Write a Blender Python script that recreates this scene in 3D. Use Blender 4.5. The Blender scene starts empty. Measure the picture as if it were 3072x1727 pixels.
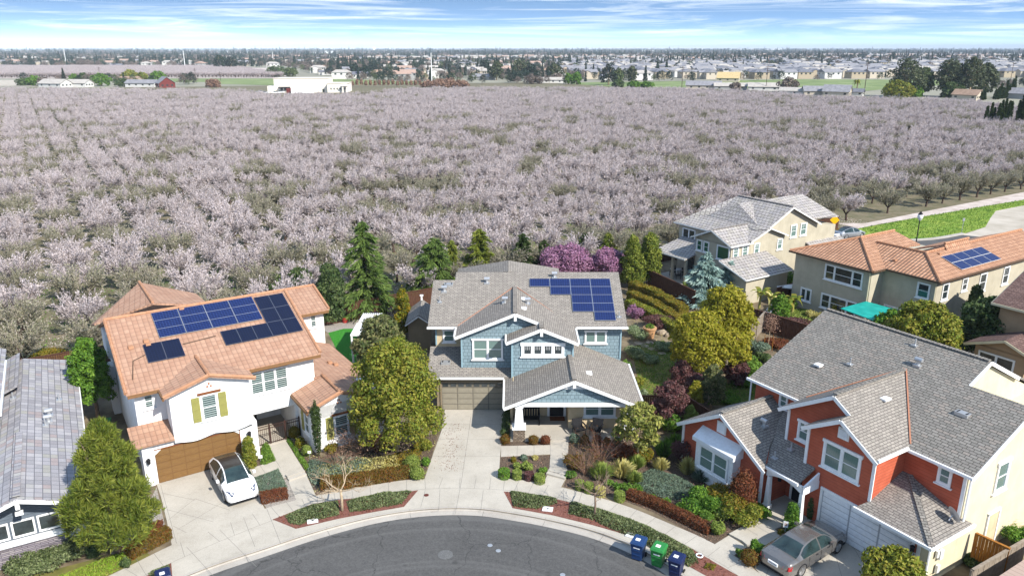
import bpy, bmesh, math, random
import numpy as np
from mathutils import Vector, Matrix
R = math.radians
rnd = random.Random(7)
sc = bpy.context.scene
# ---------------------------------------------------------------- camera, sky, sun, exposure
CH, CF, CP = 24.0, 2302.0, math.atan(718 / 2302.0)
cam_d = bpy.data.cameras.new('camera'); cam = bpy.data.objects.new('camera', cam_d)
sc.collection.objects.link(cam); sc.camera = cam
cam.location = (0, 0, CH); cam.rotation_euler = (math.pi / 2 - CP, 0, 0)
cam_d.sensor_width = 36; cam_d.lens = 36 * CF / 3072; cam_d.clip_end = 60000; cam_d.clip_start = .5
SUN_AZ, SUN_EL = R(135), R(40)            # azimuth clockwise from +Y
sd = Vector((math.sin(SUN_AZ) * math.cos(SUN_EL), math.cos(SUN_AZ) * math.cos(SUN_EL), math.sin(SUN_EL)))
sl = bpy.data.lights.new('sun', 'SUN'); sl.energy = 3.6; sl.angle = R(.5); sl.color = (1, .955, .88)
so = bpy.data.objects.new('sun', sl); sc.collection.objects.link(so)
so.rotation_euler = sd.to_track_quat('Z', 'Y').to_euler(); so.location = (30, -20, 60)
sc.view_settings.view_transform = 'Standard'; sc.view_settings.look = 'None'
sc.view_settings.gamma = 1; sc.view_settings.exposure = 1.08; sc.view_settings.use_curve_mapping = False
W_ = bpy.data.worlds.new('World'); sc.world = W_; W_.use_nodes = True
nt = W_.node_tree; N = nt.nodes; L = nt.links; N.clear()
def nd(T, t, **k):
    n = T.nodes.new(t)
    for a, b in k.items():
        if a == 'ins':
            for i, v in b.items(): n.inputs[i].default_value = v
        else: setattr(n, a, b)
    return n
wo = nd(nt, 'ShaderNodeOutputWorld'); bg = nd(nt, 'ShaderNodeBackground', ins={1: .15})
tc = nd(nt, 'ShaderNodeTexCoord')
mp = nd(nt, 'ShaderNodeMapping'); mp.inputs['Scale'].default_value = (1, 1, 17)
nrm = nd(nt, 'ShaderNodeVectorMath', operation='NORMALIZE')
sky = nd(nt, 'ShaderNodeTexSky', sky_type='NISHITA', sun_disc=False, sun_elevation=SUN_EL, sun_rotation=SUN_AZ, air_density=1.0, dust_density=.1, ozone_density=1.6)
L.new(tc.outputs['Generated'], mp.inputs[0]); L.new(mp.outputs[0], nrm.inputs[0]); L.new(nrm.outputs[0], sky.inputs[0])
# thin cirrus: stretched noise in sky direction
mc = nd(nt, 'ShaderNodeMapping'); mc.inputs['Scale'].default_value = (1.5, 1.5, 34); mc.inputs['Rotation'].default_value = (0, R(-.6), 0)
L.new(tc.outputs['Generated'], mc.inputs[0])
n1 = nd(nt, 'ShaderNodeTexNoise', ins={'Scale': 2.3, 'Detail': 10, 'Roughness': .66, 'Distortion': 1.3})
L.new(mc.outputs[0], n1.inputs['Vector'])
cr = nd(nt, 'ShaderNodeValToRGB'); cr.color_ramp.elements[0].position = .46; cr.color_ramp.elements[1].position = .86
L.new(n1.outputs[0], cr.inputs[0])
mxc = nd(nt, 'ShaderNodeMix', data_type='RGBA'); mxc.inputs['B'].default_value = (5.8, 5.9, 6.0, 1)
hs = nd(nt, 'ShaderNodeHueSaturation'); hs.inputs['Saturation'].default_value = 1.08; hs.inputs['Hue'].default_value = .492
L.new(sky.outputs[0], hs.inputs['Color']); L.new(cr.outputs[0], mxc.inputs[0]); L.new(hs.outputs[0], mxc.inputs['A'])
L.new(mxc.outputs['Result'], bg.inputs[0]); L.new(bg.outputs[0], wo.inputs[0])
sc.cycles.max_bounces = 5; sc.cycles.diffuse_bounces = 2; sc.cycles.glossy_bounces = 2; sc.cycles.transmission_bounces = 3
sc.cycles.transparent_max_bounces = 6; sc.cycles.volume_bounces = 0
# ---------------------------------------------------------------- helpers
_c, _s = math.cos(CP), math.sin(CP)
def at(px, py, z=0.0):
    """ground position (at height z) of a spot seen in the survey photo"""
    x = (px - 1536) / CF; y = -(py - 863.5) / CF
    d = (x, _c + y * _s, -_s + y * _c); t = (z - CH) / d[2]
    return Vector((d[0] * t, d[1] * t, z))
def height_at(b, py):
    """height of a vertical thing standing at b whose top shows at row py"""
    y = -(py - 863.5) / CF; return CH + (-_s + y * _c) / (_c + y * _s) * b.y
def wid_at(b, z=0): return (b.y * _c - (z - CH) * _s) / CF      # metres per photo pixel
def lin(h):
    h = h.lstrip('#'); o = []
    for i in (0, 2, 4):
        v = int(h[i:i + 2], 16) / 255; o.append(v / 12.92 if v <= .04045 else ((v + .055) / 1.055) ** 2.4)
    return (*o, 1)
col = sc.collection
def tag(o, label=None, cat=None, group=None, kind=None):
    if label: o['label'] = label
    if cat: o['category'] = cat
    if group: o['group'] = group
    if kind: o['kind'] = kind
    return o
def empty(name, loc=(0, 0, 0), rz=0, label=None, cat=None, group=None):
    o = bpy.data.objects.new(name, None); col.objects.link(o); o.location = loc; o.rotation_euler = (0, 0, rz); o.empty_display_size = .3
    return tag(o, label, cat, group)
def kids(o): return [c for c in bpy.data.objects if c.parent == o]
def copy_tree(o, parent=None, ch=None):
    c = o.copy(); col.objects.link(c)
    if parent: c.parent = parent; c.matrix_parent_inverse = o.matrix_parent_inverse
    for k in (ch if ch is not None else kids(o)): copy_tree(k, c)
    return c
class MB:
    def __init__(s): s.v = []; s.f = []; s.m = []; s.mi = 0
    def poly(s, pts):
        n = len(s.v); s.v += [tuple(p) for p in pts]; s.f.append(tuple(range(n, n + len(pts)))); s.m.append(s.mi); return s
    def hexa(s, a, b):
        """a, b: matching bottom / top loops"""
        n = len(a); k = len(s.v); s.v += [tuple(p) for p in a] + [tuple(p) for p in b]
        s.f.append(tuple(range(k + n - 1, k - 1, -1))); s.f.append(tuple(range(k + n, k + 2 * n))); s.m += [s.mi] * 2
        for i in range(n):
            j = (i + 1) % n; s.f.append((k + i, k + j, k + n + j, k + n + i)); s.m.append(s.mi)
        return s
    def box(s, x0, x1, y0, y1, z0, z1):
        return s.hexa([(x0, y0, z0), (x1, y0, z0), (x1, y1, z0), (x0, y1, z0)], [(x0, y0, z1), (x1, y0, z1), (x1, y1, z1), (x0, y1, z1)])
    def ext(s, pts, vec):
        v = Vector(vec); a = [Vector(p) for p in pts]; nn = Vector((0, 0, 0))
        for i in range(len(a)): nn += a[i].cross(a[(i + 1) % len(a)])
        if nn.dot(v) < 0: a.reverse()
        return s.hexa(a, [p + v for p in a])
    def slab(s, pts, t=.13): return s.ext([Vector(p) for p in pts], (0, 0, -t))
    def bar(s, p, q, w=.08, h=.08, up=(0, 0, 1)):
        p = Vector(p); q = Vector(q); d = (q - p).normalized(); u = Vector(up)
        a = d.cross(u)
        if a.length < 1e-4: a = d.cross(Vector((1, 0, 0)))
        a.normalize(); b = a.cross(d).normalized(); a = a * (w / 2); b = b * (h / 2)
        return s.hexa([p - a - b, p + a - b, p + a + b, p - a + b], [q - a - b, q + a - b, q + a + b, q - a + b])
    def tube(s, pts, rad, n=6, cap=True):
        pts = [Vector(p) for p in pts]
        if not hasattr(rad, '__len__'): rad = [rad] * len(pts)
        k = len(s.v); ref = None
        for i, p in enumerate(pts):
            d = (pts[min(i + 1, len(pts) - 1)] - pts[max(i - 1, 0)]).normalized()
            a = d.cross(Vector((0, 0, 1)) if abs(d.z) < .95 else Vector((1, 0, 0))).normalized() if ref is None else (ref - d * ref.dot(d)).normalized()
            ref = a; b = d.cross(a)
            for j in range(n):
                t = 2 * math.pi * j / n; s.v.append(tuple(p + (a * math.cos(t) + b * math.sin(t)) * rad[i]))
        for i in range(len(pts) - 1):
            for j in range(n):
                j2 = (j + 1) % n; s.f.append((k + i * n + j, k + i * n + j2, k + (i + 1) * n + j2, k + (i + 1) * n + j)); s.m.append(s.mi)
        if cap:
            s.f.append(tuple(range(k + n - 1, k - 1, -1))); e = k + (len(pts) - 1) * n; s.f.append(tuple(range(e, e + n))); s.m += [s.mi] * 2
        return s
    def lathe(s, prof, c=(0, 0, 0), n=16):
        return s.tube([(c[0], c[1], c[2] + z + i * 1e-5) for i, (r, z) in enumerate(prof)], [max(r, .002) for r, z in prof], n)
    def dome(s, c, rx, ry, rz, n=12, m=8, jit=0):
        k = len(s.v)
        for i in range(m + 1):
            t = math.pi * i / m
            for j in range(n):
                a = 2 * math.pi * j / n; q = 1 + (rnd.random() - .5) * jit
                s.v.append((c[0] + rx * q * math.sin(t) * math.cos(a), c[1] + ry * q * math.sin(t) * math.sin(a), c[2] - rz * q * math.cos(t)))
        for i in range(m):
            for j in range(n):
                j2 = (j + 1) % n; s.f.append((k + i * n + j, k + i * n + j2, k + (i + 1) * n + j2, k + (i + 1) * n + j)); s.m.append(s.mi)
        return s
    def build(s, name, mat, parent=None, smooth=False, loc=None, rot=None, **tg):
        me = bpy.data.meshes.new(name); me.from_pydata(s.v, [], s.f)
        mats = mat if isinstance(mat, (list, tuple)) else [mat]
        for q in mats: me.materials.append(q)
        if len(mats) > 1: me.polygons.foreach_set('material_index', s.m)
        me.update(); auto_uv(me)
        if smooth: me.polygons.foreach_set('use_smooth', [True] * len(me.polygons))
        o = bpy.data.objects.new(name, me); col.objects.link(o)
        if parent: o.parent = parent
        if loc is not None: o.location = loc
        if rot is not None: o.rotation_euler = rot
        return tag(o, **tg)
def auto_uv(me):
    uv = me.uv_layers.new(name='UVMap'); V = me.vertices; d = uv.data
    for p in me.polygons:
        n = p.normal
        if abs(n.z) > .999: t = Vector((1, 0, 0)); u = Vector((0, 1, 0))
        else: t = Vector((-n.y, n.x, 0)).normalized(); u = n.cross(t)
        for li in p.loop_indices:
            c = V[me.loops[li].vertex_index].co; d[li].uv = (c.dot(t), c.dot(u))
def np_mesh(name, verts, k, mat, parent=None, loc=None, **tg):
    """verts (N*k,3) -> N faces of k corners"""
    v = np.asarray(verts, dtype=np.float32).reshape(-1, 3); n = len(v) // k
    me = bpy.data.meshes.new(name); me.vertices.add(n * k); me.vertices.foreach_set('co', v.ravel())
    me.loops.add(n * k); me.loops.foreach_set('vertex_index', np.arange(n * k, dtype=np.int32))
    me.polygons.add(n); me.polygons.foreach_set('loop_start', np.arange(0, n * k, k, dtype=np.int32)); me.polygons.foreach_set('loop_total', np.full(n, k, dtype=np.int32))
    me.update(calc_edges=True); me.materials.append(mat)
    o = bpy.data.objects.new(name, me); col.objects.link(o)
    if parent: o.parent = parent
    if loc is not None: o.location = loc
    return tag(o, **tg)
# ---------------------------------------------------------------- materials
class NT:
    def __init__(s, name, rough=.8, spec=.3):
        s.m = bpy.data.materials.new(name); s.m.use_nodes = True; s.t = s.m.node_tree; s.b = s.t.nodes['Principled BSDF']
        s.b.inputs['Roughness'].default_value = rough; s.b.inputs['Specular IOR Level'].default_value = spec
        s.tc = s.t.nodes.new('ShaderNodeTexCoord')
    def n(s, t, **k): return nd(s.t, t, **k)
    def l(s, a, b): s.t.links.new(a, b)
    def noise(s, scale, detail=4, rough=.55, vec=None, sc3=None):
        n = s.n('ShaderNodeTexNoise', ins={'Scale': scale, 'Detail': detail, 'Roughness': rough})
        v = vec or s.tc.outputs['Object']
        if sc3:
            m = s.n('ShaderNodeMapping'); m.inputs['Scale'].default_value = sc3; s.l(v, m.inputs[0]); v = m.outputs[0]
        s.l(v, n.inputs['Vector']); return n.outputs[0]
    def ramp(s, f, stops, interp='LINEAR'):
        r = s.n('ShaderNodeValToRGB'); e = r.color_ramp.elements; r.color_ramp.interpolation = interp
        while len(e) < len(stops): e.new(.5)
        for q, (p, c) in zip(e, stops): q.position = p; q.color = c
        s.l(f, r.inputs[0]); return r.outputs[0]
    def mix(s, f, a, b, mode='MIX'):
        m = s.n('ShaderNodeMix', data_type='RGBA', blend_type=mode)
        for i, v in ((0, f), ('A', a), ('B', b)):
            if hasattr(v, 'links'): s.l(v, m.inputs[i])
            else: m.inputs[i].default_value = v
        return m.outputs['Result']
    def bump(s, h, dist=.02, st=.6, prev=None):
        b = s.n('ShaderNodeBump', ins={'Distance': dist, 'Strength': st}); s.l(h, b.inputs['Height'])
        if prev: s.l(prev, b.inputs['Normal'])
        s.l(b.outputs[0], s.b.inputs['Normal']); return b.outputs[0]
    def color(s, c):
        if hasattr(c, 'links'): s.l(c, s.b.inputs['Base Color'])
        else: s.b.inputs['Base Color'].default_value = c
        return s.m
def g3(v, k=1): return (v[0] * k, v[1] * k, v[2] * k, 1)
def m_noise(name, a, b, scale=3, rough=.85, lo=.35, hi=.65, bump=0, bs=None, spec=.25, detail=5, metal=0, sc3=None):
    t = NT(name, rough, spec); f = t.noise(scale, detail, sc3=sc3); t.color(t.ramp(f, [(lo, a), (hi, b)])); t.b.inputs['Metallic'].default_value = metal
    if 'stucco' in name:    # rain streaks and faded patches
        st = t.noise(1.0, 6, .7, sc3=(4.5, 4.5, .35)); pa = t.noise(.5, 4); r = t.mix(t.ramp(st, [(.5, (0, 0, 0, 1)), (.8, (.28, .28, .28, 1))]), t.ramp(f, [(lo, a), (hi, b)]), g3(a, .62)); r = t.mix(t.ramp(pa, [(.45, (0, 0, 0, 1)), (.75, (.2, .2, .2, 1))]), r, g3(a, .8)); t.color(r)
    if bump: t.bump(t.noise(bs or scale * 4, 3), bump)
    return t.m
def m_brick(name, cols, mortar, w, h, ms=.012, rough=.85, off=.5, bump=.015, sq=1, var=.5, big=.25, spec=.2):
    """rows of units along the slope / wall (UV metres)"""
    t = NT(name, rough, spec); uv = t.tc.outputs['UV']
    b = t.n('ShaderNodeTexBrick', offset=off, squash=sq, ins={'Scale': 1, 'Mortar Size': ms, 'Mortar Smooth': .2, 'Bias': 0, 'Brick Width': w, 'Row Height': h, 'Color1': (0, 0, 0, 1), 'Color2': (1, 1, 1, 1), 'Mortar': (.5, .5, .5, 1)})
    t.l(uv, b.inputs['Vector'])
    n = len(cols); r = t.ramp(b.outputs['Color'], [(i / n, c) for i, c in enumerate(cols)], 'CONSTANT')
    f = t.noise(1.3, 5); r = t.mix(big, r, t.ramp(f, [(.3, g3(cols[0], .55)), (.7, g3(cols[-1], 1.35))]))
    f2 = t.noise(14, 3); r = t.mix(.25, r, t.ramp(f2, [(.3, g3(cols[0], .6)), (.7, g3(cols[-1], 1.3))]))
    r = t.mix(b.outputs['Fac'], r, mortar)
    t.color(r); inv = t.n('ShaderNodeMath', operation='SUBTRACT', ins={0: 1.0}); t.l(b.outputs['Fac'], inv.inputs[1])
    t.bump(inv.outputs[0], bump, .8); return t.m
def m_tile(name, cols, w=.30, h=.38, barrel=.05, line=.5, contrast=.35):
    """barrel roof tiles: rounded columns running up the slope, lapped courses"""
    t = NT(name, .8, .25); uv = t.tc.outputs['UV']; sx = t.n('ShaderNodeSeparateXYZ'); t.l(uv, sx.inputs[0])
    def M(op, a, b=None):
        m = t.n('ShaderNodeMath', operation=op)
        for i, v in enumerate((a, b)):
            if v is None: continue
            if hasattr(v, 'links'): t.l(v, m.inputs[i])
            else: m.inputs[i].default_value = v
        return m.outputs[0]
    x = M('MULTIPLY', sx.outputs[0], math.pi / w); bar = M('ABSOLUTE', M('SINE', x))
    fy = M('FRACT', M('DIVIDE', sx.outputs[1], h))
    lap = M('SUBTRACT', 1, fy)
    hgt = M('ADD', M('MULTIPLY', bar, barrel), M('MULTIPLY', lap, .03))
    b = t.n('ShaderNodeTexBrick', offset=0, ins={'Scale': 1, 'Mortar Size': 0, 'Brick Width': w, 'Row Height': h, 'Color1': (0, 0, 0, 1), 'Color2': (1, 1, 1, 1)}); t.l(uv, b.inputs['Vector'])
    n = len(cols); r = t.ramp(b.outputs['Color'], [(i / n, c) for i, c in enumerate(cols)], 'CONSTANT')
    r = t.mix(.3, r, t.ramp(t.noise(.9, 5), [(.3, g3(cols[0], .75)), (.7, g3(cols[-1], 1.2))]))
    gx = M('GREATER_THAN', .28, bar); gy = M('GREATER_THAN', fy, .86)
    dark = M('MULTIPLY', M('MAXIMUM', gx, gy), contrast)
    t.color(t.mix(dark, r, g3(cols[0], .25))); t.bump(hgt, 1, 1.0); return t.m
def m_lap(name, a, b, step=.18, rough=.7):
    """lap siding: boards with a shadow groove"""
    t = NT(name, rough, .3); sx = t.n('ShaderNodeSeparateXYZ'); t.l(t.tc.outputs['UV'], sx.inputs[0])
    m = t.n('ShaderNodeMath', operation='DIVIDE', ins={1: step}); t.l(sx.outputs[1], m.inputs[0]); f = t.n('ShaderNodeMath', operation='FRACT'); t.l(m.outputs[0], f.inputs[0])
    base = t.ramp(t.noise(2.2, 5), [(.35, a), (.65, b)])
    g = t.ramp(f.outputs[0], [(.0, (1, 1, 1, 1)), (.12, (0, 0, 0, 1))]); t.color(t.mix(g, base, g3(a, .45)))
    iv = t.n('ShaderNodeMath', operation='SUBTRACT', ins={0: 1.0}); t.l(f.outputs[0], iv.inputs[1]); t.bump(iv.outputs[0], .012, .8); return t.m
def m_glass(name, base, slat=None, rough=.08, st=.06):
    t = NT(name, rough, .6)
    if slat:
        sx = t.n('ShaderNodeSeparateXYZ'); t.l(t.tc.outputs['UV'], sx.inputs[0])
        m = t.n('ShaderNodeMath', operation='DIVIDE', ins={1: st}); t.l(sx.outputs[1], m.inputs[0]); f = t.n('ShaderNodeMath', operation='FRACT'); t.l(m.outputs[0], f.inputs[0])
        t.color(t.ramp(f.outputs[0], [(.0, base), (.45, base), (.6, slat)]))
    else: t.color(t.ramp(t.noise(1.7, 3), [(.35, base), (.7, g3(base, 2.2))]))
    t.b.inputs['Coat Weight'].default_value = .5; t.b.inputs['Coat Roughness'].default_value = .03
    return t.m
def m_leaf(name, cols, trans=.25, rough=.6, obj=0):
    """leaf colours vary leaf by leaf"""
    t = NT(name, rough, .2); g = t.n('ShaderNodeNewGeometry'); n = len(cols)
    r = t.ramp(g.outputs['Random Per Island'], [((i + .5) / n, c) for i, c in enumerate(cols)])
    big = t.noise(.9, 3); r = t.mix(.35, r, t.ramp(big, [(.35, cols[0]), (.65, cols[-1])]))
    if obj:
        oi = t.n('ShaderNodeObjectInfo'); h = t.n('ShaderNodeHueSaturation'); mr = t.n('ShaderNodeMapRange', ins={'To Min': 1 - obj, 'To Max': 1 + obj})
        t.l(oi.outputs['Random'], mr.inputs[0]); t.l(mr.outputs[0], h.inputs['Value']); t.l(r, h.inputs['Color']); r = h.outputs[0]
    t.color(r)
    tr = t.n('ShaderNodeBsdfTranslucent'); t.l(r, tr.inputs[0]); mx = t.n('ShaderNodeMixShader', ins={0: trans})
    t.l(t.b.outputs[0], mx.inputs[1]); t.l(tr.outputs[0], mx.inputs[2]); t.l(mx.outputs[0], t.t.nodes['Material Output'].inputs[0]); return t.m
def m_plain(name, c, rough=.6, spec=.4, metal=0, coat=0):
    t = NT(name, rough, spec); t.b.inputs['Metallic'].default_value = metal; t.b.inputs['Coat Weight'].default_value = coat
    f = t.noise(6, 3); t.color(t.ramp(f, [(.3, g3(c, .92)), (.7, g3(c, 1.06))])); return t.m
def m_conc(name, a, b, joint=None):
    t = NT(name, .85, .25); f = t.noise(.55, 6, .65); r = t.ramp(f, [(.3, a), (.7, b)])
    r = t.mix(.22, r, t.ramp(t.noise(22, 3), [(.35, g3(a, .7)), (.65, g3(b, 1.1))]))
    s2 = t.ramp(t.noise(1.7, 7, .7), [(.56, (0, 0, 0, 1)), (.8, (.5, .5, .5, 1))]); r = t.mix(s2, r, g3(a, .62))
    t.color(r); t.bump(t.noise(60, 3), .004); return t.m
# ---------------------------------------------------------------- material library
M = {}
M['conc'] = m_conc('concrete', lin('#a39c90'), lin('#bab3a7'))
M['conc2'] = m_conc('concrete_kerb', lin('#9c958c'), lin('#b4aea5'))
M['joint'] = m_plain('joint', (.2, .19, .175, 1), .9, .1)
M['white'] = m_plain('white_paint', (.80, .80, .79, 1), .5)
M['stucco_w'] = m_noise('white_stucco', (.76, .755, .74, 1), (.84, .835, .82, 1), 1.2, .9, bump=.006, bs=45)
M['cream'] = m_noise('cream_stucco', lin('#c2ae8c'), lin('#cfbc9a'), 1.5, .9, bump=.006, bs=45)
M['cream2'] = m_noise('pale_cream_stucco', lin('#cbc0a2'), lin('#d6cbad'), 1.2, .9, bump=.006, bs=45)
M['tan'] = m_noise('tan_stucco', lin('#aaa28f'), lin('#b6ae9a'), 1.2, .9, bump=.006, bs=45)
M['taupe'] = m_noise('taupe_stucco', lin('#83755f'), lin('#8f816a'), 1.2, .9, bump=.006, bs=45)
M['brownst'] = m_noise('brown_stucco', lin('#9c8468'), lin('#a98f72'), 1.2, .9, bump=.006, bs=45)
M['blue'] = m_brick('blue_shake_siding', [lin('#7b8f97'), lin('#83979e'), lin('#899da5'), lin('#80939b')], lin('#55656b'), .27, .24, .014, .8, .37, .012, big=.18)
M['red'] = m_lap('red_lap_siding', lin('#aa533a'), lin('#b75e44'))
M['grey_lap'] = m_lap('grey_lap_siding', lin('#57606a'), lin('#636c76'), .16)
M['shingle'] = m_brick('grey_brown_shingle', [lin('#807a73'), lin('#88827a'), lin('#928b83'), lin('#857e77'), lin('#979087')], lin('#5a5550'), .30, .15, .016, .95, .37, .010, big=.12)
M['shingle2'] = m_brick('grey_shingle', [lin('#787670'), lin('#84817a'), lin('#8e8a83'), lin('#7f7b75'), lin('#928980')], lin('#4e4b47'), .34, .17, .018, .95, .37, .012, big=.12)
M['shinglebr'] = m_brick('brown_shingle', [lin('#65504a'), lin('#76605a'), lin('#846c64'), lin('#6c5650')], lin('#352826'), .34, .15, .015, .95, .37, .012, big=.2)
M['tile'] = m_tile('terracotta_tile', [lin('#a37e68'), lin('#ac8871'), lin('#b28f78'), lin('#a7836d')], barrel=.03, contrast=.3)
M['tile2'] = m_tile('orange_tile', [lin('#a67c62'), lin('#b2886c'), lin('#bc9276'), lin('#aa8166')], .32, .42, .06, contrast=.6)
M['tilecap'] = m_noise('tile_cap', lin('#a5795c'), lin('#b28668'), 3, .85)
M['flat_tile'] = m_brick('flat_grey_tile', [lin('#9a9492'), lin('#a7a19d'), lin('#afa8a5'), lin('#9f9b9b'), lin('#b2aca4'), lin('#9c978e')], lin('#565050'), .42, .44, .028, .85, .5, .03, big=.15)
M['conc_tile'] = m_brick('grey_concrete_tile', [lin('#85858a'), lin('#95959a'), lin('#a5a5a9'), lin('#8e8f93'), lin('#98988f'), lin('#a9a8aa'), lin('#909094'), lin('#9c9ca0'), lin('#8b8c91'), lin('#a2a29f'), lin('#99999e'), lin('#988c8a')], lin('#65646a'), .43, .36, .016, .85, .0, .02, big=.08)
M['gutter'] = m_plain('white_gutter', (.72, .71, .68, 1), .5)
M['fascia_br'] = m_plain('brown_fascia', lin('#7a5a3a'), .7)
M['fascia_dk'] = m_plain('dark_fascia', lin('#54402f'), .7)
M['metal'] = m_plain('galvanised', (.5, .51, .52, 1), .4, .5, .6)
M['copper'] = m_plain('red_flashing', lin('#a8755c'), .7, .2)
M['garage_tan'] = m_plain('garage_taupe', lin('#8c8575'), .6)
M['garage_wd'] = m_noise('garage_wood', lin('#6f5230'), lin('#7e5f38'), 5, .6, sc3=(1, 1, 8))
M['garage_wh'] = m_plain('garage_white', (.74, .75, .76, 1), .5)
M['shutter'] = m_plain('olive_shutter', lin('#8d8a4c'), .7)
M['wood_dk'] = m_noise('dark_fence_wood', lin('#40281d'), lin('#5e4030'), 4, .9, sc3=(6, 6, .6))
M['wood_or'] = m_noise('orange_gate_wood', lin('#7d4c1d'), lin('#a3702f'), 3, .85, sc3=(6, 6, .5))
M['wood_gr'] = m_noise('weathered_wood', lin('#7e7265'), lin('#958a7c'), 4, .9)
M['wood_br'] = m_noise('brown_beam', lin('#6d3f26'), lin('#80502f'), 4, .8)
M['iron'] = m_plain('dark_iron', lin('#3a241c'), .6)
M['black'] = m_plain('black_paint', (.02, .02, .022, 1), .8, .15)
M['stone'] = m_brick('stone_veneer', [lin('#8d7a66'), lin('#a5937d'), lin('#7d6c5c'), lin('#b3a28b'), lin('#6f6358')], lin('#4c443c'), .2, .1, .02, .9, .4, .03)
M['ledge'] = m_brick('ledge_stone', [lin('#7c7478'), lin('#968e90'), lin('#655e63'), lin('#a49c9a'), lin('#877f86')], lin('#4b464b'), .55, .09, .012, .9, .4, .03)
M['g_blind'] = m_glass('glass_blinds', lin('#3c5a55'), lin('#7e958f'))
M['g_dark'] = m_glass('glass_dark', (.02, .027, .03, 1))
M['g_shut'] = m_glass('glass_shutters', lin('#203236'), lin('#94a3a0'), st=.13)
M['g_green'] = m_glass('glass_green', lin('#1c4636'), lin('#2b6350'), st=.2)
M['solar_b'] = None
def m_solar(name, cell, line, cw, ch, lw=.06, base2=None):
    t = NT(name, .35, .3); uv = t.tc.outputs['UV']
    b = t.n('ShaderNodeTexBrick', offset=0, ins={'Scale': 1, 'Mortar Size': lw, 'Mortar Smooth': 0, 'Brick Width': cw, 'Row Height': ch, 'Color1': cell, 'Color2': g3(cell, 1.25), 'Mortar': line})
    t.l(uv, b.inputs['Vector']); t.color(b.outputs['Color']); t.b.inputs['Coat Weight'].default_value = .12; t.b.inputs['Coat Roughness'].default_value = .08; return t.m
M['solar_b'] = m_solar('blue_cells', lin('#061542'), lin('#46598a'), .17, .17, .005)
M['solar_k'] = m_solar('black_cells', lin('#090e24'), lin('#1c2444'), .17, .17, .006)
M['frame_k'] = m_plain('dark_frame', (.09, .1, .13, 1), .5)
M['asphalt'] = None
t = NT('asphalt', .9, .2); f = t.ramp(t.noise(.35, 6, .6), [(.3, (.066, .065, .064, 1)), (.7, (.098, .096, .093, 1))])
f = t.mix(.5, f, t.ramp(t.noise(11, 6, .8), [(.35, (.035, .035, .035, 1)), (.65, (.15, .146, .14, 1))]))
# tyre-polished arcs around the circle
ln = t.n('ShaderNodeVectorMath', operation='DISTANCE'); ln.inputs[1].default_value = (-3.2, 21.5, 0); t.l(t.tc.outputs['Object'], ln.inputs[0])
cb = t.n('ShaderNodeCombineXYZ'); t.l(ln.outputs['Value'], cb.inputs[0]); nz = t.n('ShaderNodeTexNoise', ins={'Scale': 1.3, 'Detail': 4}); t.l(cb.outputs[0], nz.inputs['Vector'])
arc = t.ramp(nz.outputs[0], [(.5, (0, 0, 0, 1)), (.62, (1, 1, 1, 1))]); mk = t.n('ShaderNodeMath', operation='MULTIPLY'); t.l(arc, mk.inputs[0]); t.l(t.noise(.8, 6, .7), mk.inputs[1])
f = t.mix(mk.outputs[0], f, (.14, .137, .132, 1))
vo = t.n('ShaderNodeTexVoronoi', feature='DISTANCE_TO_EDGE', ins={'Scale': .23}); wn = t.n('ShaderNodeTexNoise', ins={'Scale': 1.2, 'Detail': 5}); t.l(t.tc.outputs['Object'], wn.inputs['Vector']); va = t.n('ShaderNodeVectorMath', operation='ADD'); t.l(wn.outputs['Color'], va.inputs[0]); t.l(t.tc.outputs['Object'], va.inputs[1]); t.l(va.outputs[0], vo.inputs['Vector'])
f = t.mix(t.ramp(vo.outputs['Distance'], [(0, (.75, .75, .75, 1)), (.006, (0, 0, 0, 1))]), f, (.03, .03, .03, 1)); f = t.mix(t.ramp(t.noise(.9, 2), [(.70, (0, 0, 0, 1)), (.76, (.6, .6, .6, 1))]), f, (.045, .044, .043, 1)); t.color(f); t.bump(t.noise(70, 3), .006); M['asphalt'] = t.m
M['soil'] = m_noise('yard_soil', lin('#5c5040'), lin('#83765f'), .8, .95, bump=.03, bs=9)
M['mulch'] = m_noise('bark_mulch', lin('#3c3029'), lin('#6f5f50'), 14, .95, bump=.02, bs=30, detail=8)
M['mulch_r'] = m_noise('red_bark_mulch', lin('#5e3a33'), lin('#85594c'), 16, .95, bump=.02, bs=30, detail=8)
M['gravel'] = m_noise('grey_gravel', lin('#77706a'), lin('#aaa298'), 14, .95, bump=.02, bs=30, detail=8)
M['orch_floor'] = m_noise('orchard_floor', lin('#55573c'), lin('#7e725f'), .5, .95, .3, .7, bump=.03, bs=5, detail=9)
M['petal_path'] = m_noise('petal_path', lin('#a5988e'), lin('#c6bbb4'), .6, .95, .3, .7, detail=9)
M['field'] = m_noise('far_ground', lin('#7d7a6c'), lin('#93907f'), .006, .95, .35, .65, detail=9)
M['green_field'] = m_noise('green_field', lin('#667645'), lin('#7f8a5c'), .05, .95); M['verge'] = m_noise('verge_grass', lin('#66832c'), lin('#8a9a40'), .4, .95, detail=8)
M['lot'] = m_noise('bare_lot', lin('#a09788'), lin('#b8afa2'), .25, .95, detail=8)
M['turf'] = m_noise('green_turf', lin('#2c6b1f'), lin('#3a8328'), 6, .9)
M['lawn'] = m_noise('dull_lawn', lin('#525828'), lin('#7c743e'), 1.2, .9, detail=8)
M['bark'] = m_noise('grey_bark', lin('#6b5b4d'), lin('#8b7867'), 8, .95)
M['bark_dk'] = m_noise('dark_bark', lin('#3d3029'), lin('#584840'), 8, .95)
M['bark_lt'] = m_noise('pale_bark', lin('#99876f'), lin('#b5a288'), 8, .9)
M['barn'] = m_plain('barn_red', lin('#6a2722'), .8)
M['teal'] = m_noise('teal_canopy', lin('#128a80'), lin('#249e92'), 1.5, .7)
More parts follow.
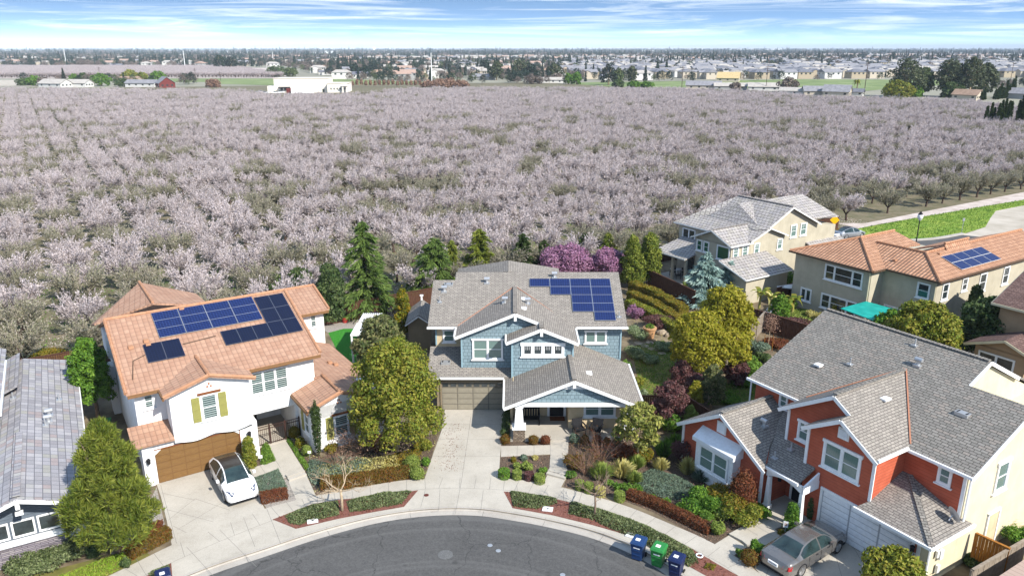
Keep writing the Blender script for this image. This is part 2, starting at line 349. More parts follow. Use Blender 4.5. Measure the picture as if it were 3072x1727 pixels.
def lf(n, *h, tr=.25, obj=0): M[n] = m_leaf(n, [lin(x) for x in h], tr, obj=obj)
lf('lf_olive', '#50641c', '#6c7e28', '#8a9434', '#a4a242', '#8e8236', tr=.32)
lf('lf_pine', '#465a1e', '#62762a', '#7e8c34', '#9a9c44', tr=.35)
lf('lf_green', '#2f541c', '#477024', '#66902e', '#82a43c', tr=.35)
lf('lf_dark', '#2a4020', '#3a542a', '#526a36', '#727e50', tr=.35)
lf('lf_mag', '#33421f', '#4a5a2c', '#6a7842', '#9a9668', tr=.3)
lf('lf_gold', '#7c8220', '#9a9a2a', '#b2ac36', '#c0b446', '#948630', tr=.4)
lf('lf_cedar', '#384f24', '#4e692e', '#66803a', '#84984e', tr=.3)
lf('lf_spruce', '#5c7a74', '#78968e', '#98b2aa', '#b8ccc2')
lf('lf_purple', '#4a2a2c', '#64383a', '#7a4c4c', '#5c4444', '#7a6058')
lf('lf_redbr', '#5a3020', '#783f2a', '#8c5034', '#6a4a2c')
lf('lf_plum', '#98688a', '#ae80a0', '#c49cba', '#74505f', '#8c6478')
lf('lf_hedge', '#56481a', '#6e5a24', '#5f6a24', '#804c24')
lf('lf_orange', '#58661f', '#7c7a26', '#a07c2a', '#667224', '#8a6a26')
lf('lf_lime', '#76883a', '#8c9a48', '#9ea65a', '#687a34')
lf('lf_cover', '#2a3a1c', '#44562a', '#6c7a48', '#8c9468')
lf('lf_juni', '#56685a', '#6c7e6c', '#8a9884', '#5e6e54')
lf('lf_grass', '#486c24', '#628630', '#809a40')
lf('lf_strip', '#6a9020', '#84a82c', '#9cb840', '#a8a850')
lf('lf_straw', '#a49850', '#bcb068', '#8e8c44', '#ccc488')
lf('lf_twig', '#7c6050', '#9a7c68', '#b08e78', '#886a58')
lf('lf_silver', '#74845c', '#93a07a', '#b0b898', '#66784c')
lf('lf_citrus', '#4c5c14', '#7c7a1c', '#a8801c', '#6a7020')
lf('lf_mag2', '#3e4e1c', '#64742a', '#949a44', '#b0a85e', tr=.3)
lf('lf_cyp', '#26381c', '#3a4c24', '#4c5c2c')
lf('lf_euc', '#2c3824', '#424c32', '#5c6044', tr=.1, obj=.15)
lf('lf_far_d', '#16241c', '#223226', '#304030', tr=.05, obj=.3)
lf('lf_far_b', '#5a4e48', '#70635a', '#80746a', tr=.05, obj=.25)
lf('lf_far_g', '#364626', '#485630', '#5c643a', tr=.05, obj=.25)
lf('bl_pink', '#c0b3b1', '#d2c6c5', '#a99c94', '#7c7066', '#c5bac0', '#948779', '#dcd2d3', tr=.25, obj=.06)
lf('bl_green', '#7c7c60', '#94917a', '#b2a89c', '#687048', '#c2b6b0', '#868a64', '#a09486', tr=.25, obj=.06)
lf('petals', '#d8ccc8', '#c4b4b0', '#e4dcd8', tr=.1)
# ---------------------------------------------------------------- foliage
def rng(seed): return np.random.default_rng(seed)
def unit(v): return v / (np.linalg.norm(v, axis=-1, keepdims=True) + 1e-9)
def leaves(c, nrm_, size, aspect, g, tilt=.8, along=None):
    """diamond leaves at c facing roughly nrm_ (or running along a direction)"""
    n = len(c)
    if along is None:
        nn = unit(nrm_ + g.normal(0, tilt, (n, 3))); a = unit(np.cross(nn, g.normal(0, 1, (n, 3))))
    else:
        a = unit(along + g.normal(0, tilt, (n, 3)) * .5); nn = unit(np.cross(a, g.normal(0, 1, (n, 3))))
    b = np.cross(nn, a); s_ = size * g.uniform(.6, 1.35, (n, 1))
    return np.stack([c - a * s_, c + b * s_ * aspect, c + a * s_, c - b * s_ * aspect], 1)
def blob_leaves(blobs, n, size, aspect, seed, shell=.55, tilt=.7, bottom=-.6, needle=False, stray=.12):
    g = rng(seed); B = np.array(blobs, float); w = (B[:, 3] * B[:, 4] + B[:, 3] * B[:, 5]); w = w / w.sum()
    i = g.choice(len(B), n, p=w); d = unit(g.normal(0, 1, (n, 3))); d[:, 2] = np.where(d[:, 2] < bottom, -d[:, 2], d[:, 2])
    r = g.uniform(shell, 1.03, (n, 1)) ** .7; r = np.where(g.random((n, 1)) < stray, r * g.uniform(1.0, 1.4, (n, 1)), r); c = B[i, :3] + d * r * B[i, 3:6]
    return leaves(c, d, size, aspect, g, tilt, (d * .8 + [0, 0, .5]) if needle else None)
def crown_blobs(w, h, z0, k, seed, rb=.34, taper=1.0, sq=1.0, cone=0):
    """blobs that fill an uneven crown of width w, height h, starting at z0"""
    g = rng(seed); o = [(0, 0, z0 + h * (.32 if cone else .5), w * (.2 if cone else .34), w * (.2 if cone else .34), h * (.3 if cone else .40))]
    for i in range(k):
        a = i * 2.399 + g.uniform(-.3, .3); t = (i + .5) / k; zz = z0 + h * (.05 + .87 * t)
        pr = (1.02 - t) ** cone * min(1, .55 + t * 3) if cone else math.sin(math.pi * min(1, (.18 + .82 * t) ** taper)) ** (.55 * sq); rr = w * .5 * pr * g.uniform(.55, .86)
        r = w * rb * g.uniform(.55, 1.0) * (.6 + .4 * pr); r = min(r, w * .5)
        o.append((rr * math.cos(a), rr * math.sin(a), zz, r * .8, r * .8, r * .7))
    return o
def limbs(mb, h, w, seed, n=5, r0=.12, z0=0, split=.35):
    g = random.Random(seed); zs = z0 + h * split
    mb.tube([(0, 0, z0 - .1), (g.uniform(-.04, .04) * h * .3, 0, z0 + (zs - z0) * .5), (0, 0, zs)], [r0 * 1.25, r0, r0 * .85], 7)
    for i in range(n):
        a = 2 * math.pi * i / n + g.uniform(-.4, .4); l = w * .36 * g.uniform(.7, 1); top = z0 + h * g.uniform(.65, .9)
        p1 = Vector((math.cos(a) * l * .45, math.sin(a) * l * .45, zs + (top - zs) * .5)); p2 = Vector((math.cos(a) * l, math.sin(a) * l, top))
        mb.tube([(0, 0, zs - .05), p1, p2], [r0 * .6, r0 * .4, r0 * .12], 5)
        for q in range(2):
            b = a + g.uniform(-1, 1); mb.tube([p1, p1 + Vector((math.cos(b) * l * .5, math.sin(b) * l * .5, (top - p1.z) * g.uniform(.3, .9)))], [r0 * .3, r0 * .08], 4)
def tree(name, base, h, w, mat, bark='bark', n=9000, leaf=.13, asp=.5, z0=None, k=22, seed=1, label=None, cat='tree', group=None, taper=1.0, sq=1.0, rb=.3, tr=.12, tilt=.7, cone=0, needle=False):
    z0 = h * .22 if z0 is None else z0
    t = empty(name, base, 0, label, cat, group); b = MB(); limbs(b, h, w * (.45 if cone else .85), seed, 5, tr); b.build('trunk', M[bark], t, True)
    np_mesh('crown', blob_leaves(crown_blobs(w, h - z0, z0, k, seed, rb, taper, sq, cone), n, leaf, asp, seed, tilt=tilt, needle=needle), 4, M[mat], t); return t
def conifer(name, base, h, w, mat, n=90, seed=1, label=None, group=None, droop=.35, leaf=.3, asp=.16, per=90, z0=.08, bark='bark_dk', power=.85, cat='tree', up=0.0):
    """whorls of flat drooping sprays round one leader"""
    g = rng(seed); t = empty(name, base, 0, label, cat, group); b = MB(); b.tube([(0, 0, -.1), (0, 0, h * .5), (0, 0, h * .98)], [.16 * h / 8, .09 * h / 8, .01], 6)
    C = []; A = []
    for i in range(n):
        f = z0 + (1 - z0) * ((i + g.uniform(0, 1)) / n) ** 1.05; a = i * 2.4 + g.uniform(-.4, .4); l = w * .5 * ((1 - f) ** power + .03) * g.uniform(.4, 1.22); dr = droop * g.uniform(.5, 1.6); z = f * h
        d = np.array([math.cos(a), math.sin(a), 0]); m = max(8, int(per * (l / (w * .5)) ** .8)); s_ = g.uniform(.12, 1, m) ** .75
        sp = g.normal(0, .13, m) * l * s_; p = d[None] * (l * s_)[:, None] + np.array([-d[1], d[0], 0])[None] * sp[:, None]
        p[:, 2] = z + l * (up * s_ + .12 * s_ - dr * s_ ** 2) + g.normal(0, .05, m) - np.abs(sp) * .3; C.append(p)
        al = np.tile(d + np.array([0, 0, -.35 + up * 2]), (m, 1)); al[:, :2] += (np.array([-d[1], d[0]])[None] * np.sign(sp)[:, None]) * .55; A.append(al)
        b.tube([(0, 0, z), tuple(d * l * .85 + np.array([0, 0, z + l * (.1 - droop * .6 + up * .8)]))], [.03 * h / 8 + .008, .005], 3, False)
    C = np.concatenate(C); A = np.concatenate(A); b.build('trunk', M[bark], t)
    np_mesh('crown', leaves(C, A, leaf, asp, g, .5, A), 4, M[mat], t); return t
def bush(name, base, w, h, mat, n=900, leaf=.07, seed=1, label=None, cat='shrub', group=None, k=7, asp=.5, shape='round', d=None):
    g = random.Random(seed); d = d or w
    if shape == 'round': bl = [(0, 0, h * .5, w * .47, d * .47, h * .5)]
    elif shape == 'ball': bl = [(0, 0, h * .5, w * .5, d * .5, h * .5)]
    elif shape == 'col': bl = [(0, 0, h * (i + .5) / 5, w * .46 * (1 - .12 * abs(i - 1.5)), d * .46 * (1 - .12 * abs(i - 1.5)), h * .17) for i in range(5)]
    else:
        bl = [(0, 0, h * .35, w * .3, d * .3, h * .38)]
        for i in range(k): a = i * 2.4; q = g.uniform(.2, .36); r = g.uniform(.16, .28); bl.append((math.cos(a) * w * q, math.sin(a) * d * q, h * g.uniform(.3, .72), w * r, d * r, h * g.uniform(.2, .34)))
    v = blob_leaves(bl, n, leaf, asp, seed, shell=.8 if shape in ('ball',) else .6, bottom=-.9)
    o = np_mesh(name, v, 4, M[mat], None, base); return tag(o, label, cat, group)
def spiky(name, base, w, h, mat, n=160, seed=1, label=None, group=None, cat='plant', wd=.03, arch=.35):
    """upright arching blades or bare canes"""
    g = rng(seed); a = g.uniform(0, 2 * math.pi, n); r = g.uniform(0, 1, n) ** .7; hh = h * g.uniform(.55, 1, n) * (1 - .35 * r)
    b0 = np.stack([np.cos(a) * r * w * .12, np.sin(a) * r * w * .12, np.zeros(n)], 1); tip = np.stack([np.cos(a) * r * w * .5, np.sin(a) * r * w * .5, hh], 1)
    mid = b0 * .45 + tip * .55; mid[:, 2] = hh * (.55 + arch * .6); sd_ = np.stack([-np.sin(a + 1), np.cos(a + 1), np.zeros(n)], 1) * wd
    v = np.concatenate([np.stack([b0 - sd_, b0 + sd_, mid + sd_, mid - sd_], 1), np.stack([mid - sd_, mid + sd_, tip + sd_ * .2, tip - sd_ * .2], 1)])
    return tag(np_mesh(name, v, 4, M[mat], None, base), label, cat, group)
def twiggy(name, base, w, h, bark, seed, label, group=None, cat='shrub', n=26, r=.016, lv=None, nl=0):
    """bare multi-stem shrub of real branching canes"""
    g = random.Random(seed); t = empty(name, base, 0, label, cat, group); b = MB(); tips = []
    for i in range(n):
        a = g.uniform(0, 6.28); q = g.uniform(.25, 1) * w * .5; hh = h * g.uniform(.6, 1); p1 = Vector((math.cos(a) * q * .4, math.sin(a) * q * .4, hh * .5)); p2 = Vector((math.cos(a) * q, math.sin(a) * q, hh))
        b.tube([(0, 0, 0), p1, p2], [r, r * .7, r * .3], 3, False); tips.append(p2)
        for k in range(3):
            s0 = p1.lerp(p2, g.uniform(0, .7)); b2 = a + g.uniform(-1, 1); e = s0 + Vector((math.cos(b2) * q * .45, math.sin(b2) * q * .45, hh * g.uniform(.15, .4))); b.tube([s0, e], [r * .5, r * .2], 3, False); tips.append(e)
    b.build('stem', M[bark], t)
    if nl:
        gg = rng(seed); T = np.array([tuple(x) for x in tips]); c = T[gg.integers(0, len(T), nl)] + gg.normal(0, w * .06, (nl, 3)); c[:, 2] = np.maximum(c[:, 2], .05)
        np_mesh('foliage', leaves(c, gg.normal(0, 1, (nl, 3)), .05, .5, gg), 4, M[lv], t)
    return t
def bare_tree(name, base, h, w, bark, seed, label, group=None, r0=.09, fork=.42, depth=4, flat=.0):
    g = random.Random(seed); t = empty(name, base, 0, label, 'tree', group); tr = MB(); br = MB()
    tr.tube([(0, 0, -.1), (.03, .02, h * fork * .5), (0, 0, h * fork)], [r0 * 1.2, r0, r0 * .85], 8)
    def grow(p, d, l, r, k):
        q = p + d * l * .5 + Vector((g.uniform(-1, 1), g.uniform(-1, 1), g.uniform(-.3, .6))) * l * .06; e = p + d * l
        br.tube([p, q, e], [r, r * .8, r * .6], 5 if k > 2 else 3, False)
        if k == 0: return
        for i in range(3 if k > 1 else 4):
            a = Vector((g.uniform(-1, 1), g.uniform(-1, 1), g.uniform(-.25, .65))).normalized(); nd_ = (d * .85 + a * .75).normalized()
            s0 = p.lerp(e, g.uniform(.55, 1)); grow(s0, nd_, l * g.uniform(.55, .78), r * .52, k - 1)
    n = 5
    for i in range(n):
        a = 2 * math.pi * i / n + g.uniform(-.3, .3); d = Vector((math.cos(a), math.sin(a), g.uniform(.3, .9) - flat)).normalized(); grow(Vector((0, 0, h * fork * g.uniform(.85, 1))), d, w * .26 * g.uniform(.8, 1.1), r0 * .55, depth - 1)
    tr.build('trunk', M[bark], t, True); br.build('branches', M[bark], t); return t
def in_poly(P, pts):
    x, y = pts[:, 0], pts[:, 1]; ins = np.zeros(len(pts), bool); j = len(P) - 1
    for i in range(len(P)):
        xi, yi = P[i][0], P[i][1]; xj, yj = P[j][0], P[j][1]
        c = ((yi > y) != (yj > y)) & (x < (xj - xi) * (y - yi) / (yj - yi + 1e-12) + xi); ins ^= c; j = i
    return ins
def carpet(name, poly, h, mat, dens=220, leaf=.07, seed=1, label=None, cat='ground cover', z=0.0, asp=.5, kind='stuff', lump=.5, up=0, group=None):
    """low planting that fills a bed"""
    g = rng(seed); P = np.array([(p[0], p[1]) for p in poly]); lo, hi = P.min(0), P.max(0); n = int(dens * np.prod(hi - lo)); q = g.uniform(lo, hi, (n, 2)); q = q[in_poly(P, q)]; n = len(q)
    # lumps fall off toward the bed's border
    dmin = np.full(n, 9.)
    for i in range(len(P)):
        a, b = P[i], P[(i + 1) % len(P)]; ab = b - a; tt = np.clip(((q - a) @ ab) / (ab @ ab + 1e-9), 0, 1); dmin = np.minimum(dmin, np.linalg.norm(q - (a + tt[:, None] * ab), axis=1))
    edge = np.clip(dmin / (h * .8 + .05), 0, 1) ** .5
    lump_ = 1 - lump * .5 + lump * .5 * np.sin(q[:, 0] * 3.1 + np.sin(q[:, 1] * 2.3) * 2) * np.cos(q[:, 1] * 2.7 + q[:, 0])
    zz = z + h * edge * lump_ * g.uniform(.45, 1, n)
    c = np.column_stack([q, zz]); nn = np.tile([0, 0, 1.], (n, 1)); al = None
    if up: al = np.tile([0, 0, 1.], (n, 1)) + g.normal(0, .5, (n, 3))
    return np_mesh(name, leaves(c, nn, leaf, asp, g, .8, al), 4, M[mat], None, label=label, cat=cat, kind=kind, group=group)
def hedge(name, path, w, h, mat, dens=700, leaf=.06, seed=1, label=None, group=None, cat='hedge', z=0):
    """clipped box hedge along a path: leaves over its top and sides plus a twiggy core"""
    g = rng(seed); V = []; o0 = Vector(path[0]); o0 = Vector((o0.x, o0.y, z))
    for p, q in zip(path[:-1], path[1:]):
        p = Vector((p[0], p[1], 0)) - Vector((o0.x, o0.y, 0)); q = Vector((q[0], q[1], 0)) - Vector((o0.x, o0.y, 0)); d = q - p; l = d.length; d.normalize(); s_ = Vector((-d.y, d.x, 0))
        n = int(dens * l * (w + 2 * h)); t_ = g.uniform(-.02, l + .02, n); side = g.uniform(0, w + 2 * h, n)
        x = np.clip(side - h, 0, w) - w / 2; zz = np.where(side < h, side, np.where(side > h + w, 2 * h + w - side, h)); r_ = g.normal(0, .03, (n, 3))
        c = np.array(p)[None] + np.outer(t_, np.array(d)) + np.outer(x, np.array(s_)) + r_; c[:, 2] = zz * (1 + .04 * np.sin(t_ * 3)) + r_[:, 2]
        nn = np.where((side < h)[:, None], -np.array(s_)[None], np.where((side > h + w)[:, None], np.array(s_)[None], np.array([0, 0, 1.])[None])); V.append(leaves(c, nn, leaf, .5, g, .6))
        n2 = int(dens * .35 * (w + 2 * h) * w) + 40
        for e, sg in ((p, -1), (q, 1)):
            c = np.array(e)[None] + np.outer(g.uniform(-w / 2, w / 2, n2), np.array(s_)); c[:, 2] = g.uniform(0, h, n2); V.append(leaves(c + g.normal(0, .02, c.shape), np.tile(np.array(d) * sg, (n2, 1)), leaf, .5, g, .6))
    return np_mesh(name, np.concatenate(V), 4, M[mat], None, o0, label=label, cat=cat, group=group)
# ---------------------------------------------------------------- ground
def P2(*px): return [tuple(at(x, y))[:2] for x, y in px]
def sheet(name, pts, z, mat, skirt=0, joints=None, **tg):
    mb = MB(); mb.poly([(p[0], p[1], z) for p in pts])
    if skirt:
        for i in range(len(pts)):
            a, b = pts[i], pts[(i + 1) % len(pts)]; mb.poly([(a[0], a[1], z - skirt), (b[0], b[1], z - skirt), (b[0], b[1], z), (a[0], a[1], z)])
    mats = [M[mat]]
    if joints:
        mb.mi = 1; mats.append(M['joint'])
        for a, b in joints:
            a = Vector((a[0], a[1], 0)); b = Vector((b[0], b[1], 0)); s_ = Vector((-(b - a).y, (b - a).x, 0)).normalized() * .009
            mb.poly([a - s_ + Vector((0, 0, z + .004)), b - s_ + Vector((0, 0, z + .004)), b + s_ + Vector((0, 0, z + .004)), a + s_ + Vector((0, 0, z + .004))])
    o = mb.build(name, mats, None); 
    if 'kind' not in tg and 'label' not in tg: tg['kind'] = 'structure'
    for p in o.data.polygons[:1]:
        if p.normal.z < 0: o.data.flip_normals(); break
    return tag(o, **tg)
def smooth(pts, k=6):
    P = [Vector((p[0], p[1], 0)) for p in pts]; P = [P[0] * 2 - P[1]] + P + [P[-1] * 2 - P[-2]]; o = []
    for i in range(1, len(P) - 2):
        for j in range(k):
            t = j / k; a, b, c, d = P[i - 1:i + 3]; q = .5 * ((2 * b) + (c - a) * t + (2 * a - 5 * b + 4 * c - d) * t * t + (3 * b - a - 3 * c + d) * t ** 3); o.append((q.x, q.y))
    o.append((P[-2].x, P[-2].y)); return o
def offs(line, d):
    o = []
    for i, p in enumerate(line):
        a = Vector(line[max(i - 1, 0)]); b = Vector(line[min(i + 1, len(line) - 1)]); t = (b - a).normalized(); o.append((p[0] - t.y * d, p[1] + t.x * d))
    return o
def sub(line, x0, x1): return [p for p in line if x0 <= p[0] <= x1]
kerb = smooth([(-24, 19), (-19.5, 26), (-17.1, 28.8), (-14.6, 31), (-12.2, 32.55), (-9.9, 34.0), (-7.2, 35.3), (-4.6, 35.95), (-2.0, 36.0), (.2, 35.5), (2.3, 34.8), (4.2, 33.95), (5.9, 32.75), (7.4, 31.1), (9.4, 27.8), (11, 23), (11.5, 18)])
walk_in = smooth([(-29, 19), (-23.2, 26.6), (-19.2, 30.9), (-17.26, 33.2), (-15.3, 35.0), (-13.5, 36.45), (-12.0, 37.3), (-10.4, 38.0), (-8.5, 38.65), (-6.5, 39.3), (-4.4, 39.55), (-2.4, 39.6), (-.7, 39.55), (1.0, 39.25), (2.7, 38.65), (4.6, 37.7), (6.5, 36.55), (8.3, 35.1), (10.2, 33.4), (11.9, 31), (14, 27), (15, 22), (15.4, 18)])
walk_out = smooth([(-26, 21), (-21, 27), (-16.2, 32.3), (-12.84, 35.3), (-11.0, 36.65), (-9.2, 37.35), (-7.3, 37.95), (-5.3, 38.35), (-3, 38.5), (-.5, 38.3), (1.2, 37.95), (2.8, 37.3), (4.6, 36.5), (6.6, 35.2), (9.1, 32.9), (10.7, 31), (12.5, 27), (13.5, 22)])
KI = offs(kerb, .42); KT = offs(kerb, .60)          # gutter pan, back of kerb
far = 30000
sheet('ground', [(-far, -200), (far, -200), (far, far), (-far, far)], -.2, 'field')
sheet('road', [(-24, 18)] + kerb + [(11.5, 18)], -.13, 'asphalt')
# gutter pan and kerb step follow the curve
mb = MB()
for i in range(len(kerb) - 1):
    a, b, c, d = kerb[i], kerb[i + 1], KI[i + 1], KI[i]
    mb.poly([(a[0], a[1], -.122), (b[0], b[1], -.122), (c[0], c[1], -.105), (d[0], d[1], -.105)])
    e, f = KT[i + 1], KT[i]
    mb.poly([(d[0], d[1], -.105), (c[0], c[1], -.105), (c[0] * .7 + e[0] * .3, c[1] * .7 + e[1] * .3, .012), (d[0] * .7 + f[0] * .3, d[1] * .7 + f[1] * .3, .012)])
    mb.poly([(d[0] * .7 + f[0] * .3, d[1] * .7 + f[1] * .3, .012), (c[0] * .7 + e[0] * .3, c[1] * .7 + e[1] * .3, .012), (e[0], e[1], .012), (f[0], f[1], .012)])
    if i % 9 == 4: mb.mi = 1; mb.bar((a[0], a[1], -.118), (d[0], d[1], -.101), .02, .01); mb.bar((d[0] * .7 + f[0] * .3, d[1] * .7 + f[1] * .3, .012), (f[0], f[1], .012), .02, .01); mb.mi = 0
mb.build('kerb', [M['conc2'], M['joint']], kind='structure')
U = Vector((.848, .530, 0)); Vv = Vector((-.530, .848, 0))
def oa(u, v): p = Vector((-34, 57.9, 0)) + U * u + Vv * v; return (p.x, p.y)
# yard soil runs from the kerb to the orchard line
sheet('yard', KI + [(40, 18), (130, 100), oa(150, -6), oa(95, -2.2), oa(-50, -2.2), (-90, 20), (-29, 18)], 0, 'soil')
sheet('orchard_ground', [oa(-160, -2.4), oa(95, -2.4), oa(330, 0), oa(330, 420), oa(-160, 560)], .006, 'orch_floor')
wk = [((a[0], a[1]), (b[0], b[1])) for a, b in ()]
def near_pt(line, p): return min(line, key=lambda q: (q[0] - p[0]) ** 2 + (q[1] - p[1]) ** 2)
jj = []
for i in range(4, len(walk_in) - 3, 3):
    p = walk_in[i]; q = near_pt(walk_out, p); jj.append((p, q))
for px in ((1690, 1470, 1690, 1525), (1276, 1470, 1262, 1522), (1550, 1455, 1560, 1528), (1320, 1468, 1316, 1532), (1386, 1434, 1366, 1540), (1450, 1470, 1442, 1534), (440, 1727, 400, 1660), (560, 1640, 640, 1727), (660, 1590, 770, 1700), (730, 1550, 765, 1640), (800, 1525, 842, 1630)):
    jj.append((tuple(at(px[0], px[1]))[:2], tuple(at(px[2], px[3]))[:2]))
for i in range(len(walk_out) - 1): jj.append((walk_out[i], walk_out[i + 1]))
sheet('pavement', list(offs(kerb, .595)) + walk_in[::-1], .018, 'conc', joints=jj)
# main driveway and its walks
dl = P2((1335, 1226), (1514, 1226), (1507, 1300), (1501, 1360), (1496, 1436), (1273, 1438), (1300, 1360), (1325, 1290))
sheet('driveway', dl, .022, 'conc', joints=[tuple(P2((1413, 1250), (1386, 1434))), tuple(P2((1316, 1318), (1503, 1318))), tuple(P2((1297, 1368), (1500, 1368))), tuple(P2((1330, 1273), (1505, 1273)))])
w1 = P2((1568, 1310), (1650, 1310), (1652, 1316), (1706, 1314), (1704, 1358), (1698, 1398), (1706, 1418), (1704, 1424), (1648, 1411), (1650, 1385), (1651, 1362), (1503, 1370), (1503, 1338), (1651, 1335), (1650, 1320), (1568, 1322))
sheet('path', w1, .03, 'conc', .05, joints=[tuple(P2((1552, 1337), (1551, 1368))), tuple(P2((1602, 1336), (1602, 1366))), tuple(P2((1651, 1336), (1651, 1362))), tuple(P2((1652, 1320), (1705, 1322)))])
w2 = P2((1648, 1411), (1704, 1424), (1683, 1462), (1629, 1453))
sheet('path', w2, .026, 'conc'); 
mb = MB()
for k in range(2):
    a, b = P2((1646 - k * 5, 1414 + k * 7), (1702 - k * 5, 1429 + k * 7)); mb.bar((a[0], a[1], .10 - .04 * k), (b[0], b[1], .10 - .04 * k), .3, .16)
mb.build('garden_steps', M['conc'], kind='structure')
# left driveway, walk
ld = P2((470, 1452), (722, 1380), (760, 1460), (795, 1527), (700, 1563), (610, 1600), (516, 1637), (500, 1560), (483, 1490))
sheet('driveway', ld, .0225, 'conc', joints=[tuple(P2(*q)) for q in (((490, 1480), (585, 1500)), ((500, 1528), (640, 1565)), ((585, 1496), (505, 1560)), ((680, 1500), (530, 1590)), ((585, 1496), (690, 1530)), ((520, 1578), (560, 1598)), ((482, 1455), (530, 1630)))])
lw = P2((800, 1316), (850, 1310), (915, 1415), (947, 1485), (889, 1501), (861, 1434), (752, 1447), (737, 1408), (827, 1383))
sheet('path', lw, .0262, 'conc', joints=[tuple(P2((828, 1382), (842, 1404))), tuple(P2((780, 1396), (795, 1418))), tuple(P2((866, 1440), (917, 1424)))])
mb = MB()
for k in range(2):
    a, b = P2((860 + k * 5, 1433 + k * 8), (912 + k * 5, 1415 + k * 8)); mb.bar((a[0], a[1], .09 - .04 * k), (b[0], b[1], .09 - .04 * k), .3, .14)
mb.build('garden_steps', M['conc'], kind='structure')
# red house driveway and walk
rd = P2((2254, 1692), (2351, 1614), (2395, 1588), (2452, 1573), (2590, 1640), (2735, 1710), (2760, 1820), (2500, 1900), (2360, 1800), (2300, 1742))
sheet('driveway', rd, .023, 'conc', joints=[tuple(P2(*q)) for q in (((2310, 1690), (2297, 1732)), ((2505, 1660), (2540, 1780)), ((2440, 1700), (2450, 1800)), ((2560, 1640), (2640, 1780)), ((2360, 1700), (2520, 1745)))])
rw = P2((2186, 1605), (2297, 1546), (2350, 1580), (2324, 1592), (2351, 1614), (2311, 1641), (2240, 1638), (2226, 1626))
sheet('path', rw, .12, 'conc', .12, joints=[tuple(P2((2225, 1582), (2272, 1610))), tuple(P2((2250, 1572), (2320, 1612)))])
sheet('path', P2((2144, 1632), (2186, 1606), (2240, 1640), (2203, 1666)), .024, 'conc')
# beds
def bed(name, pts, z=.01, mat='mulch', **k): return sheet(name, pts, z, mat, **k)
stripL = P2((818, 1558), (935, 1512), (1020, 1498), (1130, 1490), (1255, 1470), (1212, 1520), (1120, 1536), (1015, 1556), (888, 1586))
stripR = P2((1511, 1474), (1600, 1484), (1684, 1500), (1786, 1526), (1900, 1562), (2000, 1606), (2080, 1648), (2150, 1690), (2215, 1727), (2260, 1760), (2200, 1790), (2120, 1728), (2040, 1684), (1960, 1642), (1880, 1604), (1778, 1575), (1660, 1546), (1538, 1524))
bed('parkway_bed', stripL, .026, 'mulch_r'); bed('parkway_bed', stripR, .026, 'mulch_r')
bed('parkway_bed', P2((440, 1727), (514, 1688), (517, 1727), (530, 1780), (400, 1780)), .026, 'mulch_r')
bed('flower_bed', P2((1503, 1340), (1650, 1337), (1650, 1316), (1565, 1312), (1560, 1322), (1503, 1322)), .008)
bed('flower_bed', P2((1500, 1368), (1651, 1364), (1650, 1400), (1629, 1452), (1560, 1443), (1497, 1434)), .008)
bed('flower_bed', P2((1704, 1316), (1900, 1310), (1990, 1330), (2080, 1420), (2200, 1520), (2290, 1545), (2186, 1604), (2144, 1632), (2060, 1590), (1960, 1535), (1850, 1493), (1750, 1470), (1690, 1460), (1706, 1420), (1698, 1398)), .0085)
bed('flower_bed', P2((860, 1320), (960, 1370), (1150, 1340), (1300, 1300), (1325, 1260), (1300, 1352), (1272, 1436), (1180, 1440), (1090, 1455), (1000, 1472), (948, 1485), (915, 1415)), .0085)
bed('gravel_bed', P2((750, 1448), (861, 1436), (889, 1500), (800, 1524), (775, 1490)), .012, 'gravel')
bed('gravel_bed', P2((470, 1460), (500, 1600), (400, 1680), (330, 1660), (420, 1560)), .009, 'gravel')
bed('flower_bed', P2((737, 1408), (800, 1318), (826, 1383)), .012)
bed('flower_bed', P2((2203, 1664), (2242, 1640), (2311, 1643), (2256, 1692)), .0262)
sheet('turf', P2((985, 998), (1030, 986), (1085, 985), (1095, 1100), (1060, 1110), (1010, 1050)), .012, 'turf')
sheet('patio', P2((960, 985), (1000, 955), (1210, 950), (1215, 990), (1085, 985), (1030, 986), (985, 998)), .008, 'gravel')
sheet('lawn', P2((1895, 1040), (1990, 1020), (2030, 1060), (2030, 1130), (1985, 1185), (1922, 1190)), .012, 'lawn')
sheet('lawn', P2((2120, 1215), (2180, 1140), (2280, 1130), (2290, 1190), (2230, 1215)), .012, 'lawn')
sheet('lawn', P2((90, 1727), (420, 1640), (470, 1680), (300, 1760), (60, 1800)), .012, 'lawn')
sheet('path', P2((1912, 935), (1990, 910), (2030, 935), (1960, 975)), .014, 'lot')
# right-hand open land
Wp = lambda *q: P2(*[(2300 + a * .3453, 550 + b * .3453) for a, b in q])
sheet('petal_path', [oa(98.5, -2.3), oa(330, 1), oa(330, -9)] + Wp((2400, 105), (2236, 143), (1400, 283), (1000, 350), (800, 392), (600, 345)), .012, 'petal_path')
sheet('green_verge', Wp((800, 392), (1400, 283), (2236, 143), (2500, 90), (2500, 200), (2236, 192), (1990, 240), (1945, 300), (1900, 380), (1690, 444), (1450, 478), (1200, 492), (960, 480), (760, 452)), .016, 'verge')
sheet('road', Wp((560, 480), (760, 470), (960, 494), (1200, 506), (1450, 492), (1700, 448), (2000, 480), (2300, 540), (2600, 640), (1500, 700), (600, 620)), .014, 'asphalt')
mb = MB(); q = smooth(Wp((700, 452), (860, 470), (960, 480), (1200, 492), (1450, 478), (1690, 436)), 5); q2 = offs(q, -.6)
for i in range(len(q) - 1): mb.hexa([(*q[i], 0), (*q[i + 1], 0), (*q2[i + 1], 0), (*q2[i], 0)], [(*q[i], .14), (*q[i + 1], .14), (*q2[i + 1], .14), (*q2[i], .14)])
mb.build('kerb', M['conc2'], kind='structure')
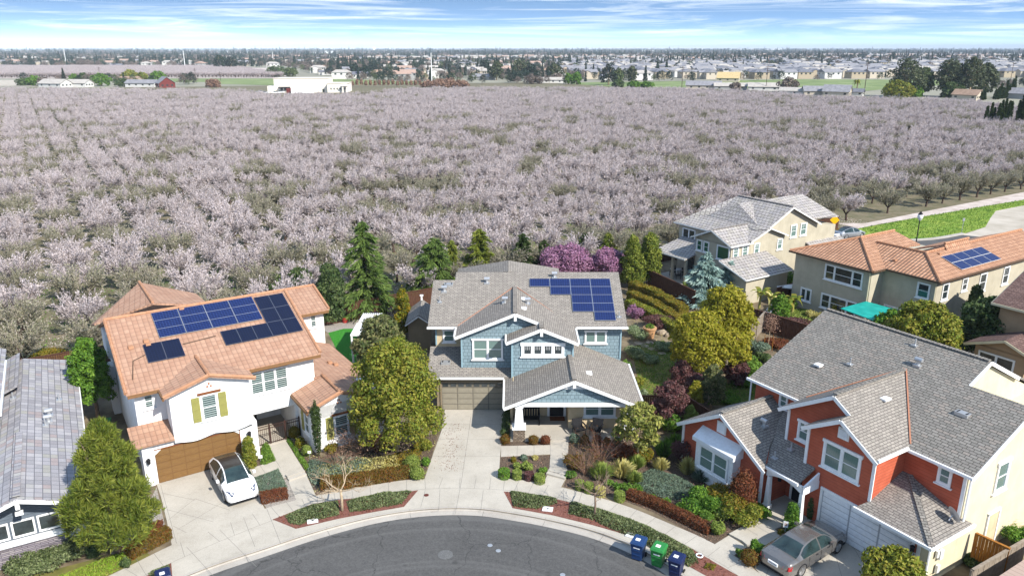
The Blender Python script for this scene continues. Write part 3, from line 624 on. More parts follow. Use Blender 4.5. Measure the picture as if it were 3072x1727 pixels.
sheet('bare_lot', Wp((1700, 447), (1900, 380), (1945, 300), (1990, 240), (2236, 192), (2800, 190), (3200, 900), (2300, 560)), .013, 'lot')
# fields beyond the orchard
def farp(*a): return [tuple(at(x, y))[:2] for x, y in a]
sheet('green_field', farp((1750, 258), (2600, 272), (2900, 250), (2900, 240), (2400, 238), (1700, 248)), -.1, 'green_field')
sheet('green_field', farp((650, 252), (1100, 262), (1300, 246), (1050, 238), (600, 240)), -.1, 'green_field')
sheet('green_field', farp((380, 246), (1000, 246), (1040, 236), (380, 236)), -.09, 'green_field')
sheet('orchard_ground', farp((-200, 236), (860, 234), (850, 204), (-200, 204)), -.08, 'petal_path')
sheet('bare_lot', farp((-100, 258), (95, 258), (90, 240), (-100, 240)), -.07, 'lot')
sheet('bare_lot', farp((740, 278), (1060, 276), (1060, 266), (740, 266)), -.06, 'conc')
# manhole, valve covers, cleanout
def disc(name, c, r, z, mat, label, cat, n=20, grp=None):
    m_ = MB(); m_.lathe([(r, 0), (r, .008), (r * .8, .012)], (0, 0, 0), n); return m_.build(name, mat, loc=(c[0], c[1], z), label=label, cat=cat, group=grp)
M['iron_gr'] = m_noise('cast_iron', (.10, .10, .10, 1), (.15, .15, .145, 1), 12, .7)
disc('manhole_cover', at(1336, 1656), .38, -.128, M['iron_gr'], 'large round manhole cover set in the dark asphalt', 'manhole')
disc('valve_cover', at(1470, 1628), .13, -.128, M['metal'], 'small round valve cover in the asphalt right of the manhole, nearer the kerb', 'valve cover', 12)
disc('valve_cover', at(1495, 1644), .13, -.128, M['metal'], 'pale valve cover in the asphalt, second from the kerb', 'valve cover', 12)
disc('valve_cover', at(1688, 1716), .13, -.128, M['metal'], 'pale valve cover in the asphalt near the bottom edge', 'valve cover', 12)
disc('cleanout_cover', at(1279, 1485), .14, .021, m_plain('rust', lin('#5a2a22'), .8), 'small rusty round cover in the driveway apron of the blue house', 'drain cover', 14)
for px, rz, lb in (((938, 1562), .3, 'white meter box lid in the left parkway bed'), ((1643, 1527), -.2, 'white meter box lid in the right parkway bed near the street tree'), ((1895, 1606), -.5, 'white meter box lid beside the first blue bin')):
    m_ = MB(); m_.box(-.28, .28, -.2, .2, 0, .05); m_.mi = 1; m_.box(-.06, .06, -.05, .05, .05, .056)
    m_.build('meter_box', [M['white'], M['black']], loc=tuple(at(*px, .03)), rot=(0, 0, rz), label=lb, cat='meter box')
# leaf litter on the main driveway
g = rng(3); c = np.column_stack([g.normal(-3.85, .42, 420), g.uniform(40.3, 46.5, 420), np.full(420, .03)]); 
tag(np_mesh('fallen_leaves', leaves(c, np.tile([0, 0, 1.], (420, 1)), .035, .5, g, .3), 4, M['lf_redbr']), 'dry reddish leaves scattered along the left side of the driveway', 'leaves', kind='stuff')
# ---------------------------------------------------------------- house building
FR = {'front': 0, 'right': math.pi / 2, 'left': -math.pi / 2, 'back': math.pi}
def window(par, p, w, h, face='front', n=1, glass='g_blind', mat='white', casing=.09, sill=True, head=True, mid=True, grid=0, label=None, gaps=None):
    """p = bottom-left corner of the outer casing as seen from outside"""
    rz = FR[face]; f = MB(); d = .07
    hh = casing * (1.25 if head else 1); ov = .06 if head else 0
    f.box(-ov, w + ov, -d - .02 if head else -d, 0, h - hh, h)
    f.box(0, w, -d, 0, 0, casing)
    f.box(0, casing, -d, 0, casing, h - hh); f.box(w - casing, w, -d, 0, casing, h - hh)
    pw = (w - casing * (n + 1)) / n; ph = h - hh - casing
    ws = gaps or [pw] * n; x = casing; panes = []
    for i in range(n):
        if i: f.box(x - casing, x, -d, 0, casing, h - hh)
        panes.append((x, ws[i])); s = .035
        f.box(x, x + s, -d + .02, 0, casing, h - hh); f.box(x + ws[i] - s, x + ws[i], -d + .02, 0, casing, h - hh)
        f.box(x + s, x + ws[i] - s, -d + .02, 0, casing, casing + s); f.box(x + s, x + ws[i] - s, -d + .02, 0, h - hh - s, h - hh)
        if mid: f.box(x + s, x + ws[i] - s, -d + .025, 0, casing + ph * .48, casing + ph * .48 + .04)
        if grid:
            for k in range(1, grid): f.box(x + s + (ws[i] - 2 * s) * k / grid - .01, x + s + (ws[i] - 2 * s) * k / grid + .01, -d + .03, 0, casing + ph * .5, h - hh - s)
            f.box(x + s, x + ws[i] - s, -d + .032, 0, casing + ph * .76, casing + ph * .76 + .02) if grid < 3 else None
        x += ws[i] + casing
    o = f.build('window', M[mat], par, loc=p, rot=(0, 0, rz))
    if label: o['label'] = label
    for a, b in panes:
        q = MB(); q.poly([(a, -.018, casing), (a + b, -.018, casing), (a + b, -.018, h - hh), (a, -.018, h - hh)]); q.build('pane', M[glass], o)
    if sill: q = MB(); q.box(-.09, w + .09, -.12, 0, -.07, -.003); q.build('sill', M[mat], o)
    return o
def roof(par, planes, mat, t=.13, name='roof', label=None):
    m_ = MB()
    for i, p in enumerate(planes): m_.slab(p, t)
    o = m_.build(name, M[mat], par)
    if label: o['label'] = label
    return o
def fascia(par, segs, mat='white', h=.2, w=.05, name='fascia', dz=-.1):
    for p, q in segs: o = MB().bar(Vector(p) + Vector((0, 0, dz)), Vector(q) + Vector((0, 0, dz)), w, h).build(name, M[mat], par)
    return o
def walls(par, items, mat, name='wall'):
    """items: ('box', x0,x1,y0,y1,z0,z1) or ('ext', pts, vec)"""
    m_ = MB()
    for it in items:
        if it[0] == 'box': m_.box(*it[1:])
        else: m_.ext(it[1], it[2])
    return m_.build(name, M[mat], par)
def gdoor(par, p, w, h, mat, face='front', rows=4, cols=4, trim='white', tw=.1, glassrow=False, label=None, arch=0):
    o0 = MB(); d = .05; o0.mi = 1
    o0.box(0, w, -.03, 0, 0, h); o0.mi = 0
    if mat + '_d' not in M: bc = {'garage_tan': '#6a6458', 'garage_wd': '#6a4c28', 'garage_wh': '#a4a6a8'}[mat]; M[mat + '_d'] = m_plain(mat + '_groove', lin(bc), .7)
    for r in range(rows):
        for c in range(cols):
            if glassrow and r == rows - 1: continue
            a = w * (c + .03) / cols; b = w * (c + .97) / cols; z0 = h * (r + .06) / rows; z1 = h * (r + .94) / rows
            o0.box(a, b, -.045, -.03, z0, z1); o0.box(a + .07, b - .07, -.06, -.045, z0 + .07, z1 - .07)
    o = o0.build('garage_door', [M[mat], M[mat + '_d']], par, loc=p, rot=(0, 0, FR[face]))
    if label: o['label'] = label
    if glassrow:
        q = MB(); n = cols * 2
        for c in range(n): q.box(w * (c + .15) / n, w * (c + .85) / n, -.05, -.028, h * (rows - .8) / rows, h * (rows - .22) / rows)
        q.build('glazing', M['g_dark'], o)
    if trim:
        q = MB(); q.box(-tw, 0, -.08, 0, 0, h + tw); q.box(w, w + tw, -.08, 0, 0, h + tw); q.box(0, w, -.08, 0, h, h + tw); q.build('trim', M[trim], o)
    if arch:
        q = MB(); q.ext([(0, -.1, h), (arch, -.1, h), (0, -.1, h - arch * .8)], (0, .1, 0)); q.ext([(w, -.1, h), (w, -.1, h - arch * .8), (w - arch, -.1, h)], (0, .1, 0)); q.build('corner_bracket', M['stucco_w'], o)
    return o
def roof_vent(par, p, kind='pipe', rz=0):
    q = MB(); mat = [M['metal'], M['black'], M['white']]
    if kind == 'pipe': q.mi = 0; q.box(-.16, .16, -.16, .16, -.06, .03); q.tube([(0, 0, 0), (0, 0, .38)], .045, 8)
    elif kind == 'turbine': q.box(-.2, .2, -.2, .2, -.08, .03); q.tube([(0, 0, 0), (0, 0, .26)], .1, 10); q.mi = 0; q.tube([(-.2, 0, .32), (.2, 0, .32)], .12, 10)
    elif kind == 'box': q.mi = 0; q.box(-.32, .32, -.2, .2, -.08, .1); q.mi = 1; q.box(-.26, -.18, -.15, .15, .1, .106); q.box(.18, .26, -.15, .15, .1, .106)
    elif kind == 'flat': q.mi = 2; q.box(-.2, .2, -.24, .24, -.05, .05)
    elif kind == 'clay': return q.box(-.14, .14, -.16, .16, -.05, .12).build('roof_vent', M['tilecap'], par, loc=p, rot=(0, 0, rz))
    elif kind == 'brown': q.tube([(-.2, 0, .1), (.2, 0, .1)], .12, 10).build; return q.build('roof_vent', M['fascia_dk'], par, loc=p, rot=(0, 0, rz))
    return q.build('roof_vent', mat, par, loc=p, rot=(0, 0, rz))
def panel(par, o, ex, ey, mat='solar_b', frame='white', lab=None):
    """solar panel: origin corner o, edge vectors ex, ey on the roof"""
    o = Vector(o); ex = Vector(ex); ey = Vector(ey); n = ex.cross(ey).normalized()
    if n.z < 0: n = -n
    f = .016; a = ex.normalized() * f; b = ey.normalized() * f; o = o + n * .09
    q = MB(); P_ = [o, o + ex, o + ex + ey, o + ey]; q.hexa([p - n * .04 for p in P_], P_) if ex.cross(ey).z > 0 else q.hexa([p - n * .04 for p in P_[::-1]], P_[::-1])
    x = q.build('solar_panel', M[frame], par)
    q = MB(); G = [o + a + b, o + ex - a + b, o + ex + ey - a - b, o + ey + a - b]; G = [p + n * .004 for p in G]; q.poly(G if ex.cross(ey).z > 0 else G[::-1]); q.build('cells', M[mat], x); return x
def cap(par, lines, mat='tilecap', r=.1, name='ridge_cap'):
    for a, b in lines:
        q = MB(); a = Vector(a); b = Vector(b); n = max(1, int((b - a).length / .4))
        for i in range(n): q.tube([a.lerp(b, i / n), a.lerp(b, (i + 1.08) / n)], [r * 1.08, r * .92], 7)
        q.build(name, M[mat], par)
def cap_flat(par, lines, mat, w=.3, name='ridge_cap'):
    for a, b in lines:
        q = MB(); a = Vector(a); b = Vector(b); n = max(1, int((b - a).length / .3)); d = (b - a) / n
        for i in range(n): q.bar(a + d * i + Vector((0, 0, .035)), a + d * (i + 1.1) + Vector((0, 0, .015)), w, .045)
        q.build(name, M[mat], par)

# ================================================================ blue house (centre)
H1 = empty('house', (0, 0, 0), 0, 'blue shingled two-storey house with grey roof and stepped solar panels', 'house')
walls(H1, [('box', -5.4, 4.0, 50.9, 61.3, 0, 5.48), ('box', 4.0, 7.70, 51.0, 61.3, 0, 2.9), ('box', 0.05, 3.7, 47.3, 50.95, .02, 2.72), ('box', 3.7, 7.65, 45.5, 51.0, .02, 2.6),
           ('box', -.12, .05, 46.6, 48.5, 0, 2.5)], 'cream', 'lower_wall')
walls(H1, [('ext', [(-5.2, 48.5, 0), (-5.2, 50.95, 0), (-5.2, 50.95, 3.55), (-5.2, 48.5, 2.6)], (5.15, 0, 0))], 'taupe', 'garage_wall')
walls(H1, [('box', 4.0, 7.75, 50.88, 61.25, 2.3, 5.36)], 'blue', 'upper_wall')
for x, s in ((-5.4, .2), (7.55, .2)): walls(H1, [('ext', [(x, 50.95, 5.3), (x, 61.2, 5.3), (x, 56.1, 7.5) if x > 0 else (x, 55.2, 7.2)], (s, 0, 0))], 'cream', 'gable_wall')
walls(H1, [('ext', [(-3.45, 49, 2.7), (3.95, 49, 2.7), (3.95, 49, 5.35), (.22, 49, 6.9), (-3.45, 49, 5.38)], (0, 4, 0))], 'blue', 'gable_bay')
walls(H1, [('ext', [(.0, 48, 2.55), (4.12, 48, 2.55), (4.12, 48, 5.3), (1.96, 48, 6.18), (0, 48, 5.38)], (0, 1.1, 0))], 'blue', 'gable_bay')
walls(H1, [('ext', [(.25, 44.22, 2.62), (7.6, 44.22, 2.62), (3.9, 44.22, 4.12)], (0, .2, 0))], 'blue', 'porch_gable')
roof(H1, [[(-5.9, 50.4, 5.4), (8.1, 50.4, 5.4), (8.1, 56.1, 7.77), (-4.25, 56.1, 7.77), (-4.25, 55.2, 7.4), (-5.9, 55.2, 7.4)],
          [(8.1, 61.8, 5.4), (-4.25, 61.8, 5.4), (-4.25, 56.1, 7.77), (8.1, 56.1, 7.77)], [(-5.9, 55.2, 7.4), (-4.25, 55.2, 7.4), (-4.25, 60, 5.4), (-5.9, 60, 5.4)],
          [(-.3, 56.3, 7.79), (-.3, 59.4, 7.79), (-4.6, 63.5, 5.95), (-4.6, 60.2, 5.95)], [(-.3, 56.3, 7.79), (-.3, 59.4, 7.79), (4.0, 63.5, 5.95), (4.0, 60.2, 5.95)], [(-.3, 59.4, 7.79), (-4.6, 63.5, 5.95), (4.0, 63.5, 5.95)]], 'shingle')
walls(H1, [('ext', [(-4.3, 55.1, 7.2), (-4.3, 57, 7.2), (-4.3, 56.05, 7.6)], (.1, 0, 0))], 'cream', 'gable_wall')
roof(H1, [[(.22, 48.6, 7.1), (-3.87, 48.6, 5.4), (-3.87, 50.5, 5.4), (.22, 54.6, 7.1)], [(.22, 48.6, 7.1), (1.96, 48.6, 6.375), (1.96, 47.6, 6.375), (4.42, 47.6, 5.35), (4.42, 50.5, 5.35), (.22, 54.6, 7.1)],
          [(1.96, 47.6, 6.375), (-.38, 47.6, 5.4), (-.38, 49.05, 5.4), (1.96, 49.05, 6.375)]], 'shingle', name='gable_roof')
roof(H1, [[(3.9, 43.9, 4.3), (8.32, 43.9, 2.46), (8.32, 50.88, 2.46), (3.9, 50.88, 4.3)], [(3.9, 43.9, 4.3), (-.5, 43.9, 2.47), (-.5, 48.0, 2.47), (3.9, 48.0, 4.3)]], 'shingle', name='porch_roof')
roof(H1, [[(-5.8, 48.1, 2.6), (-.08, 48.1, 2.6), (-.08, 49, 2.975), (-3.45, 49, 2.975), (-3.45, 50.9, 3.77), (-5.8, 50.9, 3.77)]], 'shingle', name='garage_roof')
cap_flat(H1, [((.22, 48.6, 7.1), (.22, 54.5, 7.1)), ((1.96, 47.6, 6.38), (1.96, 48.8, 6.38)), ((3.9, 43.95, 4.3), (3.9, 48, 4.3))], 'shingle')
fascia(H1, [((.22, 48.57, 7.06), (-3.9, 48.57, 5.35)), ((.22, 48.57, 7.06), (2.1, 48.57, 6.28)), ((1.96, 47.57, 6.34), (-.42, 47.57, 5.35)), ((1.96, 47.57, 6.34), (4.45, 47.57, 5.30)), ((3.9, 43.87, 4.26), (8.36, 43.87, 2.40)), ((3.9, 43.87, 4.26), (-.55, 43.87, 2.41))], 'white', .2)
fascia(H1, [((-5.95, 50.35, 5.4), (-3.95, 50.35, 5.4)), ((4.5, 50.35, 5.4), (8.13, 50.35, 5.4)), ((-5.85, 48.05, 2.6), (-.55, 48.05, 2.6)), ((8.36, 43.9, 2.46), (8.36, 50.8, 2.46)), ((-.54, 43.9, 2.5), (-.54, 48.0, 2.5)), ((-3.91, 48.65, 5.42), (-3.91, 50.3, 5.42)), ((-.42, 47.65, 5.42), (-.42, 48.95, 5.42)), ((4.46, 47.65, 5.36), (4.46, 50.3, 5.36))], 'gutter', .13, .12, 'gutter', -.04)
for a, b in [((-3.8, 50.55, 5.46), (.18, 54.5, 7.13)), ((4.35, 50.55, 5.42), (.26, 54.5, 7.13))]: MB().bar(a, b, .05, .03).build('valley_flashing', M['copper'], H1)
for x, y, z in ((.22, 48.5, 6.75), (1.96, 47.5, 6.03), (3.9, 43.82, 4.0)): MB().box(x - .09, x + .09, y, y + .5, z - .22, z + .2).build('ridge_bracket', M['white'], H1)
walls(H1, [('box', .2, 7.62, 44.12, 44.42, 2.36, 2.62)], 'white', 'porch_beam')
walls(H1, [('ext', [(2.75, 44.15, 3.66), (5.05, 44.15, 3.66), (3.9, 44.15, 4.13)], (0, .05, 0)), ('box', 2.5, 5.3, 44.14, 44.2, 3.58, 3.66)], 'white', 'porch_gable_trim')
for x in (.45, 7.4):
    c = MB(); c.hexa([(x - .3, 44.0, .95), (x + .3, 44.0, .95), (x + .3, 44.6, .95), (x - .3, 44.6, .95)], [(x - .2, 44.1, 2.36), (x + .2, 44.1, 2.36), (x + .2, 44.5, 2.36), (x - .2, 44.5, 2.36)]); c.box(x - .44, x + .44, 43.86, 44.74, .86, .95)
    c.box(x - .26, x + .26, 44.04, 44.56, 2.28, 2.36); c = c.build('porch_column', M['white'], H1); MB().box(x - .38, x + .38, 43.92, 44.68, 0, .86).build('stone_base', M['stone'], c)
walls(H1, [('box', -.1, 7.7, 43.95, 47.3, 0, .14)], 'conc', 'porch_floor')
CBM = m_plain('blue_trim', lin('#8aa6b0'), .6)
for x, y0, y1, z0, z1 in ((-5.42, 50.85, 50.9, 3.9, 5.3), (-3.5, 48.93, 49, 3.0, 5.3), (3.85, 48.95, 49, 3, 5.2), (-.05, 47.94, 48, 2.6, 5.3), (4.05, 47.94, 48, 2.9, 5.2), (7.66, 50.82, 50.88, 2.9, 5.3)): MB().box(x, x + .1, y0, y1, z0, z1).build('corner_board', CBM, H1)
window(H1, (-4.9, 50.9, 4.1), .86, 1.0, glass='g_blind'); window(H1, (-2.72, 49, 3.58), 2.1, 1.52, n=2)
window(H1, (.62, 48, 4.2), 2.9, 1.0, n=4, glass='g_dark', mid=False, grid=4, casing=.17); window(H1, (5.15, 50.88, 4.02), 1.55, 1.0, n=2, mid=False)
window(H1, (4.68, 45.5, .98), 2.1, 1.2, n=2, casing=.12)
gdoor(H1, (-4.85, 48.5, .03), 4.3, 2.08, 'garage_tan', rows=5, cols=4, trim='taupe', glassrow=True, label='taupe panelled garage door')
q = MB(); q.box(0, .95, -.05, 0, 0, 2.05); d = q.build('front_door', M['black'], H1, loc=(2.55, 47.3, .15)); 
MB().box(-.16, 0, -.08, 0, 0, 2.2).box(.95, 1.11, -.08, 0, 0, 2.2).box(-.2, 1.15, -.08, 0, 2.05, 2.25).build('trim', M['white'], d); MB().box(.2, .75, -.06, -.05, 1.1, 1.85).build('glazing', M['g_dark'], d)
for p, k in (((-4.72, 54.7, 7.19), 'box'), ((-5.0, 54.0, 6.9), 'turbine'), ((-5.24, 52.9, 6.44), 'pipe'), ((-1.88, 54.9, 7.28), 'turbine'), ((7.6, 51.4, 5.82), 'pipe'), ((-.5, 51.7, 6.8), 'turbine'), ((1.1, 51.6, 6.76), 'turbine'), ((.8, 50.2, 6.87), 'flat'), ((.8, 52.3, 6.87), 'flat'), ((5.0, 46.0, 3.86), 'flat'), ((-4.6, 49.4, 3.15), 'box'), ((3.2, 55.5, 7.53), 'turbine')): roof_vent(H1, p, k)
pz = lambda y: 5.4 + .4167 * (y - 50.4)
cols_ = [(1.32, 1), (2.83, 2), (4.34, 4), (5.85, 5)]
for x, nrow in cols_:
    for r_ in range(nrow):
        yt = 55.25 - r_ * .86; panel(H1, (x, yt - .83, pz(yt - .83)), (1.495, 0, 0), (0, .85, .85 * .4167), frame='metal')

# ================================================================ white stucco house (left)
H2 = empty('house', (-21.2, 39.6, 0), R(33.3), 'white stucco two-storey house with terracotta tile roof and two solar arrays', 'house')
walls(H2, [('box', -.15, 6.2, .35, 12.6, 0, 5.4), ('box', 6.2, 8.9, 3.9, 12.6, 0, 5.4), ('box', 6.2, 8.9, .35, 3.9, 2.45, 5.4), ('box', 8.9, 10.35, .35, 12.6, 0, 5.4), ('box', 10.35, 14.0, 8.5, 14.2, 0, 5.35),
           ('box', 6.2, 8.9, .352, .6, 2.2, 2.45)], 'stucco_w')
walls(H2, [('ext', [(-.15, .35, 5.3), (-.15, 12.5, 5.3), (-.15, 6.55, 7.7)], (.2, 0, 0)), ('ext', [(10.35, .35, 5.3), (10.35, 12.5, 5.3), (10.35, 6.55, 7.7)], (-.2, 0, 0)), ('ext', [(14, 8.5, 5.3), (14, 14.2, 5.3), (14, 11.4, 6.3)], (-.2, 0, 0))], 'stucco_w', 'gable_wall')
walls(H2, [('ext', [(1.45, -1.2, 2.4), (1.45, .36, 2.4), (1.45, .36, 5.3), (1.45, -1.2, 5.3)], (4.45, 0, 0)), ('ext', [(1.45, -1.2, 5.3), (5.9, -1.2, 5.3), (3.65, -1.2, 6.0)], (0, 1.6, 0)), ('box', .1, 1.45, -.92, .36, 0, 2.6), ('box', 1.45, 5.9, -.92, .36, 2.05, 2.4), ('box', 5.05, 6.15, -.92, .36, 0, 2.4), ('box', .1, 5.1, -.85, .36, 0, 2.3)], 'stucco_w', 'garage_wall')
q = MB()   # scalloped lower edge of the projecting bay
for i in range(16):
    x0 = 1.45 + 4.45 * i / 16; x1 = x0 + 4.45 / 16; h_ = lambda x: 2.4 - .18 * abs(math.sin((x - 1.45) / 4.45 * math.pi * 2)) ** 1.5
    q.ext([(x0, -1.2, 2.4), (x1, -1.2, 2.4), (x1, -1.2, h_(x1)), (x0, -1.2, h_(x0) - .001)], (0, .12, 0))
q.build('scalloped_trim', M['stucco_w'], H2)
walls(H2, [('box', 9.1, 13.8, -2.5, .36, 0, 3.0), ('ext', [(9.1, -2.5, 2.9), (10.85, -2.5, 3.62), (13.8, -2.5, 2.6), (13.8, -2.5, 2.2), (9.1, -2.5, 2.2)], (0, 2.8, 0)), ('box', 10.3, 13.8, .3, 8.5, 0, 2.6)], 'stucco_w', 'wing_wall')
RM = 'tile'; sl_ = .37; mz = lambda v: 5.5 + sl_ * (v + .1)
roof(H2, [[(-.55, -.1, 5.5), (10.72, -.1, 5.5), (10.72, 6.55, mz(6.55)), (-.55, 6.55, mz(6.55))], [(-.55, 13.0, 5.57), (10.72, 13.0, 5.57), (10.72, 6.55, mz(6.55)), (-.55, 6.55, mz(6.55))]], RM)
roof(H2, [[(3.65, -1.55, 6.2), (1.15, -1.55, 5.43), (1.15, .0, 5.43), (3.65, 1.95, 6.2)], [(3.65, -1.55, 6.2), (6.2, -1.55, 5.43), (6.2, .0, 5.43), (3.65, 1.95, 6.2)]], RM, name='bay_roof')
roof(H2, [[(10.72, 8.15, 5.42), (14.35, 8.15, 5.42), (14.35, 11.4, 6.45), (10.0, 11.4, 6.45), (10.0, 8.4, 5.5)], [(9, 14.6, 5.42), (14.35, 14.6, 5.42), (14.35, 11.4, 6.45), (9, 11.4, 6.45)]], RM, name='wing_roof')
roof(H2, [[(10.85, -2.85, 3.8), (8.75, -2.85, 3.02), (8.75, .34, 3.02), (10.85, .34, 3.8)], [(10.85, -2.85, 3.8), (14.3, -2.85, 2.55), (14.3, 8.48, 2.55), (10.85, 8.48, 3.8)], [(10.3, .3, 3.77), (10.85, .3, 3.8), (10.85, 8.48, 3.8), (10.3, 8.48, 3.6)]], RM, name='lower_roof')
roof(H2, [[(2.5, 13.6, 8.1), (-.9, 13.6, 5.6), (-.9, 10.4, 6.6), (2.5, 8.0, 8.1)], [(2.5, 13.6, 8.1), (6.2, 13.6, 6.6), (6.2, 9.4, 6.9), (2.5, 8.0, 8.1)]], RM, name='rear_roof')
walls(H2, [('ext', [(-.4, 13.2, 4), (5.8, 13.2, 4), (5.8, 13.2, 6.5), (2.5, 13.2, 7.8), (-.4, 13.2, 5.7)], (0, -2.8, 0))], 'stucco_w', 'rear_wall')
roof(H2, [[(-.75, -1.25, 2.72), (1.45, -1.25, 2.72), (1.45, .34, 3.3), (-.75, .34, 3.3)]], RM, name='canopy_roof')
walls(H2, [('ext', [(-.3, -1.0, 0), (-.3, .36, 0), (-.3, .36, 3.1), (-.3, -1.0, 2.65)], (.45, 0, 0))], 'stucco_w', 'side_wall')
cap(H2, [((-.55, 6.55, mz(6.55) + .02), (10.72, 6.55, mz(6.55) + .02)), ((3.65, -1.5, 6.24), (3.65, 1.9, 6.22)), ((10.0, 11.4, 6.47), (14.35, 11.4, 6.47)), ((10.85, -2.8, 3.84), (10.85, .3, 3.84)), ((-.55, -.05, 5.54), (-.55, 6.5, mz(6.5) + .04)), ((10.72, -.05, 5.54), (10.72, 6.5, mz(6.5) + .04)),
         ((3.65, -1.5, 6.22), (1.15, -1.5, 5.46)), ((3.65, -1.5, 6.22), (6.2, -1.5, 5.46)), ((10.85, -2.8, 3.82), (8.75, -2.8, 3.05)), ((10.85, -2.8, 3.82), (14.3, -2.8, 2.58)), ((14.35, 8.2, 5.46), (14.35, 11.4, 6.49)), ((2.5, 13.6, 8.13), (2.5, 8.1, 8.13))])
fascia(H2, [((-.5, -.12, 5.42), (1.1, -.12, 5.42)), ((6.25, -.12, 5.42), (10.7, -.12, 5.42)), ((10.8, 8.12, 5.35), (14.3, 8.12, 5.35)), ((8.72, -2.8, 2.96), (8.72, .3, 2.96)), ((1.12, -1.5, 5.4), (1.12, -.1, 5.4))], 'fascia_br', .18, .1)
W2 = dict(head=False, glass='g_shut', casing=.07)
window(H2, (.3, .35, 4.2), .56, .92, **W2); window(H2, (3.08, -1.2, 3.35), .92, 1.6, **W2)
window(H2, (6.3, .35, 3.5), 2.35, 1.5, n=3, **W2); window(H2, (12.93, 8.5, 4.08), .52, 1.05, **W2); window(H2, (10.42, -2.5, .75), .95, 1.4, **W2)
window(H2, (9.1, -.95, .85), .85, 1.35, 'left', **W2)
walls(H2, [('box', 2.95, 4.25, -1.28, -1.2, 4.98, 5.1), ('box', 6.2, 8.75, .27, .35, 5.03, 5.14), ('box', 10.3, 11.5, -2.58, -2.5, 2.18, 2.3)], 'wood_br', 'lintel')
def shutter(x, y, z, w, h, face='front'):
    q = MB(); q.box(0, w, -.05, 0, 0, h)
    for k in range(4): q.box(w * k / 4 + .01, w * (k + 1) / 4 - .01, -.065, -.05, 0, h)
    for zz in (.2, h * .5, h - .28): q.box(0, w, -.08, -.05, zz, zz + .08)
    q.build('shutter', M['shutter'], H2, loc=(x, y, z), rot=(0, 0, FR[face]))
shutter(2.58, -1.2, 3.36, .44, 1.52); shutter(4.07, -1.2, 3.36, .44, 1.52); shutter(9.9, -2.5, .66, .47, 1.5); shutter(11.42, -2.5, .66, .47, 1.5); shutter(9.1, -.4, .8, .4, 1.35, 'left')
for cx, cy, cz in ((3.65, -1.2, 5.42), (10.85, -2.5, 3.0)):
    for dx, dz in ((-.1, 0), (.1, 0), (0, .17)): MB().tube([(cx + dx, cy - .05, cz + dz), (cx + dx, cy + .02, cz + dz)], .06, 10).build('clay_pipe_vent', M['copper'], H2)
gdoor(H2, (.34, -.92, .03), 4.7, 2.12, 'garage_wd', rows=5, cols=6, trim=None, label='brown wood-look garage door', arch=.35)
fascia(H2, [((.34, -.98, 2.16), (5.04, -.98, 2.16)), ((5.06, -.98, .05), (5.06, -.98, 2.1))], 'wood_br', .06, .05, 'door_trim', 0)
walls(H2, [('box', 6.0, 9.1, .0, 4.0, .0, .06)], 'lot', 'entry_floor')
MB().box(0, .95, -.05, 0, 0, 2.1).build('front_door', M['black'], H2, loc=(6.35, 3.9, .06))
walls(H2, [('box', -.62, -.16, 10.2, 11.2, 0, 3.5)], 'stucco_w', 'chimney_box')
for i in range(4):
    for j in range(3): panel(H2, (2.08 + i * 1.58, 3.95 + j * .8, mz(3.95 + j * .8)), (1.56, 0, 0), (0, .795, .795 * sl_), frame='metal')
for i in range(2): 
    for j in range(2): panel(H2, (8.48 + i * .98, 3.52 + j * 1.34, mz(3.52 + j * 1.34)), (.965, 0, 0), (0, 1.32, 1.32 * sl_), 'solar_k', 'frame_k')
for i in range(5): panel(H2, (5.54 + i * .98, 2.18, mz(2.18)), (.965, 0, 0), (0, 1.32, 1.32 * sl_), 'solar_k', 'frame_k')
for i in range(2): panel(H2, (1.05 + i * 1.04, 2.0, mz(2.0)), (1.02, 0, 0), (0, 1.6, 1.6 * sl_), 'solar_k', 'frame_k')
q = MB(); q.tube([(.0, .9, mz(.9) + .07), (.3, 2.4, mz(2.4) + .07), (1.0, 2.7, mz(2.7) + .07)], .025, 5); q.tube([(3.2, 3.0, mz(3) + .07), (5.2, 3.2, mz(3.2) + .07)], .025, 5); q.build('conduit', M['fascia_dk'], H2)
for p in ((1.3, 3.9, mz(3.9)), (1.35, 3.55, mz(3.55)), (.4, 3.6, mz(3.6)), (3.9, 6.3, mz(6.3)), (12.4, 3.2, 3.25), (12.7, 2.9, 3.15)): roof_vent(H2, (p[0], p[1], p[2] + .03), 'clay')
# carriage lamps
def lantern(par, p):
    q = MB(); q.tube([(0, 0, 0), (0, -.18, .06)], .02, 6); q.lathe([(.02, -.18), (.09, -.16), (.11, .08), (.13, .1), (.02, .2)], (0, -.2, -.02), 8); q.build('wall_lamp', M['black'], par, loc=p)
lantern(H2, (5.6, -.92, 1.75)); lantern(H2, (-.05, -1.0, 1.7))

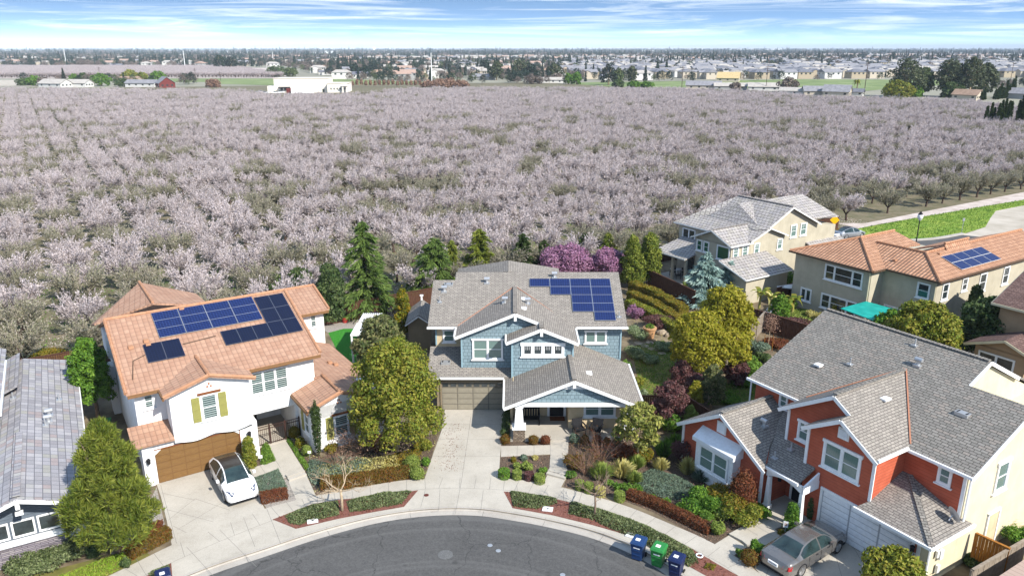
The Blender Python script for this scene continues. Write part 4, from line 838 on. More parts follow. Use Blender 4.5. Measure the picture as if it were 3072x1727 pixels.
# ================================================================ red house (right)
H3 = empty('house', (18.7, 29.1, 0), R(-58), 'red lap-sided two-storey house with grey roof and white garage door', 'house')
walls(H3, [('ext', [(-9.4, 1.6, 0), (-4, 1.6, 0), (-4, 1.6, 5.3), (-6.56, 1.6, 7.1), (-9.4, 1.6, 5.25)], (0, 6, 0)), ('ext', [(-7.5, .85, .02), (-3.65, .85, .02), (-3.65, .85, 5.35), (-5.5, .85, 6.45), (-7.5, .85, 5.3)], (0, 4, 0)),
           ('box', -13.1, -.62, 3.3, 7.6, 0, 5.36), ('box', -3.66, -.95, .85, 3.4, 0, 2.8), ('ext', [(-15.0, -.5, 0), (-9.0, -.5, 0), (-9.0, -.5, 2.75), (-11.9, -.5, 4.4), (-15.0, -.5, 2.6)], (0, 4.0, 0))], 'red')
walls(H3, [('ext', [(-.62, 3.28, 0), (-.62, 12.2, 0), (-.62, 12.2, 5.3), (-.62, 7.65, 7.35), (-.62, 3.28, 5.3)], (.06, 0, 0)), ('box', -13.0, -.6, 7.6, 15.8, 0, 5.35), ('ext', [(-3.55, 4.5, 5.3), (-3.55, 15.6, 5.3), (-3.55, 9.55, 8.2)], (-.2, 0, 0)),
           ('box', -.95, -.56, .85, 3.3, 0, 2.8), ('ext', [(-12.9, 3.5, 5.3), (-12.9, 15.6, 5.3), (-12.9, 9.55, 8.2)], (-.2, 0, 0))], 'cream2', 'side_wall')
rz_ = lambda v: 5.4 + .472 * (v - 3.1)
roof(H3, [[(-13.4, 2.9, rz_(2.9)), (-.25, 2.9, rz_(2.9)), (-.25, 7.65, rz_(7.65)), (-3.4, 7.65, rz_(7.65)), (-3.4, 9.55, rz_(9.55)), (-13.4, 9.55, rz_(9.55))],
          [(-13.4, 16.2, 5.3), (-3.4, 16.2, 5.3), (-3.4, 9.55, rz_(9.55)), (-13.4, 9.55, rz_(9.55))], [(-3.6, 12.4, 5.3), (-.25, 12.4, 5.3), (-.25, 7.65, rz_(7.65)), (-3.6, 7.65, rz_(7.65))]], 'shingle2')
pz3 = lambda u: 7.35 - .625 * abs(u + 6.56)
roof(H3, [[(-6.56, 1.2, 7.35), (-9.72, 1.2, pz3(-9.72)), (-9.72, 3.2, pz3(-9.72)), (-6.56, 7.3, 7.35)], [(-6.56, 1.2, 7.35), (-5.5, 1.2, pz3(-5.5)), (-5.5, .4, pz3(-5.5)), (-3.38, .4, pz3(-3.38)), (-3.38, 3.15, pz3(-3.38)), (-6.56, 7.3, 7.35)],
          [(-5.5, .4, pz3(-5.5)), (-7.58, .4, 5.39), (-7.58, 1.65, 5.39), (-5.5, 1.65, pz3(-5.5))]], 'shingle', name='gable_roof')
roof(H3, [[(-11.9, -.9, 4.62), (-15.1, -.9, 2.68), (-15.1, 3.5, 2.68), (-11.9, 3.5, 4.62)], [(-11.9, -.9, 4.62), (-8.65, -.9, 2.65), (-9.6, .6, 3.22), (-10.9, 3.45, 4.0), (-11.9, 3.5, 4.62)]], 'shingle', name='wing_roof')
roof(H3, [[(-9.55, -.45, 2.66), (-6.85, -.45, 2.66), (-6.85, .86, 3.2), (-7.5, .86, 3.2), (-7.5, 1.6, 3.5), (-9.4, 1.6, 3.5), (-9.4, 3.3, 4.2), (-10.9, 3.3, 4.2)]], 'shingle', name='porch_roof')
roof(H3, [[(-3.95, .12, 2.7), (-.1, .12, 2.7), (-.9, .9, 2.98), (-3.3, 3.28, 3.85), (-3.66, 3.28, 3.85), (-3.66, .86, 2.96)], [(-.1, .12, 2.7), (-.1, 3.6, 2.7), (-.6, 3.28, 2.9), (-3.3, 3.28, 3.85), (-.9, .9, 2.98)]], 'shingle', name='garage_roof')
cap_flat(H3, [((-6.56, 1.25, 7.36), (-6.56, 7.2, 7.36)), ((-11.9, -.85, 4.64), (-11.9, 3.4, 4.64)), ((-.15, .17, 2.73), (-3.2, 3.2, 3.84)), ((-13.3, 9.55, rz_(9.55)), (-3.5, 9.55, rz_(9.55)))], 'shingle2', .26)
MB().bar((-3.45, 3.2, 5.47), (-6.5, 7.25, 7.4), .07, .04).build('valley_flashing', M['copper'], H3); MB().bar((-9.6, 3.25, 5.5), (-6.62, 7.25, 7.4), .06, .03).build('valley_flashing', M['copper'], H3)
fascia(H3, [((-6.56, 1.17, 7.31), (-9.76, 1.17, pz3(-9.76) - .04)), ((-6.56, 1.17, 7.31), (-5.35, 1.17, pz3(-5.35) - .04)), ((-5.5, .37, pz3(-5.5) - .04), (-7.62, .37, 5.34)), ((-5.5, .37, pz3(-5.5) - .04), (-3.34, .37, pz3(-3.34) - .04)), ((-11.9, -.93, 4.58), (-15.15, -.93, 2.63)), ((-11.9, -.93, 4.58), (-8.6, -.93, 2.6)),
             ((-.22, 2.9, rz_(2.9)), (-.22, 7.65, rz_(7.65))), ((-3.37, 7.7, rz_(7.7)), (-3.37, 9.55, rz_(9.55))), ((-3.37, 9.55, rz_(9.55)), (-3.37, 13, 6.75)), ((-.22, 12.3, 5.35), (-.22, 7.65, rz_(7.65)))], 'white', .2)
fascia(H3, [((-13.45, 2.85, rz_(2.9)), (-9.75, 2.85, rz_(2.9))), ((-3.35, 2.85, rz_(2.9)), (-.2, 2.85, rz_(2.9))), ((-3.34, .45, 5.4), (-3.34, 2.85, 5.4)), ((-4.0, .07, 2.7), (-.05, .07, 2.7)), ((-.06, .1, 2.7), (-.06, 3.6, 2.7)), ((-9.6, -.5, 2.66), (-6.8, -.5, 2.66))], 'white', .14, .11, 'gutter', -.04)
for x, y, z0, z1 in ((-9.42, 1.54, 3.4, 5.3), (-7.55, .79, 3.1, 5.3), (-3.78, .79, 2.9, 5.35), (-.78, 3.24, 2.9, 5.3), (-1.08, .79, 0, 2.65), (-9.1, -.56, 0, 2.65), (-15.05, -.56, 0, 2.6), (-13.15, 3.44, 3, 5.3)): MB().box(x, x + .16, y, y + .06, z0, z1).build('corner_board', M['white'], H3)
for x, y, z0, z1 in ((-.42, 3.2, 2.8, 5.2), (-.5, .82, 0, 2.6), (-13.3, 3.1, 1.5, 5.2)): MB().tube([(x, y, z0), (x, y, z1)], .05, 6).build('downspout', M['white'], H3)
window(H3, (-6.52, .85, 3.5), 2.14, 1.56, n=2, casing=.13); window(H3, (-8.68, 1.6, 3.83), .78, 1.2, glass='g_blind', grid=2, casing=.11); window(H3, (-11.35, 3.3, 4.2), .6, .92)
window(H3, (-1.98, 3.3, 4.1), .68, .98, casing=.11); window(H3, (-.56, 5.85, 3.3), 1.15, 1.72, 'right', casing=.13)
for x, y, z, w, h in ((-5.82, .85, 5.45, .62, .6), (-12.4, -.5, 3.2, .66, .7)):
    q = MB(); q.box(x, x + w, y - .06, y, z, z + h)
    for k in range(6): q.hexa([(x + .07, y - .1, z + .07 + k * (h - .16) / 6), (x + w - .07, y - .1, z + .07 + k * (h - .16) / 6), (x + w - .07, y - .06, z + .09 + k * (h - .16) / 6), (x + .07, y - .06, z + .09 + k * (h - .16) / 6)], [(x + .07, y - .1, z + .09 + k * (h - .16) / 6), (x + w - .07, y - .1, z + .09 + k * (h - .16) / 6), (x + w - .07, y - .06, z + .15 + k * (h - .16) / 6), (x + .07, y - .06, z + .15 + k * (h - .16) / 6)])
    q.build('louvre_vent', M['white'], H3)
# white bay window with metal hood
walls(H3, [('box', -13.35, -10.55, -1.1, -.5, 0, 2.55)], 'white', 'bay_window_wall')
window(H3, (-13.05, -1.1, .85), 2.2, 1.45, n=2, casing=.1, head=False)
walls(H3, [('ext', [(-13.5, -1.3, 2.4), (-13.5, -.5, 2.4), (-13.5, -.5, 3.1), (-13.5, -1.3, 2.62)], (3.1, 0, 0))], 'garage_wh', 'bay_hood')
gdoor(H3, (-6.2, .85, .03), 4.85, 2.2, 'garage_wh', rows=7, cols=3, tw=.14, label='white panelled garage door')
# porch: arch, columns, door
q = MB()
for i in range(12):
    x0 = -8.85 + 2.3 * i / 12; x1 = x0 + 2.3 / 12; h_ = lambda x: 2.12 + .3 * math.sin((x + 8.85) / 2.3 * math.pi)
    q.ext([(x0, -.4, 2.58), (x1, -.4, 2.58), (x1, -.4, h_(x1)), (x0, -.4, h_(x0))], (0, .12, 0))
q.ext([(-6.62, -.4, 2.58), (-6.62, .84, 2.58), (-6.62, .84, 2.15), (-6.62, -.4, 2.1)], (.12, 0, 0)); q.ext([(-6.6, -.35, 2.58), (-6.6, .8, 2.58), (-6.6, .8, 3.05)], (.1, 0, 0)); q.build('porch_arch', M['white'], H3)
for x in (-8.66, -6.6):
    MB().hexa([(x - .13, -.46, .45), (x + .13, -.46, .45), (x + .13, -.2, .45), (x - .13, -.2, .45)], [(x - .09, -.42, 2.15), (x + .09, -.42, 2.15), (x + .09, -.24, 2.15), (x - .09, -.24, 2.15)]).box(x - .18, x + .18, -.51, -.15, .15, .45).build('porch_column', M['white'], H3)
walls(H3, [('box', -9.0, -6.2, -.75, 1.6, 0, .16)], 'conc', 'porch_floor')
d = MB().box(0, .95, -.05, 0, 0, 2.05).build('front_door', M['black'], H3, loc=(-8.55, 1.6, .16)); MB().box(-.14, 0, -.08, 0, 0, 2.15).box(.95, 1.09, -.08, 0, 0, 2.15).build('trim', M['white'], d)
d = MB().box(0, .95, -.05, 0, 0, 2.0).build('side_door', M['cream'], H3, loc=(-.56, 5.95, .1), rot=(0, 0, FR['right'])); MB().box(-.12, 0, -.08, 0, 0, 2.1).box(.95, 1.07, -.08, 0, 0, 2.1).box(-.12, 1.07, -.08, 0, 2.0, 2.12).build('trim', M['white'], d)
for p, k in (((-10.6, 5.5, rz_(5.5) + .03), 'flat'), ((-7.2, 9.0, rz_(9.0)), 'pipe'), ((-9.2, 6.3, rz_(6.3) + .02), 'pipe'), ((-6.2, 7.8, rz_(7.8)), 'turbine'), ((-2.6, 5.9, rz_(5.9)), 'box'), ((-5.6, 4.1, 6.8), 'flat'), ((-10.6, 1.2, 3.85), 'turbine'), ((-8.6, 1.1, 3.35), 'pipe'), ((-8.9, .2, 2.95), 'pipe')): roof_vent(H3, p, k)
lantern(H3, (-1.2, .85, 1.85)); lantern(H3, (-8.5, .5, 1.9))
q = MB().box(0, .42, -.03, 0, 0, .16); pl = q.build('house_number', M['white'], H3, loc=(-1.42, .85, 1.38))
tx = bpy.data.curves.new('digits', 'FONT'); tx.body = '3888'; tx.size = .15; tx.extrude = .004; tx.space_character = 1.15; t0_ = bpy.data.objects.new('digits', tx); to = bpy.data.objects.new('digits', bpy.data.meshes.new_from_object(t0_)); bpy.data.objects.remove(t0_); col.objects.link(to); to.parent = pl; to.location = (.03, -.036, .03); to.rotation_euler = (math.pi / 2, 0, 0); to.data.materials.clear(); to.data.materials.append(M['black'])
q = MB().box(0, .28, 0, .12, 0, .5).box(.34, .52, 0, .1, .2, .55).box(.1, .32, 0, .12, -.7, -.3); q.build('utility_box', M['gutter'], H3, loc=(-.5, 1.9, 1.3), rot=(0, 0, FR['right'] + math.pi))
# satellite dish on the garage roof (bolted on: part of the house)
q = MB(); q.lathe([(.02, 0), (.2, .012), (.33, .05), (.40, .08), (.39, .085), (.2, .025), (.02, .01)], n=20); ds = q.build('satellite_dish', M['metal'], H3, loc=(-.6, 2.5, 3.3)); dv = Matrix.Rotation(R(58), 3, 'Z') @ Vector((.92, .12, .35)); ds.rotation_euler = dv.to_track_quat('Z', 'Y').to_euler()
MB().tube([(0, -.2, 0), (0, -.1, .35)], .015, 5).tube([(0, 0, -.01), (-.1, -.1, -.3)], .025, 6).build('mast', M['metal'], ds)
# ================================================================ tan house with orange tile roof (right, behind)
H4 = empty('house', (35.8, 61.7, 0), R(-57.5), 'tan two-storey house with orange barrel tile hip roof and a solar array', 'house')
walls(H4, [('box', -12.9, -4.9, -1.75, 11, 0, 5.32), ('box', -4.9, -.05, .05, 20, 0, 5.32)], 'tan')
roof(H4, [[(-13.3, -2.2, 5.4), (-4.55, -2.2, 5.4), (-8.9, 2.15, 7.02)], [(-13.3, -2.2, 5.4), (-8.9, 2.15, 7.02), (-8.9, 7.5, 7.02), (-13.3, 12, 5.4)], [(-4.55, -2.2, 5.4), (-4.55, -.35, 5.4), (-6.9, 2.0, 6.28), (-6.4, 8, 6.1), (-8.9, 7.5, 7.02), (-8.9, 2.15, 7.02)],
          [(-4.6, -.35, 5.4), (.35, -.35, 5.4), (-3.1, 3.1, 6.68), (-8.2, 3.1, 6.68)], [(.35, -.35, 5.4), (.35, 20, 5.4), (-3.1, 20, 6.68), (-3.1, 3.1, 6.68)], [(-3.1, 3.1, 6.68), (-3.1, 20, 6.68), (-6.5, 20, 5.4), (-6.5, 3.1, 5.4)],
          [(-3.1, 6.0, 7.05), (-3.1, 10, 7.05), (-2.7, 10.1, 6.5), (-2.7, 5.9, 6.5)], [(-3.1, 6.0, 7.05), (-3.1, 10, 7.05), (-5.6, 10.5, 6.2), (-5.6, 5.5, 6.2)]], 'tile2')
cap(H4, [((-4.55, -2.2, 5.45), (-8.9, 2.15, 7.07)), ((-13.3, -2.2, 5.45), (-8.9, 2.15, 7.07)), ((.35, -.35, 5.45), (-3.1, 3.1, 6.73)), ((-3.1, 3.1, 6.73), (-3.1, 20, 6.73)), ((-8.9, 2.15, 7.07), (-8.9, 7.5, 7.07)), ((-3.1, 3.1, 6.73), (-7.8, 3.1, 6.73)), ((-3.1, 6, 7.14), (-3.1, 10, 7.14))], r=.11)
fascia(H4, [((-13.35, -2.25, 5.4), (-4.5, -2.25, 5.4)), ((-4.5, -2.2, 5.4), (-4.5, -.4, 5.4)), ((-4.5, -.4, 5.4), (.4, -.4, 5.4)), ((.4, -.4, 5.4), (.4, 20, 5.4))], 'fascia_dk', .16, .1, 'gutter', -.06)
W4 = dict(glass='g_dark', casing=.12, head=False)
window(H4, (-9.55, -1.75, 3.45), 3.9, 1.5, n=3, gaps=[.85, 1.72, .85], **W4); window(H4, (-11.9, -1.75, .75), 1.25, 1.3, n=2, mid=False, **W4); window(H4, (-9.6, -1.75, .65), 3.7, 1.45, n=3, gaps=[.8, 1.62, .8], **W4); window(H4, (-1.7, .05, 3.5), 1.15, 1.4, **W4)
window(H4, (-4.4, .05, .7), 2.2, 1.4, n=2, **W4)
for y, w, z, h, g_ in ((.95, 1.0, 3.4, 1.55, 0), (4.05, .9, 3.7, 1.25, 3), (6.95, 1.2, 3.15, 1.75, 0), (11.05, 1.1, 3.15, 1.75, 3)): window(H4, (-.05, y, z), w, h, 'right', grid=g_, **W4)
for x, y in ((-4.98, -1.85), (-.1, -.02)): MB().tube([(x, y, .2), (x, y, 5.2)], .05, 6).build('downspout', M['cream2'], H4)
zt = lambda u: 5.4 + .371 * (.35 - u)
for i in range(4):
    for j in range(2): panel(H4, (-.25 - j * .98, 4.0 + i * 1.66, zt(-.25 - j * .98)), (0, 1.62, 0), (-.96, 0, .96 * .371), frame='gutter')
for p in ((-2.6, 4.4), (-4.6, 1.0)): roof_vent(H4, (p[0], p[1], 6.5 if p[0] > -4 else 5.95), 'clay')
# ================================================================ cream house with pale flat tiles (behind it)
H5 = empty('house', (22, 74.3, 0), R(-57), 'cream two-storey house with pale flat tile gables and covered patio', 'house')
walls(H5, [('box', -10.35, -.3, 3.0, 17, 0, 5.3), ('box', -5.1, -.3, .2, 3.1, 0, 5.1), ('ext', [(-.35, 2.9, 5.2), (-.35, 5.5, 6.25), (-.35, 8.1, 5.2)], (.06, 0, 0)), ('ext', [(-.32, 5.0, 5.2), (-.32, 5.2, 6.3), (-.32, 8.8, 8.05), (-.32, 13.4, 5.9), (-.32, 16.8, 5.2)], (-.2, 0, 0)), ('ext', [(-5.1, .2, 5), (-.3, .2, 5), (-2.65, .2, 6.2)], (0, 3, 0)),
           ('box', -.3, 2.95, -1.05, 5.15, 0, 2.75), ('box', -8.0, -1.6, 6.0, 8, 5.3, 6.4)], 'tan')
roof(H5, [[(-10.8, 2.6, 5.4), (.1, 2.6, 5.35), (.1, 5.5, 6.42), (-7.9, 5.5, 6.42)], [(.1, 5.5, 6.42), (.1, 8.4, 5.3), (-6, 8.4, 5.3), (-6, 5.5, 6.42)], [(-7.9, 5.5, 6.42), (-1, 4.4, 6.1), (.1, 4.9, 6.3), (.1, 8.8, 8.25), (-7.3, 8.8, 8.25)], [(-10.8, 2.6, 5.4), (-7.9, 5.5, 6.42), (-7.3, 8.8, 8.25), (-10.8, 14, 5.4)],
          [(.1, 8.8, 8.25), (.1, 13.8, 5.9), (-7.3, 13.8, 5.9), (-7.3, 8.8, 8.25)], [(-5.4, 6.6, 7.95), (-1.0, 5.0, 6.32), (-1.0, 6, 6.75), (-3.6, 9, 7.95), (-4.9, 9.2, 8.0)], [(-5.4, 6.6, 7.95), (-8.2, 5.0, 6.32), (-8.2, 7, 6.6), (-4.9, 9.2, 8.0)], [(-5.4, 6.6, 7.95), (-8.2, 5.0, 6.3), (-1.0, 5.0, 6.3)],
          [(-4.7, 9, 8.1), (-4.7, 16.5, 8.1), (-.6, 17.8, 6.1), (-.6, 12, 6.5), (-2.4, 9, 7.3)], [(-4.7, 9, 8.1), (-4.7, 16.5, 8.1), (-9, 17.8, 6.1), (-9, 9, 6.1)]], 'flat_tile')
roof(H5, [[(-2.65, -.28, 6.38), (-5.4, -.28, 5.2), (-5.4, 3.2, 5.2), (-2.65, 5.2, 6.38)], [(-2.65, -.28, 6.38), (.05, -.28, 5.2), (.05, 3.0, 5.2), (-2.65, 5.2, 6.38)]], 'flat_tile', name='gable_roof')
roof(H5, [[(3.25, -1.5, 2.75), (3.25, 5.5, 2.75), (-.28, 5.5, 3.9), (-.28, -1.5, 3.9)]], 'flat_tile', name='lower_roof'); roof(H5, [[(-9.7, -1.3, 2.9), (-4.95, -1.3, 2.9), (-4.95, 3.0, 3.9), (-9.7, 3.0, 3.9)]], 'flat_tile', name='patio_roof'); roof(H5, [[(-.3, 12, 3.9), (1.9, 12, 3.1), (1.9, 18, 3.1), (-.3, 18, 3.9)]], 'flat_tile', name='lower_roof')
fascia(H5, [((-10.85, 2.55, 5.4), (-5.4, 2.55, 5.4)), ((-2.65, -.3, 6.35), (-5.45, -.3, 5.15)), ((-2.65, -.3, 6.35), (.1, -.3, 5.15)), ((.1, -.28, 5.2), (.1, 3, 5.2)), ((3.3, -1.5, 2.75), (3.3, 5.5, 2.75)), ((-9.7, -1.35, 2.9), (-5, -1.35, 2.9)), ((.13, 2.6, 5.3), (.13, 5.5, 6.4)), ((.13, 5.5, 6.4), (.13, 8.4, 5.3)), ((.13, 8.8, 8.2), (.13, 5.3, 6.45)), ((.13, 8.8, 8.2), (.13, 13.8, 5.85)), ((3.27, -1.53, 2.75), (-.28, -1.53, 3.9))], 'gutter', .13, .07)
cap_flat(H5, [((.1, 8.8, 8.3), (-7.3, 8.8, 8.3)), ((.1, 5.5, 6.46), (-7.8, 5.5, 6.46)), ((-2.65, -.2, 6.42), (-2.65, 5.1, 6.42))], 'flat_tile')
W5 = dict(casing=.11, head=False)
window(H5, (-9.8, 3.0, 3.5), 1.95, 1.4, n=2, mid=False, glass='g_dark', **W5); window(H5, (-4.95, .2, 3.7), .8, 1.2, glass='g_green', **W5); window(H5, (-4.0, .2, 3.7), .8, 1.2, glass='g_green', **W5); window(H5, (-2.15, .2, 3.4), 1.7, 1.5, mid=False, glass='g_green', **W5)
for y, w, z, h in ((.45, .85, 3.6, 1.25), (1.8, .9, 3.6, 1.3), (3.6, .85, 3.7, 1.2), (7.2, .85, 3.7, 1.2), (9.2, 1.0, 4.75, 1.4), (10.8, 1.05, 4.75, 1.4)): window(H5, (-.3, y, z), w, h, 'right', grid=2, **W5)
window(H5, (1.0, -1.05, .6), 1.2, 1.1, glass='g_blind', **W5)
for x in (-9.5, -7.2, -5.3): MB().box(x, x + .25, -1.1, -.85, 0, 2.7).build('patio_post', M['tan'], H5)
walls(H5, [('box', -9.6, -4.9, -1.4, 3, 0, .08)], 'conc', 'patio_floor'); MB().box(-9, -5.3, 2.94, 3.0, .1, 2.3).build('sliding_door', M['g_dark'], H5)
# ================================================================ grey-roofed house with stone front (left edge)
H6 = empty('house', (-22.2, 32.8, 0), R(30.5), 'house with pale grey concrete tile roof, stone base and grey siding at the left edge', 'house')
walls(H6, [('ext', [(1.05, .12, 0), (1.05, .12, 2.95), (-1.6, .12, 3.85), (-4.2, .12, 3.2), (-4.2, .12, 0)], (0, 18.8, 0))], 'stucco_w')
walls(H6, [('box', -4.0, .03, -.05, .12, 0, 1.15)], 'ledge', 'stone_base')
walls(H6, [('box', -4.0, .0, -.02, .115, 1.15, 2.55), ('ext', [(-3.9, -.02, 2.55), (0, -.02, 2.55), (0, -.02, 3.3), (-1.6, -.02, 3.8), (-3.9, -.02, 3.1)], (0, .13, 0))], 'grey_lap', 'siding')
walls(H6, [('box', -4.05, .06, -.16, -.05, 1.12, 1.42)], 'garage_wh', 'stone_ledge')
for x in (-1.02, -2.1, -3.18): window(H6, (x - .02, -.02, 1.5), .98, .88, glass='g_dark', head=False, mid=False, sill=False, casing=.05)
roof(H6, [[(1.4, -1.1, 3.0), (1.4, 19.4, 3.0), (-1.6, 18.4, 4.1), (-1.6, -1.1, 4.1)], [(-1.6, -1.1, 4.1), (-1.6, 18.4, 4.1), (-4.6, 18.4, 3.0), (-4.6, -1.1, 3.0)]], 'conc_tile')
roof(H6, [[(-1.7, 12.6, 4.5), (-1.7, 18.6, 4.5), (-4, 18.6, 3.5), (-4, 12.6, 3.5)]], 'conc_tile', name='rear_roof')
cap_flat(H6, [((-1.6, -1.0, 4.15), (-1.6, 6.2, 4.15))], 'conc_tile', .4)
fascia(H6, [((-1.6, -1.13, 4.05), (1.45, -1.13, 2.95)), ((-1.6, -1.13, 4.05), (-4.65, -1.13, 2.95)), ((1.44, -1.1, 3.0), (1.44, 19.4, 3.0)), ((1.4, 19.42, 3), (-1.6, 18.45, 4.1))], 'white', .16, .06)
walls(H6, [('box', -10, -2.75, 7.2, 17, 0, 5.25)], 'stucco_w', 'upper_wall'); roof(H6, [[(-2.3, 6.7, 5.3), (-2.3, 17.4, 5.3), (-6.4, 17.4, 6.9), (-6.4, 6.7, 6.9)], [(-10.5, 6.7, 5.3), (-10.5, 17.4, 5.3), (-6.4, 17.4, 6.9), (-6.4, 6.7, 6.9)]], 'conc_tile', name='upper_roof'); walls(H6, [('ext', [(-10, 7.2, 5.2), (-2.75, 7.2, 5.2), (-6.4, 7.2, 6.65)], (0, 9.8, 0))], 'stucco_w', 'gable_wall'); fascia(H6, [((-2.26, 6.7, 5.3), (-2.26, 15.2, 5.3)), ((-2.3, 6.66, 5.3), (-6.4, 6.66, 6.9)), ((-10.5, 6.66, 5.3), (-6.4, 6.66, 6.9))], 'white', .2, .1)
MB().box(-1.68, -1.5, -1.1, -.9, 3.5, 4.0).box(-1.75, -1.42, -1.02, -.8, 3.15, 3.3).build('gable_bracket', M['white'], H6)
for p, k in (((.3, 11.6, 3.42), 'pipe'), ((-.2, 9.0, 3.62), 'turbine'), ((-.25, 8.1, 3.64), 'turbine'), ((-.4, 7.6, 3.68), 'pipe'), ((-2.0, 11.8, 4.0), 'pipe')): roof_vent(H6, p, k)
# ================================================================ brown house (right edge)
H7 = empty('house', (41, 47, 0), R(-58), 'brown stucco house with reddish shingle roof at the right edge', 'house')
walls(H7, [('box', -9.4, 3, 1.9, 14, 0, 5.3), ('box', -9.3, -5.7, -1.0, 1.95, 0, 2.7), ('ext', [(-9.3, -1.0, 2.6), (-5.1, -1.0, 2.6), (-7.15, -1.0, 3.5)], (0, 2.9, 0))], 'brownst'); walls(H7, [('ext', [(-9.4, 1.9, 5.2), (-9.4, 14, 5.2), (-9.4, 7.9, 7.9)], (.2, 0, 0))], 'brownst', 'gable_wall')
roof(H7, [[(-9.85, 1.45, 5.35), (3, 1.45, 5.35), (3, 7.9, 8.3), (-9.85, 7.9, 8.3)], [(-9.85, 14.4, 5.35), (3, 14.4, 5.35), (3, 7.9, 8.3), (-9.85, 7.9, 8.3)]], 'shinglebr')
roof(H7, [[(-7.15, -1.45, 3.72), (-9.9, -1.45, 2.65), (-9.9, 1.9, 2.65), (-7.15, 1.9, 3.72)], [(-7.15, -1.45, 3.72), (-4.4, -1.45, 2.65), (-4.4, 1.9, 2.65), (-7.15, 1.9, 3.72)]], 'shinglebr', name='lower_roof')
fascia(H7, [((-9.9, 1.4, 5.35), (3, 1.4, 5.35)), ((-9.9, 1.45, 5.3), (-9.9, 7.9, 8.25)), ((-7.15, -1.48, 3.68), (-9.95, -1.48, 2.6)), ((-7.15, -1.48, 3.68), (-4.35, -1.48, 2.6))], 'cream2', .18, .06)
window(H7, (-9.0, -1.0, .9), 2.6, 1.35, n=2, glass='g_dark', mid=False, casing=.1, head=False)
# ================================================================ neighbour's roof, bottom right corner
H8 = empty('house', tuple(at(2944, 1727, 2.6) * 1)[:2] + (0,), R(-58 + 90), 'low building with pinkish corrugated roof in the bottom right corner', 'building')
H8.rotation_euler = (0, 0, R(32)); H8.location = (20.6, 27.6, 0)
t_ = NT('corrugated_pink', .7, .3); sx = t_.n('ShaderNodeSeparateXYZ'); t_.l(t_.tc.outputs['UV'], sx.inputs[0]); m1 = t_.n('ShaderNodeMath', operation='MULTIPLY', ins={1: 3.2}); t_.l(sx.outputs[0], m1.inputs[0]); m2 = t_.n('ShaderNodeMath', operation='FRACT'); t_.l(m1.outputs[0], m2.inputs[0])
t_.color(t_.ramp(m2.outputs[0], [(.0, lin('#7a665c')), (.12, lin('#ab9588'))])); t_.bump(m2.outputs[0], .02); M['corr'] = t_.m
roof(H8, [[(-.6, -6, 2.6), (6, -6, 2.6), (6, .1, 2.2), (-.6, .1, 2.2)]], 'corr'); walls(H8, [('box', -.3, 6, -6, -.2, 0, 2.15)], 'brownst')
# ================================================================ garden shed
H9 = empty('shed', (-7.8, 60.9, 0), R(2), 'small taupe garden shed with grey gabled roof beside the blue house', 'shed')
walls(H9, [('box', -.85, .95, -1.1, 2.6, 0, 2.3), ('ext', [(-.85, -1.1, 2.3), (.95, -1.1, 2.3), (.05, -1.1, 2.95)], (0, 3.7, 0))], 'taupe')
roof(H9, [[(.05, -1.35, 3.1), (-1.05, -1.35, 2.3), (-1.05, 2.8, 2.3), (.05, 2.8, 3.1)], [(.05, -1.35, 3.1), (1.15, -1.35, 2.3), (1.15, 2.8, 2.3), (.05, 2.8, 3.1)]], 'shingle', .08)
fascia(H9, [((.05, -1.37, 3.06), (-1.08, -1.37, 2.25)), ((.05, -1.37, 3.06), (1.18, -1.37, 2.25))], 'white', .1, .04); MB().box(-.05, .1, 2.6, 2.7, 3.0, 3.5).box(-.12, .17, 2.55, 2.75, 3.45, 3.55).build('finial', M['white'], H9)
# ---------------------------------------------------------------- fences
def fence(a, b, h=1.8, mat='wood_dk', label='', cat='fence', group=None, base=0):
    a = Vector((a[0], a[1], 0)); b = Vector((b[0], b[1], 0)); l = (b - a).length; t = empty('wood_fence', a, math.atan2(b.y - a.y, b.x - a.x), label, cat, group)
    q = MB(); n = int(l / .15)
    for i in range(n): x = i * l / n; q.box(x + .008, x + l / n - .008, -.01 + .004 * (i % 3), .014, .03, h - .05 - rnd.random() * .03)
    q.build('boards', M[mat], t); q = MB()
    for z in (.3, h * .55, h - .1): q.box(0, l, .014, .06, z, z + .09)
    q.box(0, l, -.05, .09, h - .04, h + .01); q.build('rails', M['wood_gr' if mat == 'wood_gr' else mat], t)
    for i in range(int(l / 2.4) + 1): MB().box(-.05, .05, .015, .11, 0, h - .05).build('post', M[mat], t, loc=(min(i * 2.4, l), 0, 0))
    return t
fence(oa(-14, -2.6), oa(2, -2.6), label='dark wood fence behind the grey-roofed house at the orchard edge')
fence(oa(2, -2.6), oa(26, -2.6), label='dark wood fence behind the white house yard at the orchard edge')
fence(oa(26, -2.6), oa(60, -2.6), label='dark wood fence behind the blue house and conifers')
fence((14.4, 77.6), (17.6, 70.2), label='dark brown fence in front of the cream house patio')
fence((25.9, 71.3), (28.0, 72.9), label='short dark brown fence piece between the cream and tan houses')
fence((20.4, 66.6), (25.4, 60.0), label='dark brown fence along the trampoline yard behind the golden trees')
fence((22.3, 64.1), (18.6, 58.2), mat='wood_gr', label='weathered brown fence running forward beside the golden trees')
fence((40.0, 100.5), (44.5, 103.0), label='brown fence behind the yellow diamond sign')
fence(oa(60, -2.6), oa(92, -2.6), label='brown fence behind the cream house at the orchard edge')
fence((8.55, 47.4), (10.4, 47.4), h=1.6, label='low brown lattice-topped fence beside the porch of the blue house')
fence((11.4, 48.5), (14.0, 43.0), label='dark fence between the lawn and the red house yard', h=1.5)
fence((22.3, 31.7), (23.2, 30.5), mat='wood_or', label='orange-stained wood gate fence beside the red house')
fence((20.7, 29.1), (24.6, 31.4), mat='wood_gr', h=1.7, label='grey weathered fence in the bottom right corner')
